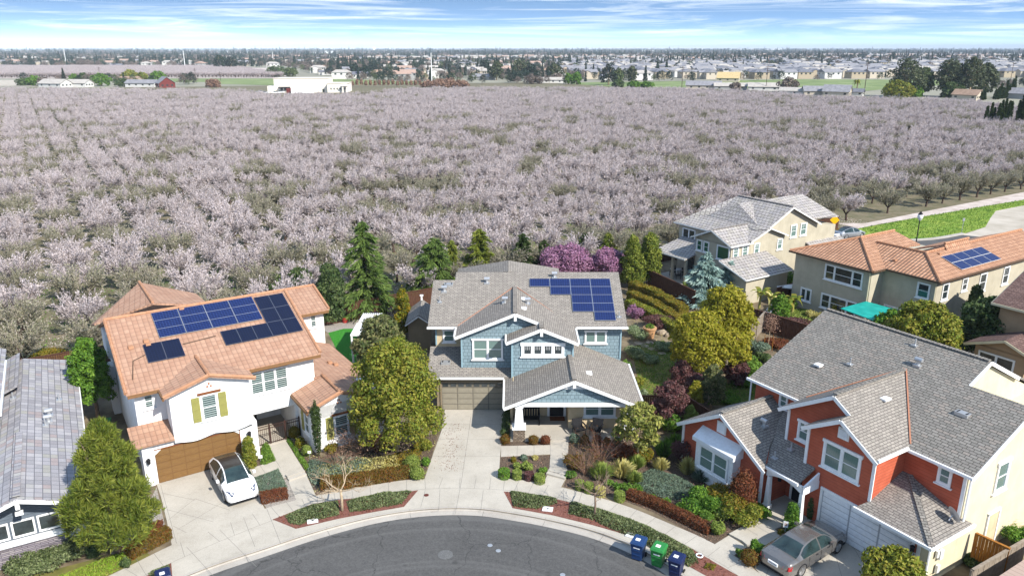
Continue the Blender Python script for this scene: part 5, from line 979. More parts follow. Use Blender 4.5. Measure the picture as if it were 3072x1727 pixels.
# wrought iron gate of the white house
t = empty('iron_gate', (0, 0, 0), 0, 'brown wrought iron gate across the entry of the white house', 'gate'); t.parent = None
t.matrix_world = H2.matrix_world.copy(); gm = Matrix.Translation((-21.2, 39.6, 0)) @ Matrix.Rotation(R(33.3), 4, 'Z'); t.matrix_world = gm @ Matrix.Translation((6.2, .15, .02))
q = MB()
for k in range(22): q.tube([(.1 + k * .125, 0, .05), (.1 + k * .125, 0, 1.25)], .012, 4)
q.build('bars', M['iron'], t); q = MB()
for z in (.1, 1.1, 1.28): q.box(0, 2.85, -.02, .02, z, z + .04)
q.build('rails', M['iron'], t)
for x in (0, .92, 1.9, 2.83): MB().box(x - .04, x + .04, -.04, .04, 0, 1.4).build('post', M['iron'], t)
# ---------------------------------------------------------------- almond orchard
def almond(seed, pink=True):
    g = rng(seed); pr = random.Random(seed); H_ = 4.6; tr = MB(); T0 = []
    lean = pr.uniform(-.15, .15); tr.tube([(0, 0, -.05), (lean * .5, 0, .5), (lean, 0, .95)], [.17, .14, .13], 6)
    segs = []
    for i in range(5):
        a = 2 * math.pi * i / 5 + pr.uniform(-.35, .35); d = Vector((math.cos(a), math.sin(a), 0)); p0 = Vector((lean, 0, .85)); p1 = p0 + d * pr.uniform(.6, .9) + Vector((0, 0, .9)); p2 = p1 + d * pr.uniform(.5, .9) + Vector((0, 0, 1.2))
        tr.tube([p0, p1, p2], [.09, .06, .03], 5, False); segs.append((p1, p2))
        for k in range(3):
            b = a + pr.uniform(-1.1, 1.1); e = Vector((math.cos(b), math.sin(b), 0)); s0 = p0.lerp(p1, pr.uniform(.4, 1)); s1 = s0 + e * pr.uniform(.5, 1.0) + Vector((0, 0, pr.uniform(.6, 1.2))); tr.tube([s0, s1], [.04, .02], 4, False); segs.append((s0, s1))
    B = []; Td = []
    nt_ = 460
    for i in range(nt_):   # upright wands set all over the limbs
        s0, s1 = segs[pr.randrange(len(segs))]; p = s0.lerp(s1, pr.uniform(0, 1.15)); a = pr.uniform(0, 6.28); out = Vector((p.x, p.y, 0)); out = out.normalized() if out.length > .05 else Vector((1, 0, 0))
        d = (out * pr.uniform(.1, .95) + Vector((math.cos(a), math.sin(a), 0)) * .4 + Vector((0, 0, pr.uniform(.1, 1.3)))).normalized(); l = pr.uniform(.55, 1.6)
        if i % 3 == 0: tr.tube([p, p + d * l], [.012, .006], 3, False)
        m = int(19 * l); s_ = g.uniform(.05, 1, m)[:, None]; B.append(np.array(p)[None] + np.array(d)[None] * s_ * l + g.normal(0, .06, (m, 3))); Td.append(np.tile(np.array(d), (m, 1)))
    c = np.concatenate(B); d = np.concatenate(Td); return tr, leaves(c, d, .092, .36, g, .7, d)
AK = []
for k in range(8):
    pink = k not in (5, 6, 7)
    tr, cr_ = almond(100 + k, pink); t = empty('almond_tree', (0, 0, 0)); a = tr.build('trunk', M['bark_dk'], t); b = np_mesh('blossom_crown' if pink else 'leafy_crown', cr_, 4, M['bl_pink' if pink else 'bl_green'], t)
    tag(t, 'pale pink blossoming almond tree in the big orchard' if pink else 'dull olive-green almond tree between the pink rows', 'tree', 'pink blossoming almond trees of the orchard' if pink else 'olive-green almond trees of the orchard')
    AK.append((t, a, b, pink))
edge_px = [(-400, 262), (0, 262), (560, 263), (740, 268), (800, 279), (1050, 277), (1250, 262), (1450, 259), (2000, 262), (2300, 272), (2450, 285), (2850, 292), (2960, 300), (3072, 318), (3500, 340)]
EP = [tuple(at(x, y, 3.5))[:2] for x, y in edge_px]
OP = [oa(-75, 0), oa(300, 0)] + EP[::-1]
pts = []
g = rng(5)
for j in range(0, 90):
    for i in range(-40, 90):
        u_ = i * 4.9; v_ = .2 + j * 6.1; x, y = oa(u_, v_); ang = math.atan2(x, y)
        if abs(ang) < R(40) and y > 40: pts.append((x + g.normal(0, .15), y + g.normal(0, .15), j, i))
pts = np.array(pts); pts = pts[in_poly(OP, pts[:, :2])]
# which trees are still green: loose patches plus every other row near the yards
def vn(x, y): return math.sin(x * .045 + 1.3) * math.cos(y * .06 + .4) + .5 * math.sin(x * .11 - y * .07) + .35 * math.sin(x * .21 + y * .17)
var = []
for x, y, j, i in pts:
    dd = math.hypot(x, y); pg = .08 + .06 * (vn(x, y) > .35) + (.20 if (int(j) % 2 == 0 and dd < 260) else 0) + (.30 if j < 1 else 0) + (.2 if x > 35 and j < 3 else 0) + (.16 if x < -8 and dd < 130 else 0)
    var.append(5 + rnd.randrange(3) if rnd.random() < pg else rnd.randrange(5))
vis = [k for k in range(len(pts)) if abs(math.atan2(pts[k, 0], pts[k, 1])) < R(34.5)]
order = sorted(vis, key=lambda k: math.hypot(pts[k, 0], pts[k, 1])); near_ = set(order[:300]); used = set()
for k in order[:300]:
    t, a, b, pk = AK[var[k]]
    if var[k] not in used: o = t; used.add(var[k])
    else: o = copy_tree(t, ch=[a, b])
    o.location = (pts[k, 0], pts[k, 1], 0); o.rotation_euler = (0, 0, rnd.random() * 6.28); s_ = rnd.uniform(.88, 1.14) * (1 if pk else .96); o.scale = (s_, s_, s_ * rnd.uniform(.92, 1.1))
def scatter(name, P, V, srcs, label, cat, scl=(.84, 1.08), seed=1, loc0=0.0, rots=None, scs=None):
    """ONE object that repeats source meshes over points (for what is past counting)"""
    g = rng(seed); n = len(P); me = bpy.data.meshes.new(name); me.vertices.add(n); z = np.column_stack([P[:, 0], P[:, 1], np.full(n, loc0)]); me.vertices.foreach_set('co', z.astype(np.float32).ravel())
    for nm, ty, val in (('var', 'INT', np.array(V, dtype=np.int32)), ('rot', 'FLOAT', (g.uniform(0, 6.28, n) if rots is None else np.array(rots)).astype(np.float32)), ('scl', 'FLOAT', (g.uniform(*scl, n) if scs is None else np.array(scs)).astype(np.float32))):
        a = me.attributes.new(nm, ty, 'POINT'); a.data.foreach_set('value', val)
    o = bpy.data.objects.new(name, me); col.objects.link(o); gt = bpy.data.node_groups.new(name, 'GeometryNodeTree')
    gt.interface.new_socket('Geometry', in_out='INPUT', socket_type='NodeSocketGeometry'); gt.interface.new_socket('Geometry', in_out='OUTPUT', socket_type='NodeSocketGeometry')
    gi = gt.nodes.new('NodeGroupInput'); go = gt.nodes.new('NodeGroupOutput'); jn = gt.nodes.new('GeometryNodeJoinGeometry')
    def na(nm, ty): a = gt.nodes.new('GeometryNodeInputNamedAttribute'); a.data_type = ty; a.inputs[0].default_value = nm; return a.outputs['Attribute']
    av, ar, as_ = na('var', 'INT'), na('rot', 'FLOAT'), na('scl', 'FLOAT'); cx = gt.nodes.new('ShaderNodeCombineXYZ'); gt.links.new(ar, cx.inputs[2])
    for k, objs in enumerate(srcs):
        cp = gt.nodes.new('FunctionNodeCompare'); cp.data_type = 'INT'; cp.operation = 'EQUAL'; gt.links.new(av, cp.inputs[2]); cp.inputs[3].default_value = k
        for ob in objs:
            oi = gt.nodes.new('GeometryNodeObjectInfo'); oi.transform_space = 'ORIGINAL'; oi.inputs[0].default_value = ob; oi.inputs[1].default_value = False
            ip = gt.nodes.new('GeometryNodeInstanceOnPoints'); gt.links.new(gi.outputs[0], ip.inputs['Points']); gt.links.new(cp.outputs[0], ip.inputs['Selection']); gt.links.new(oi.outputs['Geometry'], ip.inputs['Instance'])
            gt.links.new(cx.outputs[0], ip.inputs['Rotation']); gt.links.new(as_, ip.inputs['Scale']); gt.links.new(ip.outputs[0], jn.inputs[0])
    gt.links.new(jn.outputs[0], go.inputs[0]); md = o.modifiers.new('scatter', 'NODES'); md.node_group = gt
    return tag(o, label, cat, kind='stuff')
rest = [k for k in range(len(pts)) if k not in near_]
scatter('orchard', pts[rest][:, :2], [var[k] for k in rest], [(a, b) for t, a, b, p in AK], 'mass of pale pink almond trees filling the orchard beyond the first rows', 'orchard')
# fallen petals and weeds under the first rows
P_ = [oa(-20, -2), oa(100, -2), oa(100, 7), oa(-20, 7)]
carpet('petal_litter', P_, .03, 'petals', 22, .05, 8, 'fallen petals on the ground under the first orchard row', 'petals', z=.01)
carpet('orchard_weeds', [oa(-20, -2), oa(70, -2), oa(70, 24), oa(-20, 24)], .16, 'lf_green', 9, .09, 9, 'low green weeds between the nearest almond trees', 'weeds', z=.01)
# ---------------------------------------------------------------- garden trees
def from_px(bx, by, ty, wpx, z=0): b = at(bx, by, z); return b, height_at(b, ty) - z, wid_at(b, 2) * wpx
def T_(fn, bx, by, ty, wpx, *a, **k): b, h, w = from_px(bx, by, ty, wpx); k.setdefault('seed', int(bx * 7 + by) % 997); return fn(*a[:1], b, h, w, *a[1:], **k)
def TR(bx, by, ty, wpx, mat, name='tree', **k): b, h, w = from_px(bx, by, ty, wpx); return tree(name, b, h, w, mat, seed=int(bx + by * 3) % 991, **k)
def CO(bx, by, ty, wpx, mat, name='conifer_tree', **k): b, h, w = from_px(bx, by, ty, wpx); return conifer(name, b, h, w, mat, seed=int(bx + by * 3) % 991, **k)
TR(296, 1262, 1003, 118, 'lf_green', n=13000, leaf=.10, label='bright green oval tree between the grey-roofed house and the white house', z0=1.5, k=40, taper=.8, rb=.3)
# pine with upswept needle tufts
b, h, w = from_px(357, 1655, 1252, 312)
tree('pine_tree', b, h, w, 'lf_pine', n=36000, leaf=.17, asp=.13, z0=.9, k=54, seed=4, label='large bright green pine tree at the corner of the left driveway', rb=.2, cone=.72, tr=.16, needle=True, tilt=.9)
TR(1192, 1352, 1014, 282, 'lf_olive', n=30000, leaf=.10, label='big rounded evergreen tree with yellowish new leaves left of the main driveway', z0=1.0, k=110, rb=.17, taper=.75, sq=.6, tilt=.5, bark='bark_lt')
TR(1150, 1140, 945, 150, 'lf_mag', n=10000, leaf=.15, label='dark glossy magnolia tree behind the big rounded tree', z0=.6, k=36, rb=.26, sq=.8)
CO(1102, 940, 666, 200, 'lf_cedar', n=120, per=230, leaf=.30, label='tallest drooping cedar tree behind the white pergola', droop=.38, power=.6)
CO(1305, 890, 716, 165, 'lf_cedar', n=120, per=210, leaf=.28, label='drooping cedar tree just left of the blue house ridge', droop=.36, power=.45)
CO(1358, 860, 722, 60, 'lf_pine', n=90, per=110, power=.5, leaf=.24, label='narrow leaning conifer right beside the drooping cedar', droop=.3)
CO(1440, 860, 688, 125, 'lf_pine', n=120, per=170, leaf=.28, label='olive conifer above the left end of the blue house ridge', droop=.2, power=.5)
CO(1568, 840, 702, 95, 'lf_cyp', n=110, per=150, power=.5, leaf=.24, label='dark pointed conifer right of the rear roof peak', droop=.15)
CO(1632, 820, 722, 75, 'lf_cyp', n=100, per=130, power=.5, leaf=.24, label='dark conifer touching the left plum tree', droop=.2)
CO(1750, 800, 702, 62, 'lf_cyp', n=100, per=120, power=.5, leaf=.24, label='dark conifer top between the two plum trees', droop=.2)
CO(1822, 800, 700, 75, 'lf_pine', n=100, per=130, power=.5, leaf=.24, label='olive green conifer behind the right plum tree', droop=.2)
TR(1695, 850, 742, 150, 'lf_plum', n=14000, leaf=.12, label='wide magenta flowering plum tree behind the solar panels', z0=1.2, k=40)
TR(1822, 850, 750, 108, 'lf_plum', n=10000, leaf=.12, label='smaller magenta flowering plum tree beside the dark conifers', z0=1.2, k=30)
TR(1893, 862, 698, 62, 'lf_pine', n=12000, leaf=.12, label='tall narrow olive conifer behind the right roof corner', z0=.3, k=50, taper=.7, rb=.36)
TR(1945, 852, 690, 66, 'lf_pine', n=12000, leaf=.12, label='tall broad conifer next to the cream house patio', z0=.3, k=50, taper=.7, rb=.36)
TR(832, 915, 820, 76, 'lf_dark', n=6000, leaf=.13, label='dark evergreen shrub tree above the white house roof, left one', z0=.3, k=24)
TR(905, 915, 796, 78, 'lf_dark', n=6000, leaf=.13, label='dark evergreen shrub tree above the white house roof, right one', z0=.3, k=24)
TR(998, 965, 784, 84, 'lf_dark', n=16000, leaf=.14, label='tall dark evergreen column between the white house and the big cedar', z0=.2, k=50, taper=.7, rb=.36)
TR(1212, 1005, 858, 52, 'lf_citrus', n=7000, leaf=.11, label='slim yellow-orange tinged shrub tree beside the barrels', z0=.2, k=34, taper=.7, rb=.36)
CO(2112, 905, 758, 180, 'lf_spruce', n=130, per=210, leaf=.28, label='silvery blue spruce in front of the cream house', droop=.15, name='spruce_tree')
CO(2185, 895, 785, 130, 'lf_spruce', n=110, per=170, leaf=.28, label='smaller blue spruce at the right of the large one', droop=.3, name='spruce_tree')
TR(2165, 1105, 852, 175, 'lf_gold', n=20000, leaf=.11, label='rear golden-green rounded tree behind the fence corner', z0=1.4, k=90, rb=.18, sq=.6, tilt=.5)
TR(2090, 1140, 930, 190, 'lf_gold', n=18000, leaf=.11, label='front golden-yellow rounded tree over the lawn', z0=1.4, k=90, rb=.18, sq=.7, tilt=.5)
TR(2185, 1150, 985, 110, 'lf_gold', n=9000, leaf=.11, label='golden tree with pale leaning trunk at the right of the group', z0=1.8, k=26, bark='bark_lt')
TR(2755, 1115, 905, 215, 'lf_olive', n=20000, leaf=.14, label='olive green tree behind the ridge of the red house', z0=1.0, k=50, rb=.24)
TR(2938, 1080, 885, 150, 'lf_dark', n=15000, leaf=.14, label='dark green tree against the tan house right wing', z0=.6, k=40)
TR(2905, 1010, 846, 55, 'lf_dark', n=6000, leaf=.13, label='narrow dark tree in front of the tan house windows', z0=.6, k=30, taper=.7)
TR(2660, 1050, 930, 110, 'lf_green', n=8000, leaf=.14, label='green shrub tree right of the teal canopy', z0=.4, k=26)
TR(3050, 1150, 1075, 85, 'lf_citrus', n=3500, leaf=.12, label='small yellowish tree below the brown house window', z0=.3, k=16)
b = at(2672, 1800); tree('tree', b, height_at(b, 1662), wid_at(b, 2) * 200, 'lf_olive', n=9000, leaf=.10, seed=77, label='leafy green shrub tree at the bottom edge before the white garage', z0=.4, k=30, rb=.26)
b, h, w = from_px(1912, 1388, 1205, 150); tree('magnolia_tree', b, h, w, 'lf_mag2', n=3600, leaf=.12, seed=17, label='young open magnolia tree at the right corner of the porch', z0=1.3, k=22, rb=.22, bark='bark_lt', tr=.05)
b, h, w = from_px(1026, 1532, 1385, 185); bare_tree('street_tree', b, h, w * 1.15, 'bark_lt', 3, 'bare pale street tree in the left parkway bed', r0=.075, fork=.45, flat=.25)
b, h, w = from_px(1783, 1552, 1385, 170); bare_tree('street_tree', b, h, w * 1.1, 'bark', 8, 'bare street tree in the right parkway bed', r0=.055, fork=.45)
b, h, w = from_px(957, 1370, 1206, 24); t = empty('cypress_tree', b, 0, 'very slender clipped cypress at the corner of the white house wing', 'tree'); MB().tube([(0, 0, 0), (0, 0, h * .6)], .05, 6).build('trunk', M['bark'], t)
np_mesh('crown', blob_leaves([(0, 0, h * (i + .5) / 10, .31 * math.sin(math.pi * (.22 + .76 * (1 - i / 10))) ** .6 if i < 9 else .1, .31 * math.sin(math.pi * (.22 + .76 * (1 - i / 10))) ** .6 if i < 9 else .1, h * .085) for i in range(10)], 4200, .06, .4, 5, bottom=-.95), 4, M['lf_cyp'], t)
for px, lb in (((2430, 860, 768, 50), 'banana plant with dry hanging leaves left of the trampoline'), ((2490, 900, 838, 40), 'tall thin yellow-green banana plant before the tan house wall')):
    pass
# banana plants
def banana(px, h, seed, label, dry):
    g = random.Random(seed); b = at(*px); t = empty('banana_plant', b, 0, label, 'plant'); q = MB(); q.tube([(0, 0, 0), (.05, 0, h * .55)], [.14, .08], 7); q.build('stem', M['lf_straw'], t); q = MB()
    for i in range(8):
        a = i * .8 + g.uniform(-.3, .3); l = g.uniform(1.0, 1.7); d = Vector((math.cos(a), math.sin(a), 0)); s_ = Vector((-d.y, d.x, 0)); P = []
        for k in range(6): f = k / 5; P.append((Vector((.05, 0, h * .5)) + d * l * f * .75 + Vector((0, 0, l * (1.3 * f - (1.6 if i % 2 else 1.0) * f * f))), .24 * math.sin(math.pi * min(1, f + .12)) + .02))
        for k in range(5): q.mi = i % 2 if dry else 0; q.poly([P[k][0] - s_ * P[k][1], P[k][0] + s_ * P[k][1], P[k + 1][0] + s_ * P[k + 1][1], P[k + 1][0] - s_ * P[k + 1][1]])
    q.build('leaf_blades', [M['lf_olive'], M['lf_straw']], t)
banana((2275, 940), 3.6, 2, 'tall banana plant with some dry hanging leaves behind the golden trees', True); banana((2305, 945), 3.2, 5, 'shorter brown-leaved banana plant next to the trampoline', True); banana((2352, 955), 2.8, 7, 'thin banana plant by the tan house lower window', False)
banana((2375, 948), 2.9, 9, 'banana plant nearest the tan house wall corner', False)
# ---------------------------------------------------------------- shrubs and hedges
def BU(px, w, h, mat, label, name='shrub', group=None, z=0, **k): return bush(name, at(*px, z), w, h, mat, seed=int(px[0] + px[1]) % 983, label=label, group=group, **k)
# front garden, blue house
BU((1600, 1330), .62, .56, 'lf_hedge', 'clipped brown-green ball shrub between the porch and walk, left one', 'ball_shrub', shape='ball', n=1500, leaf=.045)
BU((1636, 1330), .6, .54, 'lf_redbr', 'clipped reddish ball shrub between the porch and walk, right one', 'ball_shrub', shape='ball', n=1500, leaf=.045)
for i, (px, s_) in enumerate((((1515, 1330), .62), ((1514, 1306), .55), ((1517, 1288), .55), ((1519, 1270), .55), ((1520, 1254), .5), ((1521, 1240), .5))):
    BU(px, s_, s_ * .95, 'lf_hedge' if i in (0,) else 'lf_dark', ['clipped brownish ball shrub at the front of the row by the driveway', 'second clipped shrub from the front in the row by the driveway', 'third clipped shrub from the front in the row by the driveway', 'fourth clipped shrub from the front in the row by the driveway', 'fifth clipped shrub from the front in the row by the driveway', 'clipped shrub nearest the garage in the row by the driveway'][i], 'ball_shrub', 'clipped shrubs along the driveway', shape='ball', n=1000, leaf=.05)
def cyl(px, w, h, mat, label):
    g = rng(int(px[0])); n = 1500; a = g.uniform(0, 6.28, n); top = g.random(n) < .4; r = np.where(top, np.sqrt(g.random(n)) * w / 2, w / 2); z = np.where(top, h, g.uniform(0, h, n)); c = np.column_stack([r * np.cos(a), r * np.sin(a), z]) + g.normal(0, .012, (n, 3)); nn = np.where(top[:, None], [[0, 0, 1.]], np.column_stack([np.cos(a), np.sin(a), np.zeros(n)]))
    tag(np_mesh('clipped_shrub', leaves(c, nn, .042, .5, g, .6), 4, M[mat], None, at(*px)), label, 'shrub', 'clipped drum-shaped shrubs along the sidewalk')
for px, w, h, mat, lb in (((1512, 1432), .66, .5, 'lf_green', 'green drum-shaped shrub, leftmost of the four beside the driveway corner'), ((1551, 1435), .52, .5, 'lf_lime', 'yellow-green drum shrub second from the driveway corner'), ((1587, 1438), .52, .45, 'lf_purple', 'purplish brown drum shrub third from the driveway corner'), ((1619, 1447), .6, .5, 'lf_lime', 'yellow-green drum shrub next to the garden steps'),
                         ((1739, 1466), .5, .5, 'lf_lime', 'yellow-green drum shrub first right of the garden steps'), ((1766, 1476), .5, .55, 'lf_lime', 'tall yellow-green drum shrub second right of the garden steps'), ((1800, 1486), .55, .5, 'lf_straw', 'straw-coloured drum shrub behind the street tree'), ((1858, 1500), .58, .5, 'lf_lime', 'yellow-green drum shrub at the start of the reddish hedge')): cyl(px, w, h, mat, lb)
BU((1541, 1385), .3, .3, 'lf_orange', 'small orange plant in the bed beside the driveway'); BU((1571, 1378), .45, .3, 'lf_juni', 'small blue-green plant in the bed beside the driveway'); BU((1605, 1377), .35, .25, 'lf_straw', 'small straw-coloured plant in the bed near the walk')
BU((1550, 1405), .5, .4, 'lf_lime', 'lime plant left of the larger one in the driveway bed', shape='lumpy'); BU((1582, 1408), .75, .5, 'lf_lime', 'larger lime green plant in the middle of the driveway bed', shape='lumpy', n=1300); BU((1628, 1416), .5, .32, 'lf_grass', 'bright green plant next to the walk steps', shape='lumpy')
for i, (px, w, mat, lb) in enumerate((((1722, 1326), .62, 'lf_juni', 'spiky green ball shrub at the right edge of the walk'), ((1754, 1328), .55, 'lf_hedge', 'brown-green ball shrub second from the walk by the porch'), ((1792, 1326), .5, 'lf_redbr', 'reddish ball shrub third from the walk by the porch'), ((1821, 1331), .45, 'lf_hedge', 'small brownish ball shrub fourth from the walk by the porch'), ((1850, 1332), .48, 'lf_dark', 'dark green ball shrub last in the porch row'))): BU(px, w, w * .95, mat, lb, 'ball_shrub', shape='ball', n=1100, leaf=.05)
twiggy('bare_shrub', at(1805, 1390), 3.2, 1.7, 'lf_twig', 4, 'leafless reddish cane shrub in the centre of the front bed', n=46, lv='lf_redbr', nl=500); twiggy('bare_shrub', at(1755, 1425), 2.6, 1.6, 'lf_twig', 7, 'leafless brown cane shrub near the garden steps', n=40, lv='lf_hedge', nl=300)
BU((1725, 1400), 1.3, .7, 'lf_hedge', 'brown-green mounded shrub beside the lower walk', shape='lumpy', n=2600); BU((1880, 1380), 1.6, .9, 'lf_redbr', 'rust red shrub under the young magnolia', shape='lumpy', n=2200); BU((1935, 1385), 1.1, 1.0, 'lf_orange', 'orange-tinged shrub right of the young magnolia', shape='lumpy', n=1800)
for px, w, h, mat, lb in (((1800, 1435), 1.5, 1.0, 'lf_lime', 'yellow-green spiky grass clump behind the bare street tree'), ((1862, 1430), 1.5, 1.1, 'lf_straw', 'wide yellow spiky grass clump in the front bed'), ((1905, 1405), 1.1, .9, 'lf_lime', 'yellow spiky grass clump below the young magnolia'), ((1900, 1445), 1.0, .7, 'lf_lime', 'yellow-green grass clump at the edge of the blue-green ground cover'), ((1980, 1410), 1.0, .8, 'lf_straw', 'isolated yellow grass clump right of the magnolia'), ((2060, 1420), 1.1, 1.1, 'lf_straw', 'spiky grass clump left of the white bay window'), ((1990, 1370), 1.3, 1.2, 'lf_green', 'dark green spiky clump on the bank near the red house'), ((2020, 1345), 1.2, 1.1, 'lf_green', 'green spiky clump close to the dark red shrub'), ((2100, 1440), 1.3, .7, 'lf_juni', 'blue-green spiky clump under the bay window')): spiky('grass_clump', at(*px), w * 1.3, h * 1.15, mat, 420, int(px[0]), lb)
for i, px in enumerate(((1712, 1432), (1830, 1455), (1850, 1468), (1880, 1470), (1908, 1475), (1957, 1500), (1996, 1514), (2040, 1532), (2075, 1545), (2118, 1560))): BU(px, [.7, .5, .55, .6, .8, .5, .55, .6, .6, .8][i], [.4, .35, .4, .45, .5, .4, .45, .45, .45, .55][i], 'lf_grass' if i % 2 else 'lf_green', 'small bright green round shrub in the row behind the low hedge', 'small_shrub', 'small bright green shrubs behind the low hedges', shape='lumpy', n=900, leaf=.05)
carpet('juniper_cover', P2((1900, 1435), (1960, 1405), (2060, 1440), (2110, 1480), (2050, 1500), (2010, 1500), (1925, 1480)), .32, 'lf_juni', 900, .05, 4, 'blue-green juniper ground cover in front of the red house')
hedge('low_hedge', P2((1885, 1492), (1960, 1518), (2040, 1556), (2128, 1600)), .5, .5, 'lf_redbr', 900, .045, 3, 'long rust-brown clipped hedge along the right sidewalk')
for px, w, h, mat, lb in (((2120, 1530), 2.4, 1.2, 'lf_green', 'dark green lumpy shrub mass behind the rust hedge'), ((2180, 1520), 2.6, 1.4, 'lf_orange', 'orange and yellow-green shrub mass left of the red house porch'), ((2220, 1560), 2.2, 1.2, 'lf_olive', 'olive shrub by the red house walk'), ((2262, 1545), 1.6, .8, 'lf_green', 'green shrub under the porch column of the red house'), ((2150, 1600), .8, .8, 'lf_lime', 'round lime green shrub at the end of the rust hedge'), ((2170, 1555), 1.0, .9, 'lf_lime', 'lime green shrub in the middle of the bed left of the walk'),
    ((2050, 1385), 1.5, 1.7, 'lf_purple', 'dark purple shrub at the left wall of the red house'), ((2010, 1290), 2.2, 1.6, 'lf_green', 'green shrub on the bank above the magnolia'), ((1958, 1250), .7, .6, 'lf_green', 'small green plant at the lattice fence')): BU(px, w, h, mat, lb, shape='lumpy', n=int(2600 * w), leaf=.065)
BU((2222, 1532), 1.45, 2.3, 'lf_redbr', 'tall dark red-brown oval shrub right of the bay window', shape='round', n=9000, leaf=.06)
BU((2370, 1600), .85, 1.7, 'lf_green', 'green two-tier topiary shrub at the red house porch', 'topiary', shape='col', n=5500, leaf=.055); BU((2432, 1560), .6, 1.4, 'lf_dark', 'dark narrow shrub against the garage wall corner', shape='col', n=2500, leaf=.055)
BU((2272, 1668), 1.0, .95, 'lf_green', 'round green shrub between the walk and the sedan', shape='lumpy', n=3600, leaf=.055); BU((2247, 1690), .85, .75, 'lf_hedge', 'brown-topped clipped ball shrub beside the red house driveway', 'ball_shrub', shape='ball', n=2600, leaf=.045); BU((2222, 1668), .5, .35, 'lf_grass', 'small green plant left of the brown ball shrub', shape='lumpy'); BU((2343, 1605), .35, .3, 'lf_orange', 'small orange plant at the foot of the yard sign')
# parkway covers
SL = [(.5 * (a[0] + b[0]), .5 * (a[1] + b[1])) for a, b in zip(stripL, stripL)]
carpet('parkway_cover', P2((855, 1548), (935, 1515), (1015, 1504), (1018, 1545), (960, 1560), (930, 1562), (900, 1576), (870, 1572)), .3, 'lf_cover', 1100, .05, 1, 'dark green ground cover in the left half of the left parkway bed', z=.03); carpet('parkway_cover', P2((1040, 1505), (1130, 1482), (1235, 1474), (1205, 1512), (1120, 1528), (1050, 1538)), .32, 'lf_cover', 1100, .05, 2, 'dark green ground cover right of the left street tree', z=.03)
carpet('parkway_cover', P2((1530, 1475), (1600, 1484), (1670, 1498), (1672, 1512), (1610, 1528), (1540, 1520)), .32, 'lf_cover', 1100, .05, 3, 'dark green ground cover beside the main driveway apron', z=.03); carpet('parkway_cover', P2((1712, 1506), (1783, 1524), (1900, 1562), (2000, 1608), (2080, 1652), (2095, 1690), (2060, 1702), (1980, 1662), (1900, 1612), (1850, 1595), (1770, 1558), (1705, 1542)), .34, 'lf_cover', 1100, .05, 4, 'long dark green ground cover in the right parkway bed', z=.03)
carpet('parkway_cover', P2((445, 1722), (508, 1693), (512, 1720), (470, 1745)), .3, 'lf_cover', 1000, .05, 5, 'green ground cover in the small bed at the bottom left', z=.03); carpet('parkway_cover', P2((2120, 1690), (2150, 1694), (2140, 1712), (2110, 1706)), .2, 'lf_orange', 900, .05, 6, 'yellowish low plant at the lower end of the right parkway bed', z=.03)
# left house garden
hedge('low_hedge', P2((965, 1462), (1040, 1455), (1130, 1440), (1228, 1425)), .8, .5, 'lf_hedge', 800, .05, 5, 'brown-green clipped hedge along the sidewalk of the white house'); hedge('low_hedge', P2((785, 1506), (862, 1490)), .55, .5, 'lf_redbr', 1000, .045, 6, 'short rust-brown hedge between the white car and the walk')
hedge('low_hedge', P2((390, 1672), (508, 1610)), .6, .6, 'lf_hedge', 900, .05, 7, 'brown-green hedge at the left corner of the left driveway')
carpet('juniper_cover', P2((753, 1438), (836, 1405), (862, 1460), (858, 1478), (785, 1490), (765, 1470)), .22, 'lf_juni', 1100, .045, 7, 'blue-green ground cover patch between the car and the walk'); carpet('juniper_cover', P2((925, 1385), (1040, 1370), (1120, 1385), (1080, 1430), (970, 1450), (940, 1460), (920, 1420)), .4, 'lf_juni', 450, .06, 8, 'grey-green low plants in front of the white house wing')
carpet('dry_plants', P2((930, 1400), (1060, 1380), (1190, 1365), (1210, 1410), (1060, 1445), (960, 1450)), .35, 'lf_straw', 260, .06, 9, 'dry yellowish plants mixed into the front bed', up=1); carpet('dry_plants', P2((1150, 1370), (1270, 1340), (1255, 1400), (1150, 1420)), .25, 'lf_orange', 500, .05, 10, 'yellow-brown low plants under the big rounded tree')
twiggy('bare_shrub', at(1090, 1360), 4.2, 1.6, 'lf_twig', 11, 'wide leafless brown shrub in front of the white house wing', n=60, lv='lf_twig', nl=1200); twiggy('bare_shrub', at(1010, 1400), 3.0, .8, 'lf_twig', 12, 'low leafless grey-brown shrub in the middle of the left bed', n=40)
BU((1130, 1345), 1.5, .8, 'lf_redbr', 'crimson-leaved shrub at the trunk of the big rounded tree', shape='lumpy', n=2600); BU((995, 1358), .9, .6, 'lf_orange', 'yellow-green shrub right of the slender cypress', shape='lumpy', n=1300); BU((1253, 1350), .6, .5, 'lf_orange', 'small orange-red shrub near the main driveway'); BU((1275, 1350), .8, .9, 'lf_olive', 'olive spiky shrub at the main driveway edge', shape='lumpy', n=1500)
BU((1237, 1400), .9, .72, 'lf_lime', 'bright lime clipped ball shrub near the driveway', 'ball_shrub', shape='ball', n=2600, leaf=.045); BU((1252, 1434), .92, .7, 'lf_lime', 'pale green round shrub at the end of the long hedge', 'ball_shrub', shape='round', n=2600, leaf=.045); BU((1278, 1395), .5, .5, 'lf_green', 'small grey-green shrub right of the lime ball')
BU((752, 1400), .95, 1.9, 'lf_olive', 'yellow-green column shrub at the right side of the wood garage door', 'column_shrub', shape='col', n=5500, leaf=.06)
for i, (px, w, h, mat, lb) in enumerate((((884, 1312), .75, .8, 'lf_orange', 'round golden shrub nearest the iron gate'), ((903, 1342), .62, .7, 'lf_citrus', 'middle yellow shrub along the entry walk'), ((922, 1366), .6, .7, 'lf_lime', 'bright yellow round shrub nearest the slender cypress'))): BU(px, w, h, mat, lb, 'ball_shrub', shape='round', n=2200, leaf=.05)
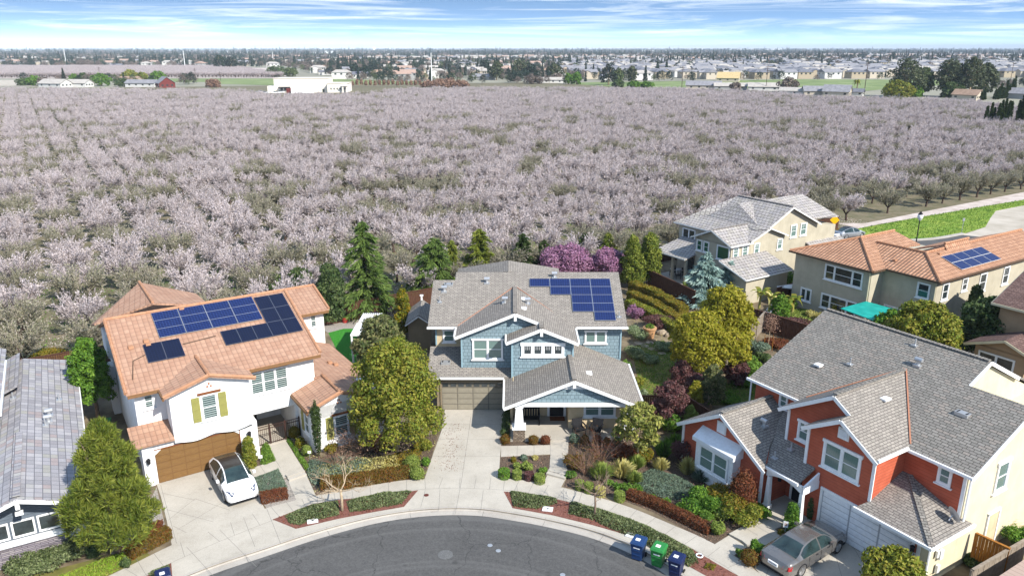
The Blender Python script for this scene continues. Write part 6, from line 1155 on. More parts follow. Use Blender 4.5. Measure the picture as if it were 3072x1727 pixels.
carpet('liriope_border', P2((852, 1312), (868, 1312), (930, 1400), (935, 1420), (917, 1412)), .3, 'lf_grass', 900, .09, 11, 'bright green grassy border right of the entry walk', up=1, asp=.2); carpet('liriope_border', P2((785, 1340), (802, 1325), (828, 1380), (800, 1394), (780, 1394)), .28, 'lf_grass', 900, .09, 12, 'bright green grassy patch left of the entry walk', up=1, asp=.2)
carpet('grass_strip', P2((175, 1727), (370, 1655), (390, 1680), (340, 1720), (200, 1760)), .14, 'lf_strip', 700, .07, 13, 'yellow-green grass strip at the bottom left', up=1, asp=.2)
for px, w, h, mat, lb in (((90, 1705), 2.4, .7, 'lf_cover', 'dark leafy shrub under the stone wall, left one'), ((175, 1675), 2.4, .8, 'lf_cover', 'dark leafy shrub under the stone wall, middle one'), ((235, 1655), 1.6, .8, 'lf_mag', 'dark leafy shrub near the corner of the stone wall'), ((285, 1665), 1.0, .7, 'lf_dark', 'dark green round shrub beside the pine trunk'), ((468, 1595), .8, .65, 'lf_redbr', 'small orange-red shrub by the left driveway edge'), ((430, 1615), .8, .5, 'lf_orange', 'low yellowish shrub under the pine'), ((378, 1700), .5, .5, 'lf_dark', 'dark small shrub between the grass strip and the hedge')): BU(px, w, h, mat, lb, shape='lumpy', n=int(2200 * w), leaf=.06)
# back gardens
hedge('orange_hedge', P2((1895, 880), (1960, 905), (2050, 960)), 1.0, 1.3, 'lf_orange', 420, .08, 21, 'rear green and orange hedge row along the patio fence'); hedge('orange_hedge', P2((1890, 905), (1960, 935), (2060, 1000)), .9, 1.1, 'lf_orange', 420, .08, 22, 'middle orange hedge row in the back garden'); hedge('orange_hedge', P2((1885, 925), (1950, 955), (2045, 1015)), .9, .9, 'lf_olive', 420, .08, 23, 'front green and orange hedge row in the back garden')
BU((1985, 985), 4.2, 1.2, 'lf_purple', 'long purplish shrub in front of the orange hedges', shape='lumpy', n=6000, d=2.2); BU((1905, 955), 1.6, 1.3, 'lf_plum', 'purple flowering shrub behind the right roof corner', shape='lumpy', n=2200)
for px, w, h, mat, lb in (((1915, 1010), 2.0, .9, 'lf_silver', 'silvery green shrub by the boulders'), ((1900, 1070), 1.8, .8, 'lf_silver', 'pale silver spiky shrub left of the stepping stones'), ((1945, 1085), 1.6, .7, 'lf_silver', 'pale silver shrub at the edge of the lawn'), ((1995, 1050), 1.6, .8, 'lf_silver', 'silvery shrub right of the stepping stones'), ((1880, 1110), .8, .9, 'lf_grass', 'bright green shrub against the blue wall'),
    ((1905, 1160), 1.3, .9, 'lf_olive', 'olive shrub beside the porch roof gutter'), ((1925, 1200), 1.2, .8, 'lf_silver', 'grey-green shrub by the porch roof corner')): BU(px, w, h, mat, lb, shape='lumpy', n=int(1700 * w), leaf=.07)
def PT(bx, by, ty, wpx, mat, lb, n=6000, bark='bark_dk', tr=.07): b, h, w = from_px(bx, by, ty, wpx); tree('purple_shrub_tree' if mat == 'lf_purple' else 'small_tree', b, h, w, mat, n=n, leaf=.09, seed=int(bx), label=lb, z0=.3, k=22, bark=bark, tr=tr)
PT(2045, 1160, 1075, 75, 'lf_purple', 'dark red-purple small tree under the front golden tree'); PT(2205, 1155, 1070, 75, 'lf_purple', 'dark purple small tree under the right golden tree'); PT(2005, 1280, 1140, 110, 'lf_purple', 'large mauve-brown small tree above the magnolia', 11000); PT(2085, 1200, 1120, 80, 'lf_purple', 'purple shrub tree behind the yellow one', 5000)
PT(2132, 1225, 1085, 75, 'lf_mag', 'grey-green small tree with pale leaning trunk between the lawns', 7000, 'bark_lt'); PT(2083, 1235, 1140, 50, 'lf_gold', 'small yellow-leaved tree among the purple shrubs', 3500); PT(2065, 1290, 1215, 55, 'lf_lime', 'lime green shrub tree above the left gable of the red house', 4500); PT(2335, 975, 880, 55, 'lf_green', 'green shrub tree left of the dark yard fence', 5000)
for px, w, h, mat, lb in (((2240, 1120), 2.6, 1.3, 'lf_grass', 'bright green shrub left of the red house ridge'), ((2235, 1155), 1.8, .9, 'lf_green', 'green shrub near the far corner of the red house'), ((2265, 1060), 2.2, 1.2, 'lf_juni', 'grey-green shrub beside the staked tree'), ((2290, 1085), 1.4, .8, 'lf_dark', 'dark round shrub near the staked tree'), ((2335, 1040), 2.4, .6, 'lf_redbr', 'rust-coloured low shrub behind the red house roof'), ((2370, 1000), 3.6, 1.4, 'lf_purple', 'dark bare-looking shrub against the yard fence'), ((2180, 1205), 1.6, .7, 'lf_green', 'green shrub at the lawn edge near the red house'), ((2445, 960), 1.8, .9, 'lf_straw', 'straw-coloured shrub below the tan house wall'), ((2505, 955), .9, 1.3, 'lf_gold', 'yellow shrub beside the teal canopy'), ((2400, 950), 3.2, .5, 'lf_lime', 'low green planting by the trampoline'),
    ((2350, 930), 2.2, 1.2, 'lf_green', 'green shrub between the banana plants'), ((2370, 870), 3.6, 2.0, 'lf_green', 'rounded green shrub against the fence of the cream house'), ((2060, 870), 1.0, 1.0, 'lf_lime', 'small yellow-green shrub on the cream house patio'), ((2245, 880), 2.0, 1.4, 'lf_twig', 'brown leafless shrub right of the blue spruces'), ((150, 1082), 3.0, .9, 'lf_orange', 'yellow-green shrub behind the ridge of the grey-roofed house')): BU(px, w, h, mat, lb, shape='lumpy', n=int(1800 * w), leaf=.08)
carpet('lawn_grass', P2((1895, 1040), (1990, 1020), (2030, 1060), (2030, 1130), (1985, 1185), (1922, 1190)), .1, 'lf_green', 160, .07, 31, 'patchy grass of the lawn right of the blue house', cat='grass', up=1, asp=.25); carpet('lawn_grass', P2((2120, 1215), (2180, 1140), (2280, 1130), (2290, 1190), (2230, 1215)), .12, 'lf_green', 260, .07, 32, 'dark green grass left of the red house', cat='grass', up=1, asp=.25)
carpet('verge_grass', Wp((800, 392), (1400, 283), (2236, 143), (2236, 192), (1990, 240), (1945, 300), (1900, 380), (1690, 444), (1450, 478), (1200, 492), (960, 480)), .2, 'lf_grass', 22, .14, 33, 'long yellow-green grass of the open verge', cat='grass', up=1, asp=.25)
for k, (P_, mt, d_, lb) in enumerate(((P2((1704, 1316), (1900, 1310), (1990, 1330), (2080, 1420), (2200, 1520), (2290, 1545), (2186, 1604), (2144, 1632), (2060, 1590), (1960, 1535), (1850, 1493), (1750, 1470), (1690, 1460), (1706, 1420), (1698, 1398)), 'lf_twig', 26, 'dry leaf litter between the shrubs right of the walk'), (P2((860, 1320), (960, 1370), (1150, 1340), (1300, 1300), (1325, 1260), (1300, 1352), (1272, 1436), (1180, 1440), (1090, 1455), (1000, 1472), (948, 1485), (915, 1415)), 'lf_straw', 26, 'dry leaf litter between the shrubs left of the driveway'), (P2((1503, 1370), (1650, 1366), (1628, 1450), (1500, 1434)), 'lf_twig', 22, 'dry leaf litter in the small bed by the driveway'), (stripR, 'lf_redbr', 20, 'bark chips and leaves in the right parkway bed'), (stripL, 'lf_redbr', 20, 'bark chips and leaves in the left parkway bed'),
    (P2((1895, 880), (2080, 960), (2240, 1080), (2280, 1130), (2100, 1240), (1950, 1240), (1930, 1150), (2030, 1120), (1990, 1020), (1895, 1040)), 'lf_straw', 10, 'dry leaf litter in the garden right of the blue house'), (P2((2220, 1080), (2300, 960), (2480, 930), (2380, 1040), (2290, 1130)), 'lf_twig', 10, 'dry leaf litter behind the red house'))): carpet('leaf_litter', P_, .035, mt, d_, .05, 60 + k, lb, 'leaf litter', z=.035)
# staked young tree
b = at(2303, 1054); t = empty('staked_tree', b, 0, 'young bare tree tied between two stakes', 'tree'); MB().tube([(0, 0, 0), (0, 0, 2.2)], .03, 5).build('trunk', M['bark_lt'], t); q = MB()
for x in (-.35, .35): q.tube([(x, 0, 0), (x, 0, 1.5)], .025, 5)
q.build('stake', M['wood_or'], t); g_ = rng(9); c = g_.normal(0, .3, (900, 3)) * [1, 1, 1.3] + [0, 0, 2.5]; np_mesh('crown', leaves(c, c, .07, .4, g_), 4, M['lf_twig'], t)
# climbing weeds on the right wall
twiggy('dry_vine', at(2990, 1590), 3.0, .9, 'lf_straw', 33, 'dry grass growing along the cream side wall', n=50)
for px, w, h, mat, lb in (((3060, 1640), 1.6, 1.0, 'lf_green', 'green shrub behind the weathered fence'), ((2930, 1700), 1.4, .6, 'lf_dark', 'dark low plant by the orange gate')): BU(px, w, h, mat, lb, shape='lumpy', n=2500)
# ---------------------------------------------------------------- vehicles
def cr_interp(xs, ys, x):
    xs = list(xs); n = len(xs); i = max(0, min(n - 2, next((k for k in range(n - 1) if x <= xs[k + 1]), n - 2))); h = xs[i + 1] - xs[i]; t = (x - xs[i]) / h
    m0 = (ys[i + 1] - ys[i - 1]) / (xs[i + 1] - xs[i - 1]) if i > 0 else (ys[1] - ys[0]) / (xs[1] - xs[0]); m1 = (ys[i + 2] - ys[i]) / (xs[i + 2] - xs[i]) if i + 2 < n else (ys[-1] - ys[-2]) / (xs[-1] - xs[-2])
    return (2 * t ** 3 - 3 * t * t + 1) * ys[i] + (t ** 3 - 2 * t * t + t) * h * m0 + (-2 * t ** 3 + 3 * t * t) * ys[i + 1] + (t ** 3 - t * t) * h * m1
def car(loc, rz, paint, label, st, glass, roofmat=None, seatc=None, rear_lamp=True, modern=True):
    """st: stations (x, half width, sill z, belt z, roof half width, top z) nose at +x; glass areas cut from the same skin"""
    t = empty('parked_car', loc, rz, label, 'car'); xs = [s[0] for s in st]; K = 56; NX = []
    for k in range(K + 1): NX.append(xs[0] + (xs[-1] - xs[0]) * k / K)
    def sect(x):
        w, zs, zb, wr, zt = [cr_interp(xs, [s[j] for s in st], x) for j in range(1, 6)]
        wr = min(wr, w); P = [(w * .90, zs), (w * .985, zs + .12), (w, (zs + zb) * .52), (w * .975, zb - .06), (w * .955, zb)]
        for f in (.33, .66, 1): P.append((w * .955 + (wr - w * .955) * f, zb + (zt - .05 - zb) * f ** .85))
        P += [(wr * .90, zt - .018), (wr * .55, zt), (0, zt + .006)]; return P
    S = [sect(x) for x in NX]; m = len(S[0]); body = MB(); G = {'windshield': MB(), 'rear_window': MB(), 'roof_glass': MB(), **{('side_window', a_, b_): MB() for a_ in (1, -1) for b_ in (0, 1)}}
    a0, a1, b0, b1 = glass       # rear glass start, roof start, roof end, windshield end (x)
    for k in range(K):
        xm = (NX[k] + NX[k + 1]) / 2
        for j in range(m - 1):
            for sg in (1, -1):
                q = [(NX[k], sg * S[k][j][0], S[k][j][1]), (NX[k + 1], sg * S[k + 1][j][0], S[k + 1][j][1]), (NX[k + 1], sg * S[k + 1][j + 1][0], S[k + 1][j + 1][1]), (NX[k], sg * S[k][j + 1][0], S[k][j + 1][1])]
                if sg < 0: q.reverse()
                tgt = body; up = j >= 7
                if up and j >= 8 and b0 < xm < b1: tgt = G['windshield']
                elif up and j >= 8 and a0 < xm < a1: tgt = G['rear_window']
                elif j in (4, 5, 6) and a0 + .35 < xm < b1 - .25 and S[k][7][1] - S[k][4][1] > .1 and abs(xm - st_mid) > .05: tgt = G[('side_window', sg, int(xm > st_mid))]
                elif roofmat and j >= 8 and a1 <= xm <= b0: tgt = G['roof_glass']
                tgt.poly(q)
    for k in (0, K): pts_ = [(NX[k], p[0], p[1]) for p in S[k]] + [(NX[k], -p[0], p[1]) for p in S[k][::-1]]; body.poly(pts_ if k else pts_[::-1])
    bo = body.build('body', M[paint], t, True); bo.data.materials.append(M['black'])
    for nme, q in G.items():
        if q.f: q.build(nme if isinstance(nme, str) else nme[0], M[roofmat] if nme == 'roof_glass' and roofmat else M['car_glass'], t, True)
    L_ = xs[-1] - xs[0]; q = MB(); q.box(xs[0] + .15, xs[-1] - .15, -.78, .78, .14, .32); q.build('underbody', M['black'], t)
    for wx in (xs[0] + L_ * .205, xs[-1] - L_ * .19):
        for sg in (1, -1):
            w = MB(); w.tube([(0, -.11, 0), (0, .11, 0)], .33, 18); wo_ = w.build('wheel', M['tyre'], t, loc=(wx, sg * .80, .33)); r = MB()
            for k in range(5 if modern else 7): a = k * 2 * math.pi / (5 if modern else 7); r.bar((0, sg * .118, 0), (.2 * math.cos(a), sg * .118, .2 * math.sin(a)), .055, .02, (0, 1, 0))
            r.tube([(0, sg * .10, 0), (0, sg * .113, 0)], .22, 14); r.build('rim', M['rim'], wo_)
            a = MB()   # dark arch
            for k in range(9):
                t0 = math.pi * k / 9; t1 = math.pi * (k + 1) / 9; yy = sg * (cr_interp(xs, [s[1] for s in st], wx) + .004)
                a.hexa([(wx + .34 * math.cos(t0), yy, .33 + .34 * math.sin(t0)), (wx + .40 * math.cos(t0), yy, .33 + .40 * math.sin(t0)), (wx + .40 * math.cos(t1), yy, .33 + .40 * math.sin(t1)), (wx + .34 * math.cos(t1), yy, .33 + .34 * math.sin(t1))], [(wx + .34 * math.cos(t0), yy * .99, .33 + .34 * math.sin(t0)), (wx + .40 * math.cos(t0), yy * .99, .33 + .40 * math.sin(t0)), (wx + .40 * math.cos(t1), yy * .99, .33 + .40 * math.sin(t1)), (wx + .34 * math.cos(t1), yy * .99, .33 + .34 * math.sin(t1))])
            a.build('wheel_arch', M['black'], t)
    return t, xs
M['car_white'] = m_plain('car_white', (.78, .78, .79, 1), .25, .5, 0, .8); M['car_tan'] = m_plain('car_tan', lin('#7e7a76'), .26, .5, .6, .9); M['car_glass'] = m_glass('car_glass', (.012, .022, .022, 1), rough=.12); M['car_glass'].node_tree.nodes['Principled BSDF'].inputs['Coat Weight'].default_value = .1; M['car_roof'] = m_plain('car_roof_glass', (.018, .015, .014, 1), .35, .25, 0, .1)
M['tyre'] = m_plain('tyre', (.02, .02, .02, 1), .9); M['rim'] = m_plain('rim', (.5, .5, .5, 1), .35, .5, .8); M['lamp_red'] = m_plain('lamp_red', lin('#a0121c'), .25, .5, 0, .6); M['lamp_dark'] = m_plain('lamp_cluster', (.05, .06, .1, 1), .15, .6, 0, .7); M['seat_w'] = m_plain('seat_white', (.6, .62, .62, 1), .6); M['car_blue'] = m_plain('car_blue', (.07, .12, .2, 1), .25, .5, .3, .8)
st_mid = -.05
STM = [(-2.35, .55, .42, .62, .50, .66), (-2.25, .80, .30, .78, .62, .90), (-2.0, .89, .24, .88, .66, 1.08), (-1.5, .92, .22, .92, .64, 1.22), (-.9, .925, .22, .92, .60, 1.38), (-.2, .925, .22, .90, .58, 1.44), (.4, .925, .22, .88, .58, 1.38), (1.0, .92, .22, .86, .64, 1.12), (1.4, .91, .22, .84, .70, .90), (1.85, .88, .24, .76, .68, .80), (2.15, .82, .27, .66, .60, .69), (2.33, .60, .34, .52, .46, .55)]
b = (at(.3293 * 1925, 1250 + .3293 * 560) + at(.3293 * 2045, 1250 + .3293 * 790)) / 2
d = at(.3293 * 2045, 1250 + .3293 * 790) - at(.3293 * 1925, 1250 + .3293 * 560); az = math.atan2(d.y, d.x); off = Vector((-math.sin(az), math.cos(az), 0)) * .92
c1, xs = car((b.x + off.x, b.y + off.y, .02), az, 'car_white', 'white electric sedan with black glass roof parked on the left driveway', STM, (-2.05, -1.1, .35, 1.22), 'car_roof')
q = MB()
for sg in (1, -1): q.hexa([(2.02, sg * .80, .60), (2.2, sg * .55, .60), (2.05, sg * .42, .70), (1.75, sg * .76, .72)], [(2.03, sg * .82, .66), (2.22, sg * .56, .64), (2.04, sg * .44, .745), (1.72, sg * .80, .80)]).build('headlight', M['lamp_dark'], c1); q = MB()
MB().box(2.25, 2.33, -.5, .5, .30, .35).build('grille', M['black'], c1)
for sg in (1, -1): MB().box(-.08, .1, -.06, .09, 0, .12).build('mirror', M['car_white'], c1, loc=(.72, sg * 1.0, .92)); MB().box(-.4, .4, -.25, .25, 0, .1).box(-.45, -.3, -.25, .25, .05, .6).build('seat', M['seat_w'], c1, loc=(-.0, sg * .36, .55))
q = MB(); q.tube([(.42 + .0 * k, .36 + .16 * math.cos(k * .785), .86 + .16 * math.sin(k * .785)) for k in range(9)], .015, 5); q.build('steering_wheel', M['black'], c1)
q = MB()
for sg in (1, -1):
    for x in (-.95, .0, .95): q.box(x - .006, x + .006, sg * .922 - .006, sg * .922 + .006, .35, .86)
q.build('door_seam', M['black'], c1)
STS = [(-2.5, .62, .40, .68, .58, .74), (-2.4, .82, .28, .84, .74, .96), (-2.0, .90, .22, .92, .78, 1.03), (-1.55, .925, .20, .95, .74, 1.08), (-1.1, .925, .20, .95, .62, 1.32), (-.6, .925, .20, .94, .58, 1.42), (.1, .925, .20, .92, .58, 1.43), (.6, .925, .20, .91, .60, 1.34), (1.2, .92, .20, .90, .70, 1.0), (1.6, .91, .20, .86, .74, .92), (2.05, .88, .24, .76, .70, .83), (2.4, .80, .28, .62, .60, .70), (2.52, .62, .34, .52, .5, .56)]
wf, wr = at(2506, 1664), at(2407, 1728); d = wf - wr; az = math.atan2(d.y, d.x); off = Vector((-math.sin(az), math.cos(az), 0)) * .9; b = (wf + wr) / 2 + off
c2, xs = car((b.x, b.y, .02), az, 'car_tan', 'tan metallic sedan parked nose-in at the white garage door', STS, (-1.75, -.95, .45, 1.25), None, modern=False)
for sg in (1, -1):
    MB().hexa([(-2.46, sg * .80, .66), (-2.30, sg * .88, .66), (-2.52, sg * .48, .66), (-2.44, sg * .44, .66)], [(-2.42, sg * .78, .86), (-2.22, sg * .86, .86), (-2.47, sg * .52, .82), (-2.40, sg * .48, .84)]).build('tail_light', M['lamp_red'], c2)
    MB().box(-.08, .1, -.06, .09, 0, .13).build('mirror', M['car_tan'], c2, loc=(.75, sg * 1.0, .93)); MB().hexa([(2.30, sg * .82, .58), (2.46, sg * .6, .58), (2.36, sg * .5, .68), (2.14, sg * .80, .70)], [(2.31, sg * .84, .68), (2.48, sg * .62, .66), (2.36, sg * .52, .74), (2.12, sg * .82, .78)]).build('headlight', M['rim'], c2)
pb = MB().box(-2.56, -2.50, -.26, .26, .62, .78).build('licence_plate', M['white'], c2); q = MB()
for k in range(6): q.box(-2.566, -2.558, -.2 + k * .07, -.16 + k * .07, .66, .74)
q.build('plate_marks', M['car_blue'], pb); q = MB()
for sg in (1, -1):
    for x in (-.95, .0, .95): q.box(x - .006, x + .006, sg * .922 - .006, sg * .922 + .006, .32, .88)
    for x in (-.35, .6): q.box(x - .09, x + .09, sg * .925 - .012, sg * .925 + .012, .78, .81)
q.build('door_seam', M['black'], c2)
c3, xs = car((40.2, 97.5, 0), R(25), 'car_blue', 'blue-grey car behind the cream house', STM, (-2.05, -1.1, .35, 1.22), 'car_roof')
c4, xs = car((44.8, 99.6, 0), R(25), 'rim', 'silver car parked behind the cream house, right of the blue-grey one', STM, (-2.05, -1.1, .35, 1.22), 'car_roof')
# ---------------------------------------------------------------- wheelie bins
def bin_(loc, rz, mat, label):
    t = empty('wheelie_bin', loc, rz, label, 'bin', 'wheelie bins at the kerb'); q = MB(); q.hexa([(-.24, -.26, .06), (.24, -.26, .06), (.24, .24, .06), (-.24, .24, .06)], [(-.31, -.36, .98), (.31, -.36, .98), (.31, .36, .98), (-.31, .36, .98)]); q.box(-.33, .33, -.38, .38, .93, .99)
    for z in (.35, .62): q.box(-.2, .2, -.325 - (z - .35) * .08, -.2, z, z + .03)
    q.build('body', M[mat], t); q = MB(); q.hexa([(-.34, -.42, 1.0), (.34, -.42, 1.0), (.34, .36, 1.0), (-.34, .36, 1.0)], [(-.30, -.36, 1.09), (.30, -.36, 1.09), (.28, .34, 1.07), (-.28, .34, 1.07)]); q.tube([(-.28, .43, 1.0), (.28, .43, 1.0)], .025, 6); l = q.build('lid', M[mat], t)
    MB().box(-.14, .08, -.16, .05, 1.08, 1.097).build('sticker', M['white'], l)
    for x in (-.3, .3): MB().tube([(x - .03, .3, .13), (x + .03, .3, .13)], .13, 12).build('wheel', M['tyre'], t)
    MB().box(-.16, .16, -.345, -.33, .74, .8).build('marking', M['white'], t)
M['bin_blue'] = m_plain('bin_blue', lin('#1c3a66'), .5); M['bin_green'] = m_plain('bin_green', lin('#2a7a3a'), .5); M['bin_navy'] = m_plain('bin_navy', lin('#14224c'), .5)
bin_(tuple(at(1914, 1672, -.12)), R(-28), 'bin_blue', 'blue wheelie bin with white sticker, farthest up the kerb'); bin_(tuple(at(1974, 1692, -.12)), R(-30), 'bin_green', 'green wheelie bin between the two blue ones'); bin_(tuple(at(2027, 1724, -.12)), R(-32), 'bin_navy', 'dark navy wheelie bin nearest the bottom edge'); bin_(tuple(at(497, 1775, -.12)), R(30), 'bin_navy', 'navy wheelie bin at the bottom left kerb, only its lid in view')
b = bin_
q = MB(); q.hexa([(-.24, -.26, .06), (.24, -.26, .06), (.24, .24, .06), (-.24, .24, .06)], [(-.31, -.36, .98), (.31, -.36, .98), (.31, .36, .98), (-.31, .36, .98)]); t = empty('wheelie_bin', tuple(at(322, 1305)), R(20), 'dark green bin between the oval tree and the white house', 'bin'); q.build('body', M['bin_green'], t); MB().box(-.34, .34, -.4, .4, .99, 1.06).build('lid', M['bin_green'], t)
# ---------------------------------------------------------------- porch furniture and small things
def chair(loc, rz, label):
    t = empty('patio_chair', loc, rz, label, 'chair', 'black patio chairs on the porch'); MB().box(-.34, .34, -.34, .3, .32, .42).build('seat', M['black'], t); MB().hexa([(-.34, .26, .42), (.34, .26, .42), (.34, .34, .42), (-.34, .34, .42)], [(-.36, .38, .95), (.36, .38, .95), (.36, .44, .92), (-.36, .44, .92)]).build('backrest', M['black'], t)
    for x in (-.38, .38): MB().box(x - .04, x + .04, -.34, .36, .58, .64).box(x - .04, x + .04, -.34, -.28, .42, .58).build('armrest', M['black'], t)
    for x in (-.33, .33):
        for y in (-.3, .3): MB().tube([(x, y, 0), (x, y, .34)], .022, 5).build('leg', M['black'], t)
chair((4.35, 44.75, .15), R(18), 'black wicker patio chair left of its pair under the porch window'); chair((5.45, 44.7, .15), R(-22), 'black wicker patio chair right of its pair under the porch window')
t = empty('bench', (1.25, 46.2, .15), 0, 'dark wooden high-backed bench on the porch left of the door', 'bench'); MB().box(-.6, .6, -.3, .25, .38, .44).build('seat', M['black'], t); q = MB(); q.box(-.6, .6, .22, .28, .95, 1.05)
for k in range(7): q.box(-.55 + k * .17, -.45 + k * .17, .23, .27, .44, .95)
q.build('backrest', M['black'], t)
for x in (-.56, .56): MB().box(x - .04, x + .04, -.3, -.22, 0, .65).build('leg', M['black'], t); MB().box(x - .04, x + .04, .2, .28, 0, 1.05).build('leg', M['black'], t); MB().box(x - .05, x + .05, -.3, .26, .62, .67).build('armrest', M['black'], t)
tag(MB().box(-.5, .5, -.3, .3, 0, .02).build('doormat', M['wood_br'], loc=(3.05, 46.85, .142)), 'brown doormat before the front door of the blue house', 'doormat')
def pot(loc, r, h, mat, label):
    t = empty('plant_pot', loc, 0, label, 'plant pot'); MB().lathe([(r * .68, 0), (r * .95, h * .85), (r * 1.08, h * .87), (r * 1.08, h), (r * .9, h), (r * .88, h * .9), (.01, h * .88)], n=20).build('pot', mat, t); np_mesh('plant', blob_leaves([(0, 0, h * 1.05, r * .75, r * .75, h * .25)], 300, .07, .5, 4), 4, M['lf_green'], t)
M['terra'] = m_plain('terracotta_pot', lin('#b58a62'), .8)
pot(tuple(at(1948, 1012)), .55, .95, M['terra'], 'large ribbed terracotta pot in the back garden'); pot(tuple(at(1853, 1308, .03)), .3, .5, M['terra'], 'terracotta pot at the right end of the porch'); pot(tuple(at(1035, 967)), .3, .5, m_plain('red_pot', lin('#a03028'), .7), 'red pot in front of the tall evergreen column')
def sign(loc, rz, w, h, zb, face, label, name='yard_sign'):
    t = empty(name, loc, rz, label, 'sign'); MB().box(-.012, .012, -.012, .012, 0, zb + h * .5).build('post', M['metal'], t); p = MB().box(-w / 2, w / 2, -.03, -.013, zb, zb + h).build('board', M[face], t); MB().box(-w * .3, w * .3, -.034, -.03, zb + h * .35, zb + h * .5).box(-w * .25, w * .25, -.034, -.03, zb + h * .6, zb + h * .7).build('marking', M['copper'], p); return t
sign(tuple(at(783, 1386)), .2, .24, .2, .3, 'white', 'small white yard sign in front of the column shrub'); sign(tuple(at(930, 1378)), .2, .2, .16, .45, 'white', 'small white yard sign at the bright yellow shrub'); sign(tuple(at(2353, 1608)), -.4, .24, .36, .55, 'white', 'small white yard sign beside the topiary')
M['yellow'] = m_plain('sign_yellow', lin('#f2b800'), .5)
t = empty('road_sign', (43.3, 101.0, 0), R(-8), 'yellow diamond warning sign behind the cream house', 'sign'); MB().tube([(0, 0, 0), (0, 0, 2.6)], .04, 6).build('post', M['metal'], t); MB().ext([(0, -.05, 1.4), (.62, -.05, 2.05), (0, -.05, 2.7), (-.62, -.05, 2.05)], (0, .02, 0)).build('board', M['yellow'], t)
t = empty('guard_rail', (43.5, 98.5, 0), R(27), 'white guard rail beside the yellow sign', 'barrier'); MB().box(-2.5, 3.5, -.05, .05, .6, .85).build('rail', M['white'], t)
for k in range(4): MB().box(-2.3 + k * 1.8, -2.2 + k * 1.8, .05, .12, 0, .8).build('post', M['white'], t)
b = at(2745, 748); t = empty('street_lamp', b, 0, 'black street lamp with white globe behind the tan house', 'street lamp'); MB().lathe([(.16, 0), (.12, .5), (.07, .6), (.055, 3.6), (.1, 3.7)], n=10).build('post', M['black'], t); MB().lathe([(.12, 3.7), (.3, 4.0), (.33, 4.25), (.26, 4.45)], n=14).build('globe', M['white'], t); MB().lathe([(.3, 4.45), (.18, 4.62), (.03, 4.85)], n=12).build('cap', M['black'], t)
t = empty('sign_post', tuple(at(2884, 702)), 0, 'thin metal sign post at the edge of the bare lot', 'post'); MB().tube([(0, 0, 0), (0, 0, 2.2)], .03, 5).box(-.15, .15, -.01, .01, 1.8, 2.2).build('post', M['metal'], t)
# pergola and dining set, barrels, umbrella
t = empty('pergola', (-11.9, 58.4, 0), 0, 'white pergola with slatted top beside the green turf', 'pergola')
q = MB()
for k in range(10): q.box(-.75 + k * .17, -.66 + k * .17, 1.2, 3.3, 2.4, 2.52)
q.build('slats', M['white'], t); MB().box(-.9, .9, -1.6, 1.2, 2.3, 2.4).build('cover', M['white'], t)
for x in (-.8, .8):
    for y in (-1.5, 1.1, 3.1): MB().box(x - .07, x + .07, y - .07, y + .07, 0, 2.35).build('post', M['white'], t)
for k, px in enumerate(((1170, 950), (1192, 952), (1110, 962), (1128, 966), (1180, 975))):
    q = MB(); q.lathe([(.24, 0), (.32, .3), (.34, .5), (.32, .7), (.25, .95), (.23, .95), (.02, .93)], n=14); tag(q.build('barrel', M['black'], loc=tuple(at(*px))), 'dark barrel standing behind the white pergola', 'barrel', 'dark barrels behind the pergola')
q = MB(); 
t = empty('trampoline_cover', tuple(at(2372, 905)), R(15), 'white boat-shaped shade on a stand in the tan house yard', 'shade'); q.hexa([(-1.9, -.25, 1.75), (0, -.5, 1.45), (1.9, -.2, 1.95), (0, .5, 1.5)], [(-1.9, -.2, 1.82), (0, -.45, 1.6), (1.9, -.15, 2.02), (0, .45, 1.65)]).build('cover', M['white'], t); MB().tube([(0, 0, 0), (0, 0, 1.5)], .04, 6).build('post', M['metal'], t)
tag(MB().hexa([(-.9, -.6, 0), (.9, -.5, 0), (.8, .7, 0), (-.8, .6, 0)], [(-.5, -.4, .8), (.7, -.35, .55), (.5, .4, .75), (-.6, .35, .6)]).build('covered_furniture', M['white'], loc=tuple(at(2330, 932)), rot=(0, 0, .4)), 'white fabric-covered furniture heap below the boat-shaped shade', 'furniture')
tag(MB().box(-.9, .9, -.5, .5, .35, .42).box(-.85, -.8, -.45, -.4, 0, .35).box(.8, .85, .4, .45, 0, .35).box(.8, .85, -.45, -.4, 0, .35).box(-.85, -.8, .4, .45, 0, .35).build('lounge_table', M['white'], loc=tuple(at(2318, 955)), rot=(0, 0, -.5)), 'pale low table at the fence corner of the tan house yard', 'table')
t = empty('canopy', (35.8, 61.7, 0), R(-57.5), 'teal green fabric canopy in front of the tan house', 'canopy'); MB().hexa([(-5.0, -5.5, 2.45), (-1.6, -5.9, 2.45), (-2.0, -1.9, 2.5), (-4.9, -2.0, 2.5)], [(-5.0, -5.5, 2.52), (-1.6, -5.9, 2.52), (-2.0, -1.9, 2.57), (-4.9, -2.0, 2.57)]).build('fabric', M['teal'], t)
for x, y in ((-4.9, -5.4), (-1.8, -5.7), (-2.1, -2.0), (-4.8, -2.1)): MB().tube([(x, y, 0), (x, y, 2.45)], .04, 6).build('post', M['metal'], t)
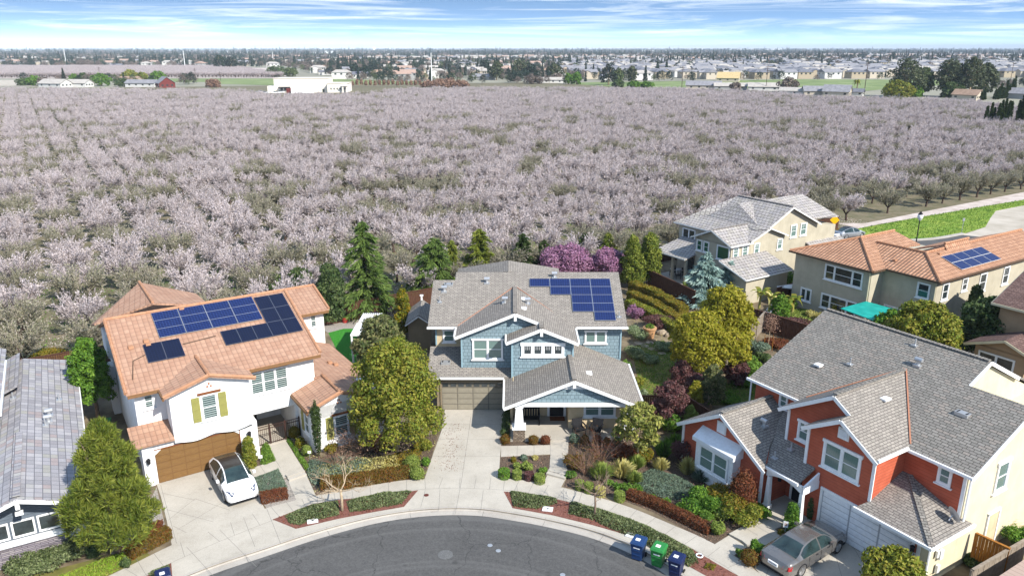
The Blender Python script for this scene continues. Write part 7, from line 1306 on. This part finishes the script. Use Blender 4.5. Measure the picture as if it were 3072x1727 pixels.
# patio furniture under the cream house cover
for k, (u_, v_) in enumerate(((-8.2, .2), (-6.9, -.2), (-8.6, 1.2), (-7.3, 1.1))):
    p = H5.matrix_basis @ Vector((u_, v_, .08)); t = empty('outdoor_chair', p, rnd.random() * 6, 'dark outdoor chair at the table on the cream house patio', 'chair', 'dark chairs on the cream house patio'); MB().box(-.25, .25, -.25, .25, .4, .46).build('seat', M['black'], t); MB().box(-.25, .25, .2, .26, .46, .95).build('backrest', M['black'], t)
    for x in (-.22, .22):
        for y in (-.22, .22): MB().box(x - .02, x + .02, y - .02, y + .02, 0, .4).build('leg', M['black'], t)
p = H5.matrix_basis @ Vector((-7.8, .6, .08)); t = empty('outdoor_table', p, 0, 'light glass-topped table on the cream house patio', 'table'); MB().box(-.8, .8, -.45, .45, .7, .75).build('tabletop', M['metal'], t)
for x in (-.7, .7): MB().box(x - .03, x + .03, -.35, .35, 0, .7).build('leg', M['black'], t)
# boulders and stepping stones
for k, (px, s_) in enumerate((((1985, 1003), .5), ((2002, 1008), .35), ((1970, 1000), .3), ((1895, 1000), .35), ((1920, 1012), .3), ((1990, 975), .4), ((2145, 640), .01))):
    if s_ < .1: continue
    q = MB(); q.dome((0, 0, s_ * .3), s_, s_ * .7, s_ * .6, 9, 6, .3); tag(q.build('boulder', M['stone_r'] if 'stone_r' in M else M.setdefault('stone_r', m_noise('boulder_stone', lin('#7a6c5c'), lin('#a69680'), 2, .95)), loc=tuple(at(*px)), rot=(0, 0, k)), 'tan garden boulder edging the raised bed behind the blue house', 'boulder', 'boulders in the back garden')
for k, px in enumerate(((1915, 1030), (1935, 1038), (1955, 1046), (1972, 1048), (1950, 1028), (1985, 1060))):
    q = MB(); q.lathe([(.34, 0), (.36, .03), (.3, .05)], n=7); tag(q.build('stepping_stone', M['stone_r'], loc=tuple(at(*px, .01)), rot=(0, 0, k)), 'flat stepping stone leading to the lawn', 'stone', 'stepping stones by the lawn')
tag(MB().tube([(.16 * math.cos(k * .6), .16 * math.sin(k * .6), .06) for k in range(12)], .035, 6).build('hose_ring', M['white'], loc=tuple(at(2098, 1668, .03))), 'white ring lying at the edge of the right parkway bed', 'ring')
# ---------------------------------------------------------------- beyond the orchard
RF = [m_noise('far_roof_%s' % n, lin(a), lin(b), .8, .9) for n, a, b in (('grey', '#77767a', '#8c8b8f'), ('dark_grey', '#5f6068', '#74757c'), ('brown', '#86705f', '#9a8270'), ('terracotta', '#9c8274', '#ab9284'), ('pale', '#9c968f', '#b0aaa2'), ('yellow', '#b29c70', '#bfa97e'))]
WL = [m_plain('far_wall_%s' % n, lin(a), .8) for n, a in (('cream', '#b9ae9c'), ('white', '#c9c7c2'), ('tan', '#a3967f'), ('grey', '#9a9a98'))]
def far_house(seed, roof_, wall, ex=None):
    g = random.Random(seed); q = MB(); w, d, h = g.uniform(13, 18), g.uniform(10, 13), g.choice((2.9, 3.0, 5.4)); rh = d * .21; o = .5
    q.box(-w / 2, w / 2, -d / 2, d / 2, 0, h); gx = g.uniform(-w * .25, w * .2); gw = g.uniform(5, 6.5); q.box(gx - gw / 2, gx + gw / 2, -d / 2 - 3, -d / 2 + .1, 0, h - .05)
    q.ext([(gx - gw / 2, -d / 2 - 3, h - .05), (gx + gw / 2, -d / 2 - 3, h - .05), (gx, -d / 2 - 3, h + gw * .2)], (0, 2.9, 0)); q.mi = 1
    A = [(-w / 2 - o, -d / 2 - o, h), (w / 2 + o, -d / 2 - o, h), (w / 2 + o, d / 2 + o, h), (-w / 2 - o, d / 2 + o, h)]; e = d * .42 if g.random() < .6 else -.0; R1, R2 = (-w / 2 - o + e + .01, 0, h + rh), (w / 2 + o - e - .01, 0, h + rh)
    q.poly([A[0], A[1], R2, R1]); q.poly([A[2], A[3], R1, R2]); q.poly([A[1], A[2], R2]); q.poly([A[3], A[0], R1])
    q.poly([(gx - gw / 2 - o, -d / 2 - 3.4, h - .15), (gx, -d / 2 - 3.4, h + gw * .24), (gx, 0, h + gw * .24), (gx - gw / 2 - o, 0, h - .1)]); q.poly([(gx, -d / 2 - 3.4, h + gw * .24), (gx + gw / 2 + o, -d / 2 - 3.4, h - .15), (gx + gw / 2 + o, 0, h - .1), (gx, 0, h + gw * .24)])
    q.mi = 2
    for x in (-w * .38, w * .3, w * .42): q.box(x - .7, x + .7, -d / 2 - .04, -d / 2, h - 1.9, h - .6)
    for x in (-w * .3, 0, w * .3): q.box(x - .8, x + .8, d / 2, d / 2 + .04, h - 1.9, h - .6)
    for y in (-d * .2, d * .25): q.box(-w / 2 - .04, -w / 2, y - .6, y + .6, h - 1.8, h - .6); q.box(w / 2, w / 2 + .04, y - .6, y + .6, h - 1.8, h - .6)
    if seed % 3 == 0: q.mi = 3; q.hexa([(-w * .3, -d * .35, h + rh * .42), (-w * .05, -d * .35, h + rh * .42), (-w * .05, -d * .12, h + rh * .85), (-w * .3, -d * .12, h + rh * .85)], [(-w * .3, -d * .35, h + rh * .42 + .15), (-w * .05, -d * .35, h + rh * .42 + .15), (-w * .05, -d * .12, h + rh * .85 + .15), (-w * .3, -d * .12, h + rh * .85 + .15)])
    return q, [wall, roof_, M['g_dark'], M['solar_k']]
KH = []; NR = ['grey', 'dark grey', 'brown', 'terracotta', 'pale grey']
for k in range(10):
    q, ms = far_house(200 + k, RF[k % 5], WL[k % 4]); o = q.build('suburban_house', ms); nm = NR[k % 5]; tag(o, 'small distant suburban house with %s roof beyond the orchard' % nm, 'house', 'distant houses with %s roofs' % nm); KH.append(o)
KT_ = []
def far_tree(kind, seed, h, w, n, mat, label, grp):
    g = rng(seed)
    if kind == 'con':
        f = g.uniform(.05, 1, n) ** 1.3; a = g.uniform(0, 6.28, n); r = w * .5 * (1 - f) ** .8 * g.uniform(.6, 1, n); c = np.column_stack([r * np.cos(a), r * np.sin(a), f * h]); v = leaves(c, np.column_stack([np.cos(a), np.sin(a), np.full(n, .4)]), h * .06, .5, g, .5)
    else: v = blob_leaves(crown_blobs(w, h * .85, h * .15, 12, seed, .3), n, w * .05, .55, seed, shell=.7)
    o = np_mesh('distant_' + kind.replace('con', 'conifer').replace('rnd', 'tree'), v, 4, M[mat]); tag(o, label, 'tree', grp); KT_.append(o)
for k in range(2): far_tree('con', 300 + k, 13, 5.0, 420, 'lf_far_d', 'dark distant conifer standing among the suburban houses', 'distant dark conifers')
for k in range(3): far_tree('rnd', 310 + k, 9, 8.5, 520, 'lf_far_d', 'dark distant round tree among the suburban houses', 'distant dark round trees')
for k in range(3): far_tree('rnd', 320 + k, 8, 8.5, 520, 'lf_far_b', 'greyish bare distant tree among the suburban houses', 'distant bare trees')
far_tree('rnd', 330, 8, 7.5, 520, 'lf_far_g', 'green distant tree among the suburban houses', 'distant green trees')
g = rng(77)
def keep_out(P):
    ok = ~in_poly(EPX, P); 
    for z in ZX: ok &= ~in_poly(z, P)
    return ok
EPX = [oa(-400, -10), oa(500, -10)] + [tuple(at(x, y - 7, 0))[:2] for x, y in edge_px][::-1] + [tuple(at(-2500, 262))[:2]]
ZX = [farp((-1200, 246), (1060, 246), (860, 204), (-600, 202)), farp((600, 282), (1120, 282), (1120, 246), (600, 246)), farp((1700, 300), (3072, 300), (2900, 243), (1700, 248))]
HP = []
for a in range(-140, 141):
    for b_ in range(24, 110):
        x = a * 21 + (b_ % 3) * 5; y = b_ * 26; th = R(9); X = x * math.cos(th) - y * math.sin(th) * .25 + g.normal(0, 2); Y = y + x * math.sin(th) + g.normal(0, 2)
        an = math.atan2(X, Y)
        if abs(an) > R(36) or Y < 480 or Y > 3000: continue
        dens = .9 if (an > R(4)) else .34 if an > R(-10) else .2
        if Y > 1300: dens *= .7
        dens *= .35 + .65 * (math.sin(X * .009 + 1) * math.cos(Y * .006) > -.45)
        if g.random() < dens: HP.append((X, Y, b_ % 2))
HP = np.array(HP); HP = HP[keep_out(HP[:, :2])]; HP = HP[np.argsort(np.hypot(HP[:, 0], HP[:, 1]))]
hv = [int(rnd.choice((0, 1, 4, 5, 6, 9, 0, 6)) if x > 60 and y < 1500 else rnd.choice((2, 7, 2, 4, 9, 0, 1, 3))) for x, y, _ in HP]
hr = [R(9) + (0 if s_ else math.pi) + rnd.choice((0, 0, 0, math.pi / 2)) for _, _, s_ in HP]
used = set()
for i in range(min(300, len(HP))):
    o = KH[hv[i]]
    if hv[i] in used: c = o.copy(); col.objects.link(c); o = c
    used.add(hv[i]); o.location = (HP[i, 0], HP[i, 1], -.2); o.rotation_euler = (0, 0, hr[i])
for k in range(10):
    if k not in used: KH[k].location = (HP[300 + k, 0], HP[300 + k, 1], -.2)
scatter('distant_suburb', HP[300:, :2], hv[300:], [(o,) for o in KH], 'mass of distant suburban houses fading toward the horizon', 'suburb', loc0=-.2, rots=hr[300:], scs=[1.0] * (len(HP) - 300))
TP = []
for lo, hi, n, sc0 in ((455, 800, 1900, .8), (800, 1600, 6500, 1.0), (1600, 3000, 11000, 1.25), (3000, 6500, 12000, 1.7), (6500, 13000, 6000, 2.6)):
    y = np.sqrt(g.uniform(lo ** 2, hi ** 2, n)); a = g.uniform(-R(36.5), R(36.5), n); x = np.tan(a) * y
    m = (np.sin(x * .004 + y * .0022 + 1) + np.cos(y * .005 - x * .0017) + g.normal(0, .6, n)) > -.5
    for xx, yy in zip(x[m], y[m]): TP.append((xx, yy, sc0 * g.uniform(.45, 1.15)))
TP = np.array(TP); TP = TP[keep_out(TP[:, :2])]; TP = TP[np.argsort(np.hypot(TP[:, 0], TP[:, 1]))]
tv = [int(rnd.choice((0, 1, 2, 3, 4, 2, 3, 5, 6, 7, 5, 6, 8))) for _ in TP]
used = set()
for i in range(300):
    o = KT_[tv[i]]
    if tv[i] in used: c = o.copy(); col.objects.link(c); o = c
    used.add(tv[i]); o.location = (TP[i, 0], TP[i, 1], -.2); s_ = TP[i, 2]; o.scale = (s_, s_, s_ * 1.05); o.rotation_euler = (0, 0, rnd.random() * 6)
scatter('distant_trees', TP[300:, :2], tv[300:], [(o,) for o in KT_], 'mass of distant trees fading toward the horizon', 'trees', loc0=-.2, scs=TP[300:, 2])
# second almond orchard, far left
g = rng(6); P_ = []
Z2 = np.array(farp((-500, 234), (850, 233), (700, 207), (-300, 206)))
for i in range(-110, 80):
    for j in range(0, 80):
        P_.append((-560 + i * 6.5 + j * 1.2 + g.normal(0, .4) + 200, 640 + j * 5.2 + g.normal(0, .4)))
P_ = np.array(P_); P_ = P_[in_poly(Z2, P_)]
scatter('far_orchard', P_, [rnd.randrange(3) for _ in P_], [(b, a) for t, a, b, p in AK[:3]], 'second pale almond orchard in long rows on the far left', 'orchard', scl=(1.05, 1.3))
# ---------------------------------------------------------------- white hall beyond the orchard
def place(px, py): return tuple(at(px, py, -.2))
H10 = empty('hall', place(930, 279), R(4), 'large plain white hall with flat parapets beyond the orchard', 'building')
wm = [m_plain('hall_white', lin('#e4ddd0'), .8), M['g_dark'], M['iron']]
q = MB(); q.box(-23, 12, 0, 22, 0, 9.2).box(12, 25, -3, 20, 0, 6.0).box(-27, -22, -2, 10, 0, 4.6).box(-12, 6, -3, 0, 0, 5.0); q.build('wall', wm[0], H10); H10.scale = (.86, .86, .84)
MB().box(-23.3, 12.3, -.3, 22.3, 9.2, 9.6).box(11.8, 25.3, -3.3, 20.3, 6.0, 6.3).build('parapet', m_plain('hall_cap', lin('#cfc6b6'), .8), H10)
q = MB()
for x in (-19, -16.5, -14): q.box(x, x + 1.6, -.05, 0, 1.8, 3.2)
for x in (14, 16, 18, 20, 22.5): q.box(x, x + .8, -3.05, -3, 2.2, 3.4)
q.box(8.2, 9.6, -.06, 0, 0, 2.6); q.build('window', M['g_dark'], H10); MB().box(-20, -12, -2.5, 0, 3.6, 4.0).build('canopy', M['black'], H10); q = MB()
for x in (22, 24.6): q.box(x, x + .8, -5.5, -4.7, 0, 4.6)
q.box(21.4, 26, -6, -3, 4.6, 5.4).build('portico', wm[0], H10)
for k, (px, mat, lb) in enumerate((((868, 282), 'barn', 'red container beside the white hall'), ((884, 282), 'bin_blue', 'blue container beside the white hall'), ((908, 283), 'white', 'long white trailer in front of the white hall'))):
    L_ = (2.4, 2.4, 12)[k]; tag(MB().box(-L_ / 2, L_ / 2, -1.2, 1.2, .5, 3.0).box(-L_ / 2 + .2, -L_ / 2 + .7, -1.15, 1.15, 0, .5).box(L_ / 2 - .8, L_ / 2 - .3, -1.15, 1.15, 0, .5).build('container', M[mat], loc=place(*px)), lb, 'container')
for k, px in enumerate(((752, 279), (765, 281), (780, 279), (795, 282), (812, 279), (828, 281), (842, 280))):
    t = empty('distant_car', place(*px), rnd.random() * .6, 'tiny %s car parked left of the white hall' % ('dark blue' if k == 0 else 'pale'), 'car', None if k == 0 else 'pale cars parked by the white hall'); MB().box(-2.2, 2.2, -.85, .85, .3, .9).build('body', M['car_blue' if k == 0 else 'car_white'], t); MB().hexa([(-1.5, -.8, .9), (1.2, -.8, .9), (1.2, .8, .9), (-1.5, .8, .9)], [(-1.0, -.65, 1.4), (.5, -.65, 1.4), (.5, .65, 1.4), (-1.0, .65, 1.4)]).build('window', M['g_dark'], t)
# farm buildings left and right
def farmhouse(px, rz, w, d, h, rh, wm_, rm_, label, nm='farmhouse', cat='house'):
    t = empty(nm, place(*px), R(rz), label, cat); q = MB(); q.ext([(-w / 2, -d / 2, 0), (w / 2, -d / 2, 0), (w / 2, -d / 2, h), (0, -d / 2, h + rh), (-w / 2, -d / 2, h)], (0, d, 0)); q.build('wall', wm_, t)
    q = MB(); q.slab([(-w / 2 - .5, -d / 2 - .5, h - .1), (0, -d / 2 - .5, h + rh + .2), (0, d / 2 + .5, h + rh + .2), (-w / 2 - .5, d / 2 + .5, h - .1)], .2); q.slab([(w / 2 + .5, -d / 2 - .5, h - .1), (0, -d / 2 - .5, h + rh + .2), (0, d / 2 + .5, h + rh + .2), (w / 2 + .5, d / 2 + .5, h - .1)], .2); q.build('roof', rm_, t)
    q = MB()
    for x in (-w * .3, 0, w * .3): q.box(x - .6, x + .6, -d / 2 - .06, -d / 2, h * .4, h * .75)
    for y in np.linspace(-d * .35, d * .35, max(2, int(d / 5))): q.box(w / 2, w / 2 + .06, y - .6, y + .6, h * .4, h * .75); q.box(-w / 2 - .06, -w / 2, y - .6, y + .6, h * .4, h * .75)
    q.build('window', M['g_dark'], t); return t
farmhouse((497, 264), 35, 9.5, 12, 3.2, 3.6, M['barn'], RF[0], 'red barn with grey metal roof beyond the left part of the orchard', 'barn', 'barn')
for px, rz, w, d, h, rh, a, b_, lb in (((168, 262), 70, 11, 24, 3, 2.4, 1, 4, 'long white farmhouse with pale roof beyond the far left orchard edge'), ((240, 261), 80, 10, 18, 3, 2, 1, 4, 'white farm building right of the long farmhouse'), ((430, 261), 80, 9, 26, 3, 1.8, 1, 0, 'low grey-roofed white house left of the red barn'), ((390, 250), 80, 9, 20, 3, 2, 2, 2, 'brown-roofed farmhouse behind the trees left of the barn'),
    ((2110, 268), 75, 11, 26, 3, 2.2, 0, 0, 'long grey-roofed house just beyond the orchard, left of the pale one'), ((2190, 270), 80, 9, 24, 2.8, 1.6, 3, 4, 'low pale flat-looking farm roof beyond the orchard'), ((2290, 272), 75, 10, 22, 2.8, 2, 1, 4, 'white-roofed farm building behind the power pole'), ((2450, 287), 80, 10, 18, 3, 2.2, 0, 0, 'cream farmhouse with grey roof and solar panels beyond the orchard'), ((2510, 290), 60, 12, 16, 3.2, 3.0, 0, 0, 'taller cream farmhouse near the palm'), ((2385, 285), 60, 8, 20, 2.6, 1.5, 1, 4, 'low white farm shed at the orchard edge'), ((2560, 288), 60, 7, 12, 2.6, 1.4, 1, 1, 'small white outbuilding left of the big eucalyptus trees'),
    ((2900, 300), 40, 9, 14, 3, 2.2, 0, 2, 'cream cottage between the eucalyptus and the cypress row'), ((3060, 296), 40, 10, 18, 3, 2.4, 3, 0, 'grey-roofed house behind the cypress row'), ((1640, 250), 85, 8, 34, 3, 1.4, 1, 4, 'long low white shed beyond the middle of the orchard'), ((1450, 240), 80, 10, 22, 3, 2.0, 3, 0, 'grey-roofed building behind the bare hedge trees'),
    ((2185, 245), 70, 17, 20, 3.2, 4, 0, 5, 'house with new yellow-tan roof at the suburb edge')): farmhouse(px, rz, w * .85, d * .8, h * .9, rh, WL[a], RF[b_], lb)
# big eucalyptus clump, palms and cypress rows on the right
def BT(bx, by, ty, w, mat, lb, n=4200, nm='eucalyptus_tree', k=34, leaf=.55, z0=.12, **kw): b, h, ww = from_px(bx, by, ty, w); return tree(nm, (b.x, b.y, -.2), h, ww, mat, n=n, leaf=leaf, z0=h * z0, k=k, seed=int(bx), label=lb, rb=.24, tr=.5, bark='bark_lt', **kw)
BT(2712, 290, 172, 105, 'lf_euc', 'leftmost tall eucalyptus of the right-hand clump'); BT(2765, 288, 198, 60, 'lf_far_g', 'smaller grey-green eucalyptus inside the clump'); BT(2840, 290, 172, 85, 'lf_euc', 'middle tall eucalyptus of the clump'); BT(2905, 292, 168, 85, 'lf_euc', 'tall eucalyptus of the clump second from the right'); BT(2950, 290, 185, 70, 'lf_euc', 'rightmost tall eucalyptus of the clump')
BT(2690, 292, 242, 90, 'lf_olive', 'olive bushy tree at the foot of the eucalyptus clump', nm='tree', z0=.02); BT(2855, 292, 245, 70, 'lf_dark', 'dense dark green tree at the foot of the eucalyptus clump', nm='tree', z0=.02); BT(2745, 290, 255, 45, 'lf_green', 'round green tree at the foot of the clump, second from left', nm='tree', z0=.02)
def palm(px, ty, label):
    b, h, w = from_px(px[0], px[1], ty, 10); g = random.Random(px[0]); t = empty('palm_tree', (b.x, b.y, -.2), 0, label, 'tree'); MB().tube([(0, 0, 0), (.2, 0, h * .5), (0, 0, h * .85)], [.4, .3, .28], 7).build('trunk', M['bark'], t); q = MB()
    for i in range(34):
        a = g.uniform(0, 6.28); d = Vector((math.cos(a), math.sin(a), 0)); s_ = Vector((-d.y, d.x, 0)); up = g.uniform(-.4, 1); P = [Vector((0, 0, h * .85)) + d * 2.6 * f + Vector((0, 0, 2.4 * (up * f - 1.0 * f * f))) for f in (0, .4, .75, 1)]
        for k, ww in ((0, .25), (1, .4), (2, .15)): q.poly([P[k] - s_ * ww, P[k] + s_ * ww, P[k + 1] + s_ * ww * .7, P[k + 1] - s_ * ww * .7])
    q.build('fronds', M['lf_olive'], t)
palm((2568, 282), 232, 'palm tree left of the eucalyptus clump near the power pole'); palm((2752, 286), 220, 'palm tree inside the eucalyptus clump'); palm((2908, 290), 222, 'palm tree at the right side of the eucalyptus clump')
ORD = 'first second third fourth fifth sixth seventh eighth ninth tenth eleventh twelfth thirteenth fourteenth fifteenth'.split()
for k, (x, y0, y1) in enumerate(((2953, 356, 318), (2966, 355, 308), (2975, 354, 322), (2988, 355, 310), (2996, 354, 300), (3006, 354, 296), (3017, 354, 302), (3024, 354, 304), (3045, 362, 300), (3054, 362, 284), (3062, 363, 275), (3070, 362, 268), (3078, 362, 262))):
    b, h, w = from_px(x, y0 + 30, y1, 9); conifer('cypress_tree', (b.x, b.y, 0), h, w * 1.5, 'lf_cyp', n=110, per=60, leaf=.34, asp=.35, seed=k, droop=-.3, z0=.02, label='narrow dark cypress in the row at the right orchard edge, %s from the left' % ORD[k], group='cypress row at the right edge', power=.5)
for k, (x, y0, y1) in enumerate(((2937, 300, 262), (2943, 300, 272), (2951, 300, 266), (2985, 298, 268), (2993, 298, 260), (3000, 296, 250), (3008, 296, 262), (3016, 295, 240), (3024, 294, 252), (3032, 292, 236), (3038, 290, 228))):
    b, h, w = from_px(x, y0, y1, 8); conifer('cypress_tree', (b.x, b.y, 0), h, w * 1.5, 'lf_cyp', n=90, per=60, leaf=.4, asp=.35, seed=k + 40, droop=-.3, z0=.02, label='narrow dark cypress in the farther row behind the cottages, %s from the left' % ORD[k], group='farther cypress row', power=.5)
mids = [((75, 256), 238, 55, 'lf_dark', 'dark low tree at the far left edge'), ((105, 256), 228, 50, 'lf_green', 'green tree by the far left farm'), ((135, 258), 232, 45, 'lf_far_b', 'bare grey tree left of the white farmhouse'), ((225, 252), 220, 34, 'lf_green', 'round green tree behind the white farmhouse, left one'), ((252, 252), 217, 34, 'lf_dark', 'round dark tree behind the white farmhouse, right one'), ((305, 258), 220, 60, 'lf_green', 'big green tree right of the white farmhouse'), ((368, 259), 236, 50, 'lf_dark', 'dark tree in front of the brown-roofed farmhouse'), ((395, 240), 212, 60, 'lf_olive', 'broad olive tree before the far orchard, left one'), ((428, 242), 217, 40, 'lf_olive', 'olive tree before the far orchard, middle one'), ((475, 246), 214, 55, 'lf_green', 'loose green tree above the red barn'),
        ((640, 262), 238, 50, 'lf_twig', 'reddish bare tree right of the red barn'), ((1330, 262), 240, 90, 'lf_twig', 'reddish-brown bare hedge tree right of the white mast'), ((1290, 262), 244, 60, 'lf_twig', 'reddish-brown bare tree below the white mast'), ((1380, 262), 243, 60, 'lf_twig', 'reddish bare hedge tree, the rightmost'), ((1455, 222), 178, 40, 'lf_far_d', 'tall dark tree cluster in the suburb, left one'), ((1490, 240), 180, 46, 'lf_euc', 'tall grey-green tree in the suburb'), ((1560, 235), 175, 70, 'lf_euc', 'tallest dark eucalyptus pair in the middle distance'), ((1590, 240), 190, 46, 'lf_far_d', 'dark tree right of the eucalyptus pair'), ((1665, 240), 190, 60, 'lf_euc', 'grey-green tree left of the bright green pair'), ((1705, 253), 218, 34, 'lf_green', 'bright green tree beyond the orchard, left one'), ((1730, 253), 215, 36, 'lf_green', 'bright green tree beyond the orchard, right one'), ((1600, 252), 226, 60, 'lf_far_b', 'pale bare tree left of the long white shed'), ((1670, 248), 222, 50, 'lf_far_b', 'pale bare tree right of the long white shed'),
        ((1825, 255), 190, 52, 'lf_far_d', 'big dark tree at the left edge of the new suburb'), ((1855, 255), 200, 34, 'lf_far_g', 'grey-green tree beside the big dark tree'), ((1895, 250), 194, 36, 'lf_euc', 'tall dark tree in front of the new suburb'), ((1855, 262), 238, 36, 'lf_dark', 'dark round shrub tree at the orchard edge'), ((1900, 262), 244, 40, 'lf_green', 'green low tree at the orchard edge, left one'), ((1940, 262), 246, 44, 'lf_green', 'green low tree at the orchard edge, right one'), ((2205, 272), 246, 36, 'lf_far_b', 'bare tree behind the pale farm roof'), ((2365, 276), 232, 70, 'lf_far_b', 'wide bare tree left of the cream farmhouse'), ((660, 212), 162, 40, 'lf_far_d', 'very tall dark tree beyond the far orchard'), ((695, 212), 170, 40, 'lf_far_d', 'second tall dark tree beyond the far orchard'), ((830, 230), 200, 70, 'lf_dark', 'dark hedge-like tree row end above the white hall'), ((870, 230), 205, 50, 'lf_far_g', 'pale-topped tree above the white hall'), ((1065, 228), 188, 32, 'lf_far_d', 'dark poplar clump right of the hall'), ((1095, 230), 195, 30, 'lf_far_d', 'second dark poplar clump right of the hall')]
for px, ty, w, mat, lb in mids: BT(px[0], px[1], ty, w, mat, lb, n=1500, nm='tree', k=18, leaf=.8 if px[1] < 245 else .6, z0=.05)
for k in range(22):
    x = 1058 + k * 13.5; b, h, w = from_px(x, 262, 238 + rnd.random() * 6, 9); t = tag(np_mesh('young_tree', blob_leaves([(0, 0, h * .6, w * .5, w * .5, h * .42)], 260, .5, .4, k), 4, M['lf_twig'], None, (b.x, b.y, -.2)), 'reddish bare young tree in the avenue right of the white hall', 'tree', 'avenue of young bare trees')
# poles and masts
def pole(px, ty, label, r=.16, arm=True, mat='bark_dk', cat='utility pole', nm='utility_pole', grp=None):
    b, h, w = from_px(px[0], px[1], ty, 1); t = empty(nm, (b.x, b.y, -.2), R(10), label, cat, grp); MB().tube([(0, 0, 0), (0, 0, h)], [r * 1.2, r * .8], 6).build('post', M[mat], t)
    if arm: MB().box(-1.4, 1.4, -.08, .08, h - 1.2, h - 1.0).box(-1.1, 1.1, -.08, .08, h - 2.2, h - 2.05).build('crossarm', M[mat], t)
for px, ty, lb in (((2045, 268), 198, 'dark utility pole left of the suburb row'), ((2297, 272), 194, 'dark utility pole beside the white-roofed farm building'), ((2592, 284), 183, 'tall dark utility pole near the palm'), ((3030, 250), 187, 'utility pole near the right edge'), ((1137, 243), 190, 'thin utility pole right of the white hall'), ((1446, 250), 200, 'thin utility pole before the tall trees'), ((1335, 235), 177, 'thin pole behind the white mast'), ((588, 243), 203, 'utility pole right of the red barn'), ((300, 232), 200, 'utility pole beyond the left farm trees'), ((545, 246), 216, 'utility pole behind the red barn'), ((662, 242), 214, 'utility pole before the far orchard'), ((480, 262), 236, 'utility pole left of the red barn')): pole(px, ty, lb)
pole((1296, 262), 158, 'tall white mast beyond the middle of the orchard', .3, False, 'white', 'mast', 'mast')
for px, ty, lb in (((199, 196), 146, 'pale lattice mast on the far left horizon'), ((556, 208), 152, 'pale mast above the far orchard'), ((820, 190), 156, 'pale mast left of the white tower'), ((2105, 160), 122, 'thin mast on the horizon above the suburb')): pole(px, ty, lb, .45, False, 'white', 'mast', 'mast')
b, h, w = from_px(1124, 158, 142, 7); q = MB().box(-w / 2, w / 2, -6, 6, 0, h); q.box(-w * 3, w * 4.5, -8, -2, 0, h * .28); tag(q.build('tower', M['white'], loc=(b.x, b.y, 0)), 'white block tower on the far horizon', 'tower')
for px, w, lb in (((1020, 159), 90, 'long white warehouse left of the horizon tower'), ((1950, 157), 110, 'long white warehouse on the horizon above the suburb, left one'), ((2060, 155), 70, 'white warehouse on the horizon above the suburb, middle one'), ((2270, 152), 170, 'longest white warehouse on the right horizon'), ((1590, 159), 30, 'small white building on the middle horizon')):
    b, h, ww = from_px(px[0], px[1], px[1] - 5, w); tag(MB().box(-ww / 2, ww / 2, 0, 60, 0, h).box(-ww / 2 - 1, ww / 2 + 1, -1, 61, h, h + .8).build('warehouse', M['white'], loc=(b.x, b.y, 0)), lb, 'warehouse')
# ---------------------------------------------------------------- air
hz = MB().box(-30500, 30500, -300, 30500, -1.5, 130).build('haze', None) if False else None
me = bpy.data.meshes.new('haze'); q = MB().box(-30500, 30500, -300, 30500, -1.5, 130); me.from_pydata(q.v, [], q.f); o = bpy.data.objects.new('haze', me); col.objects.link(o); tag(o, kind='stuff')
o['label'] = 'thin pale blue haze over the plain'; 
hm = bpy.data.materials.new('haze_air'); hm.use_nodes = True; ht = hm.node_tree; ht.nodes.clear(); ho = ht.nodes.new('ShaderNodeOutputMaterial'); hv_ = ht.nodes.new('ShaderNodeVolumePrincipled'); hv_.inputs['Color'].default_value = (.74, .87, 1, 1); hv_.inputs['Density'].default_value = .00009; hv_.inputs['Anisotropy'].default_value = -.3
ht.links.new(hv_.outputs[0], ho.inputs['Volume']); me.materials.append(hm)
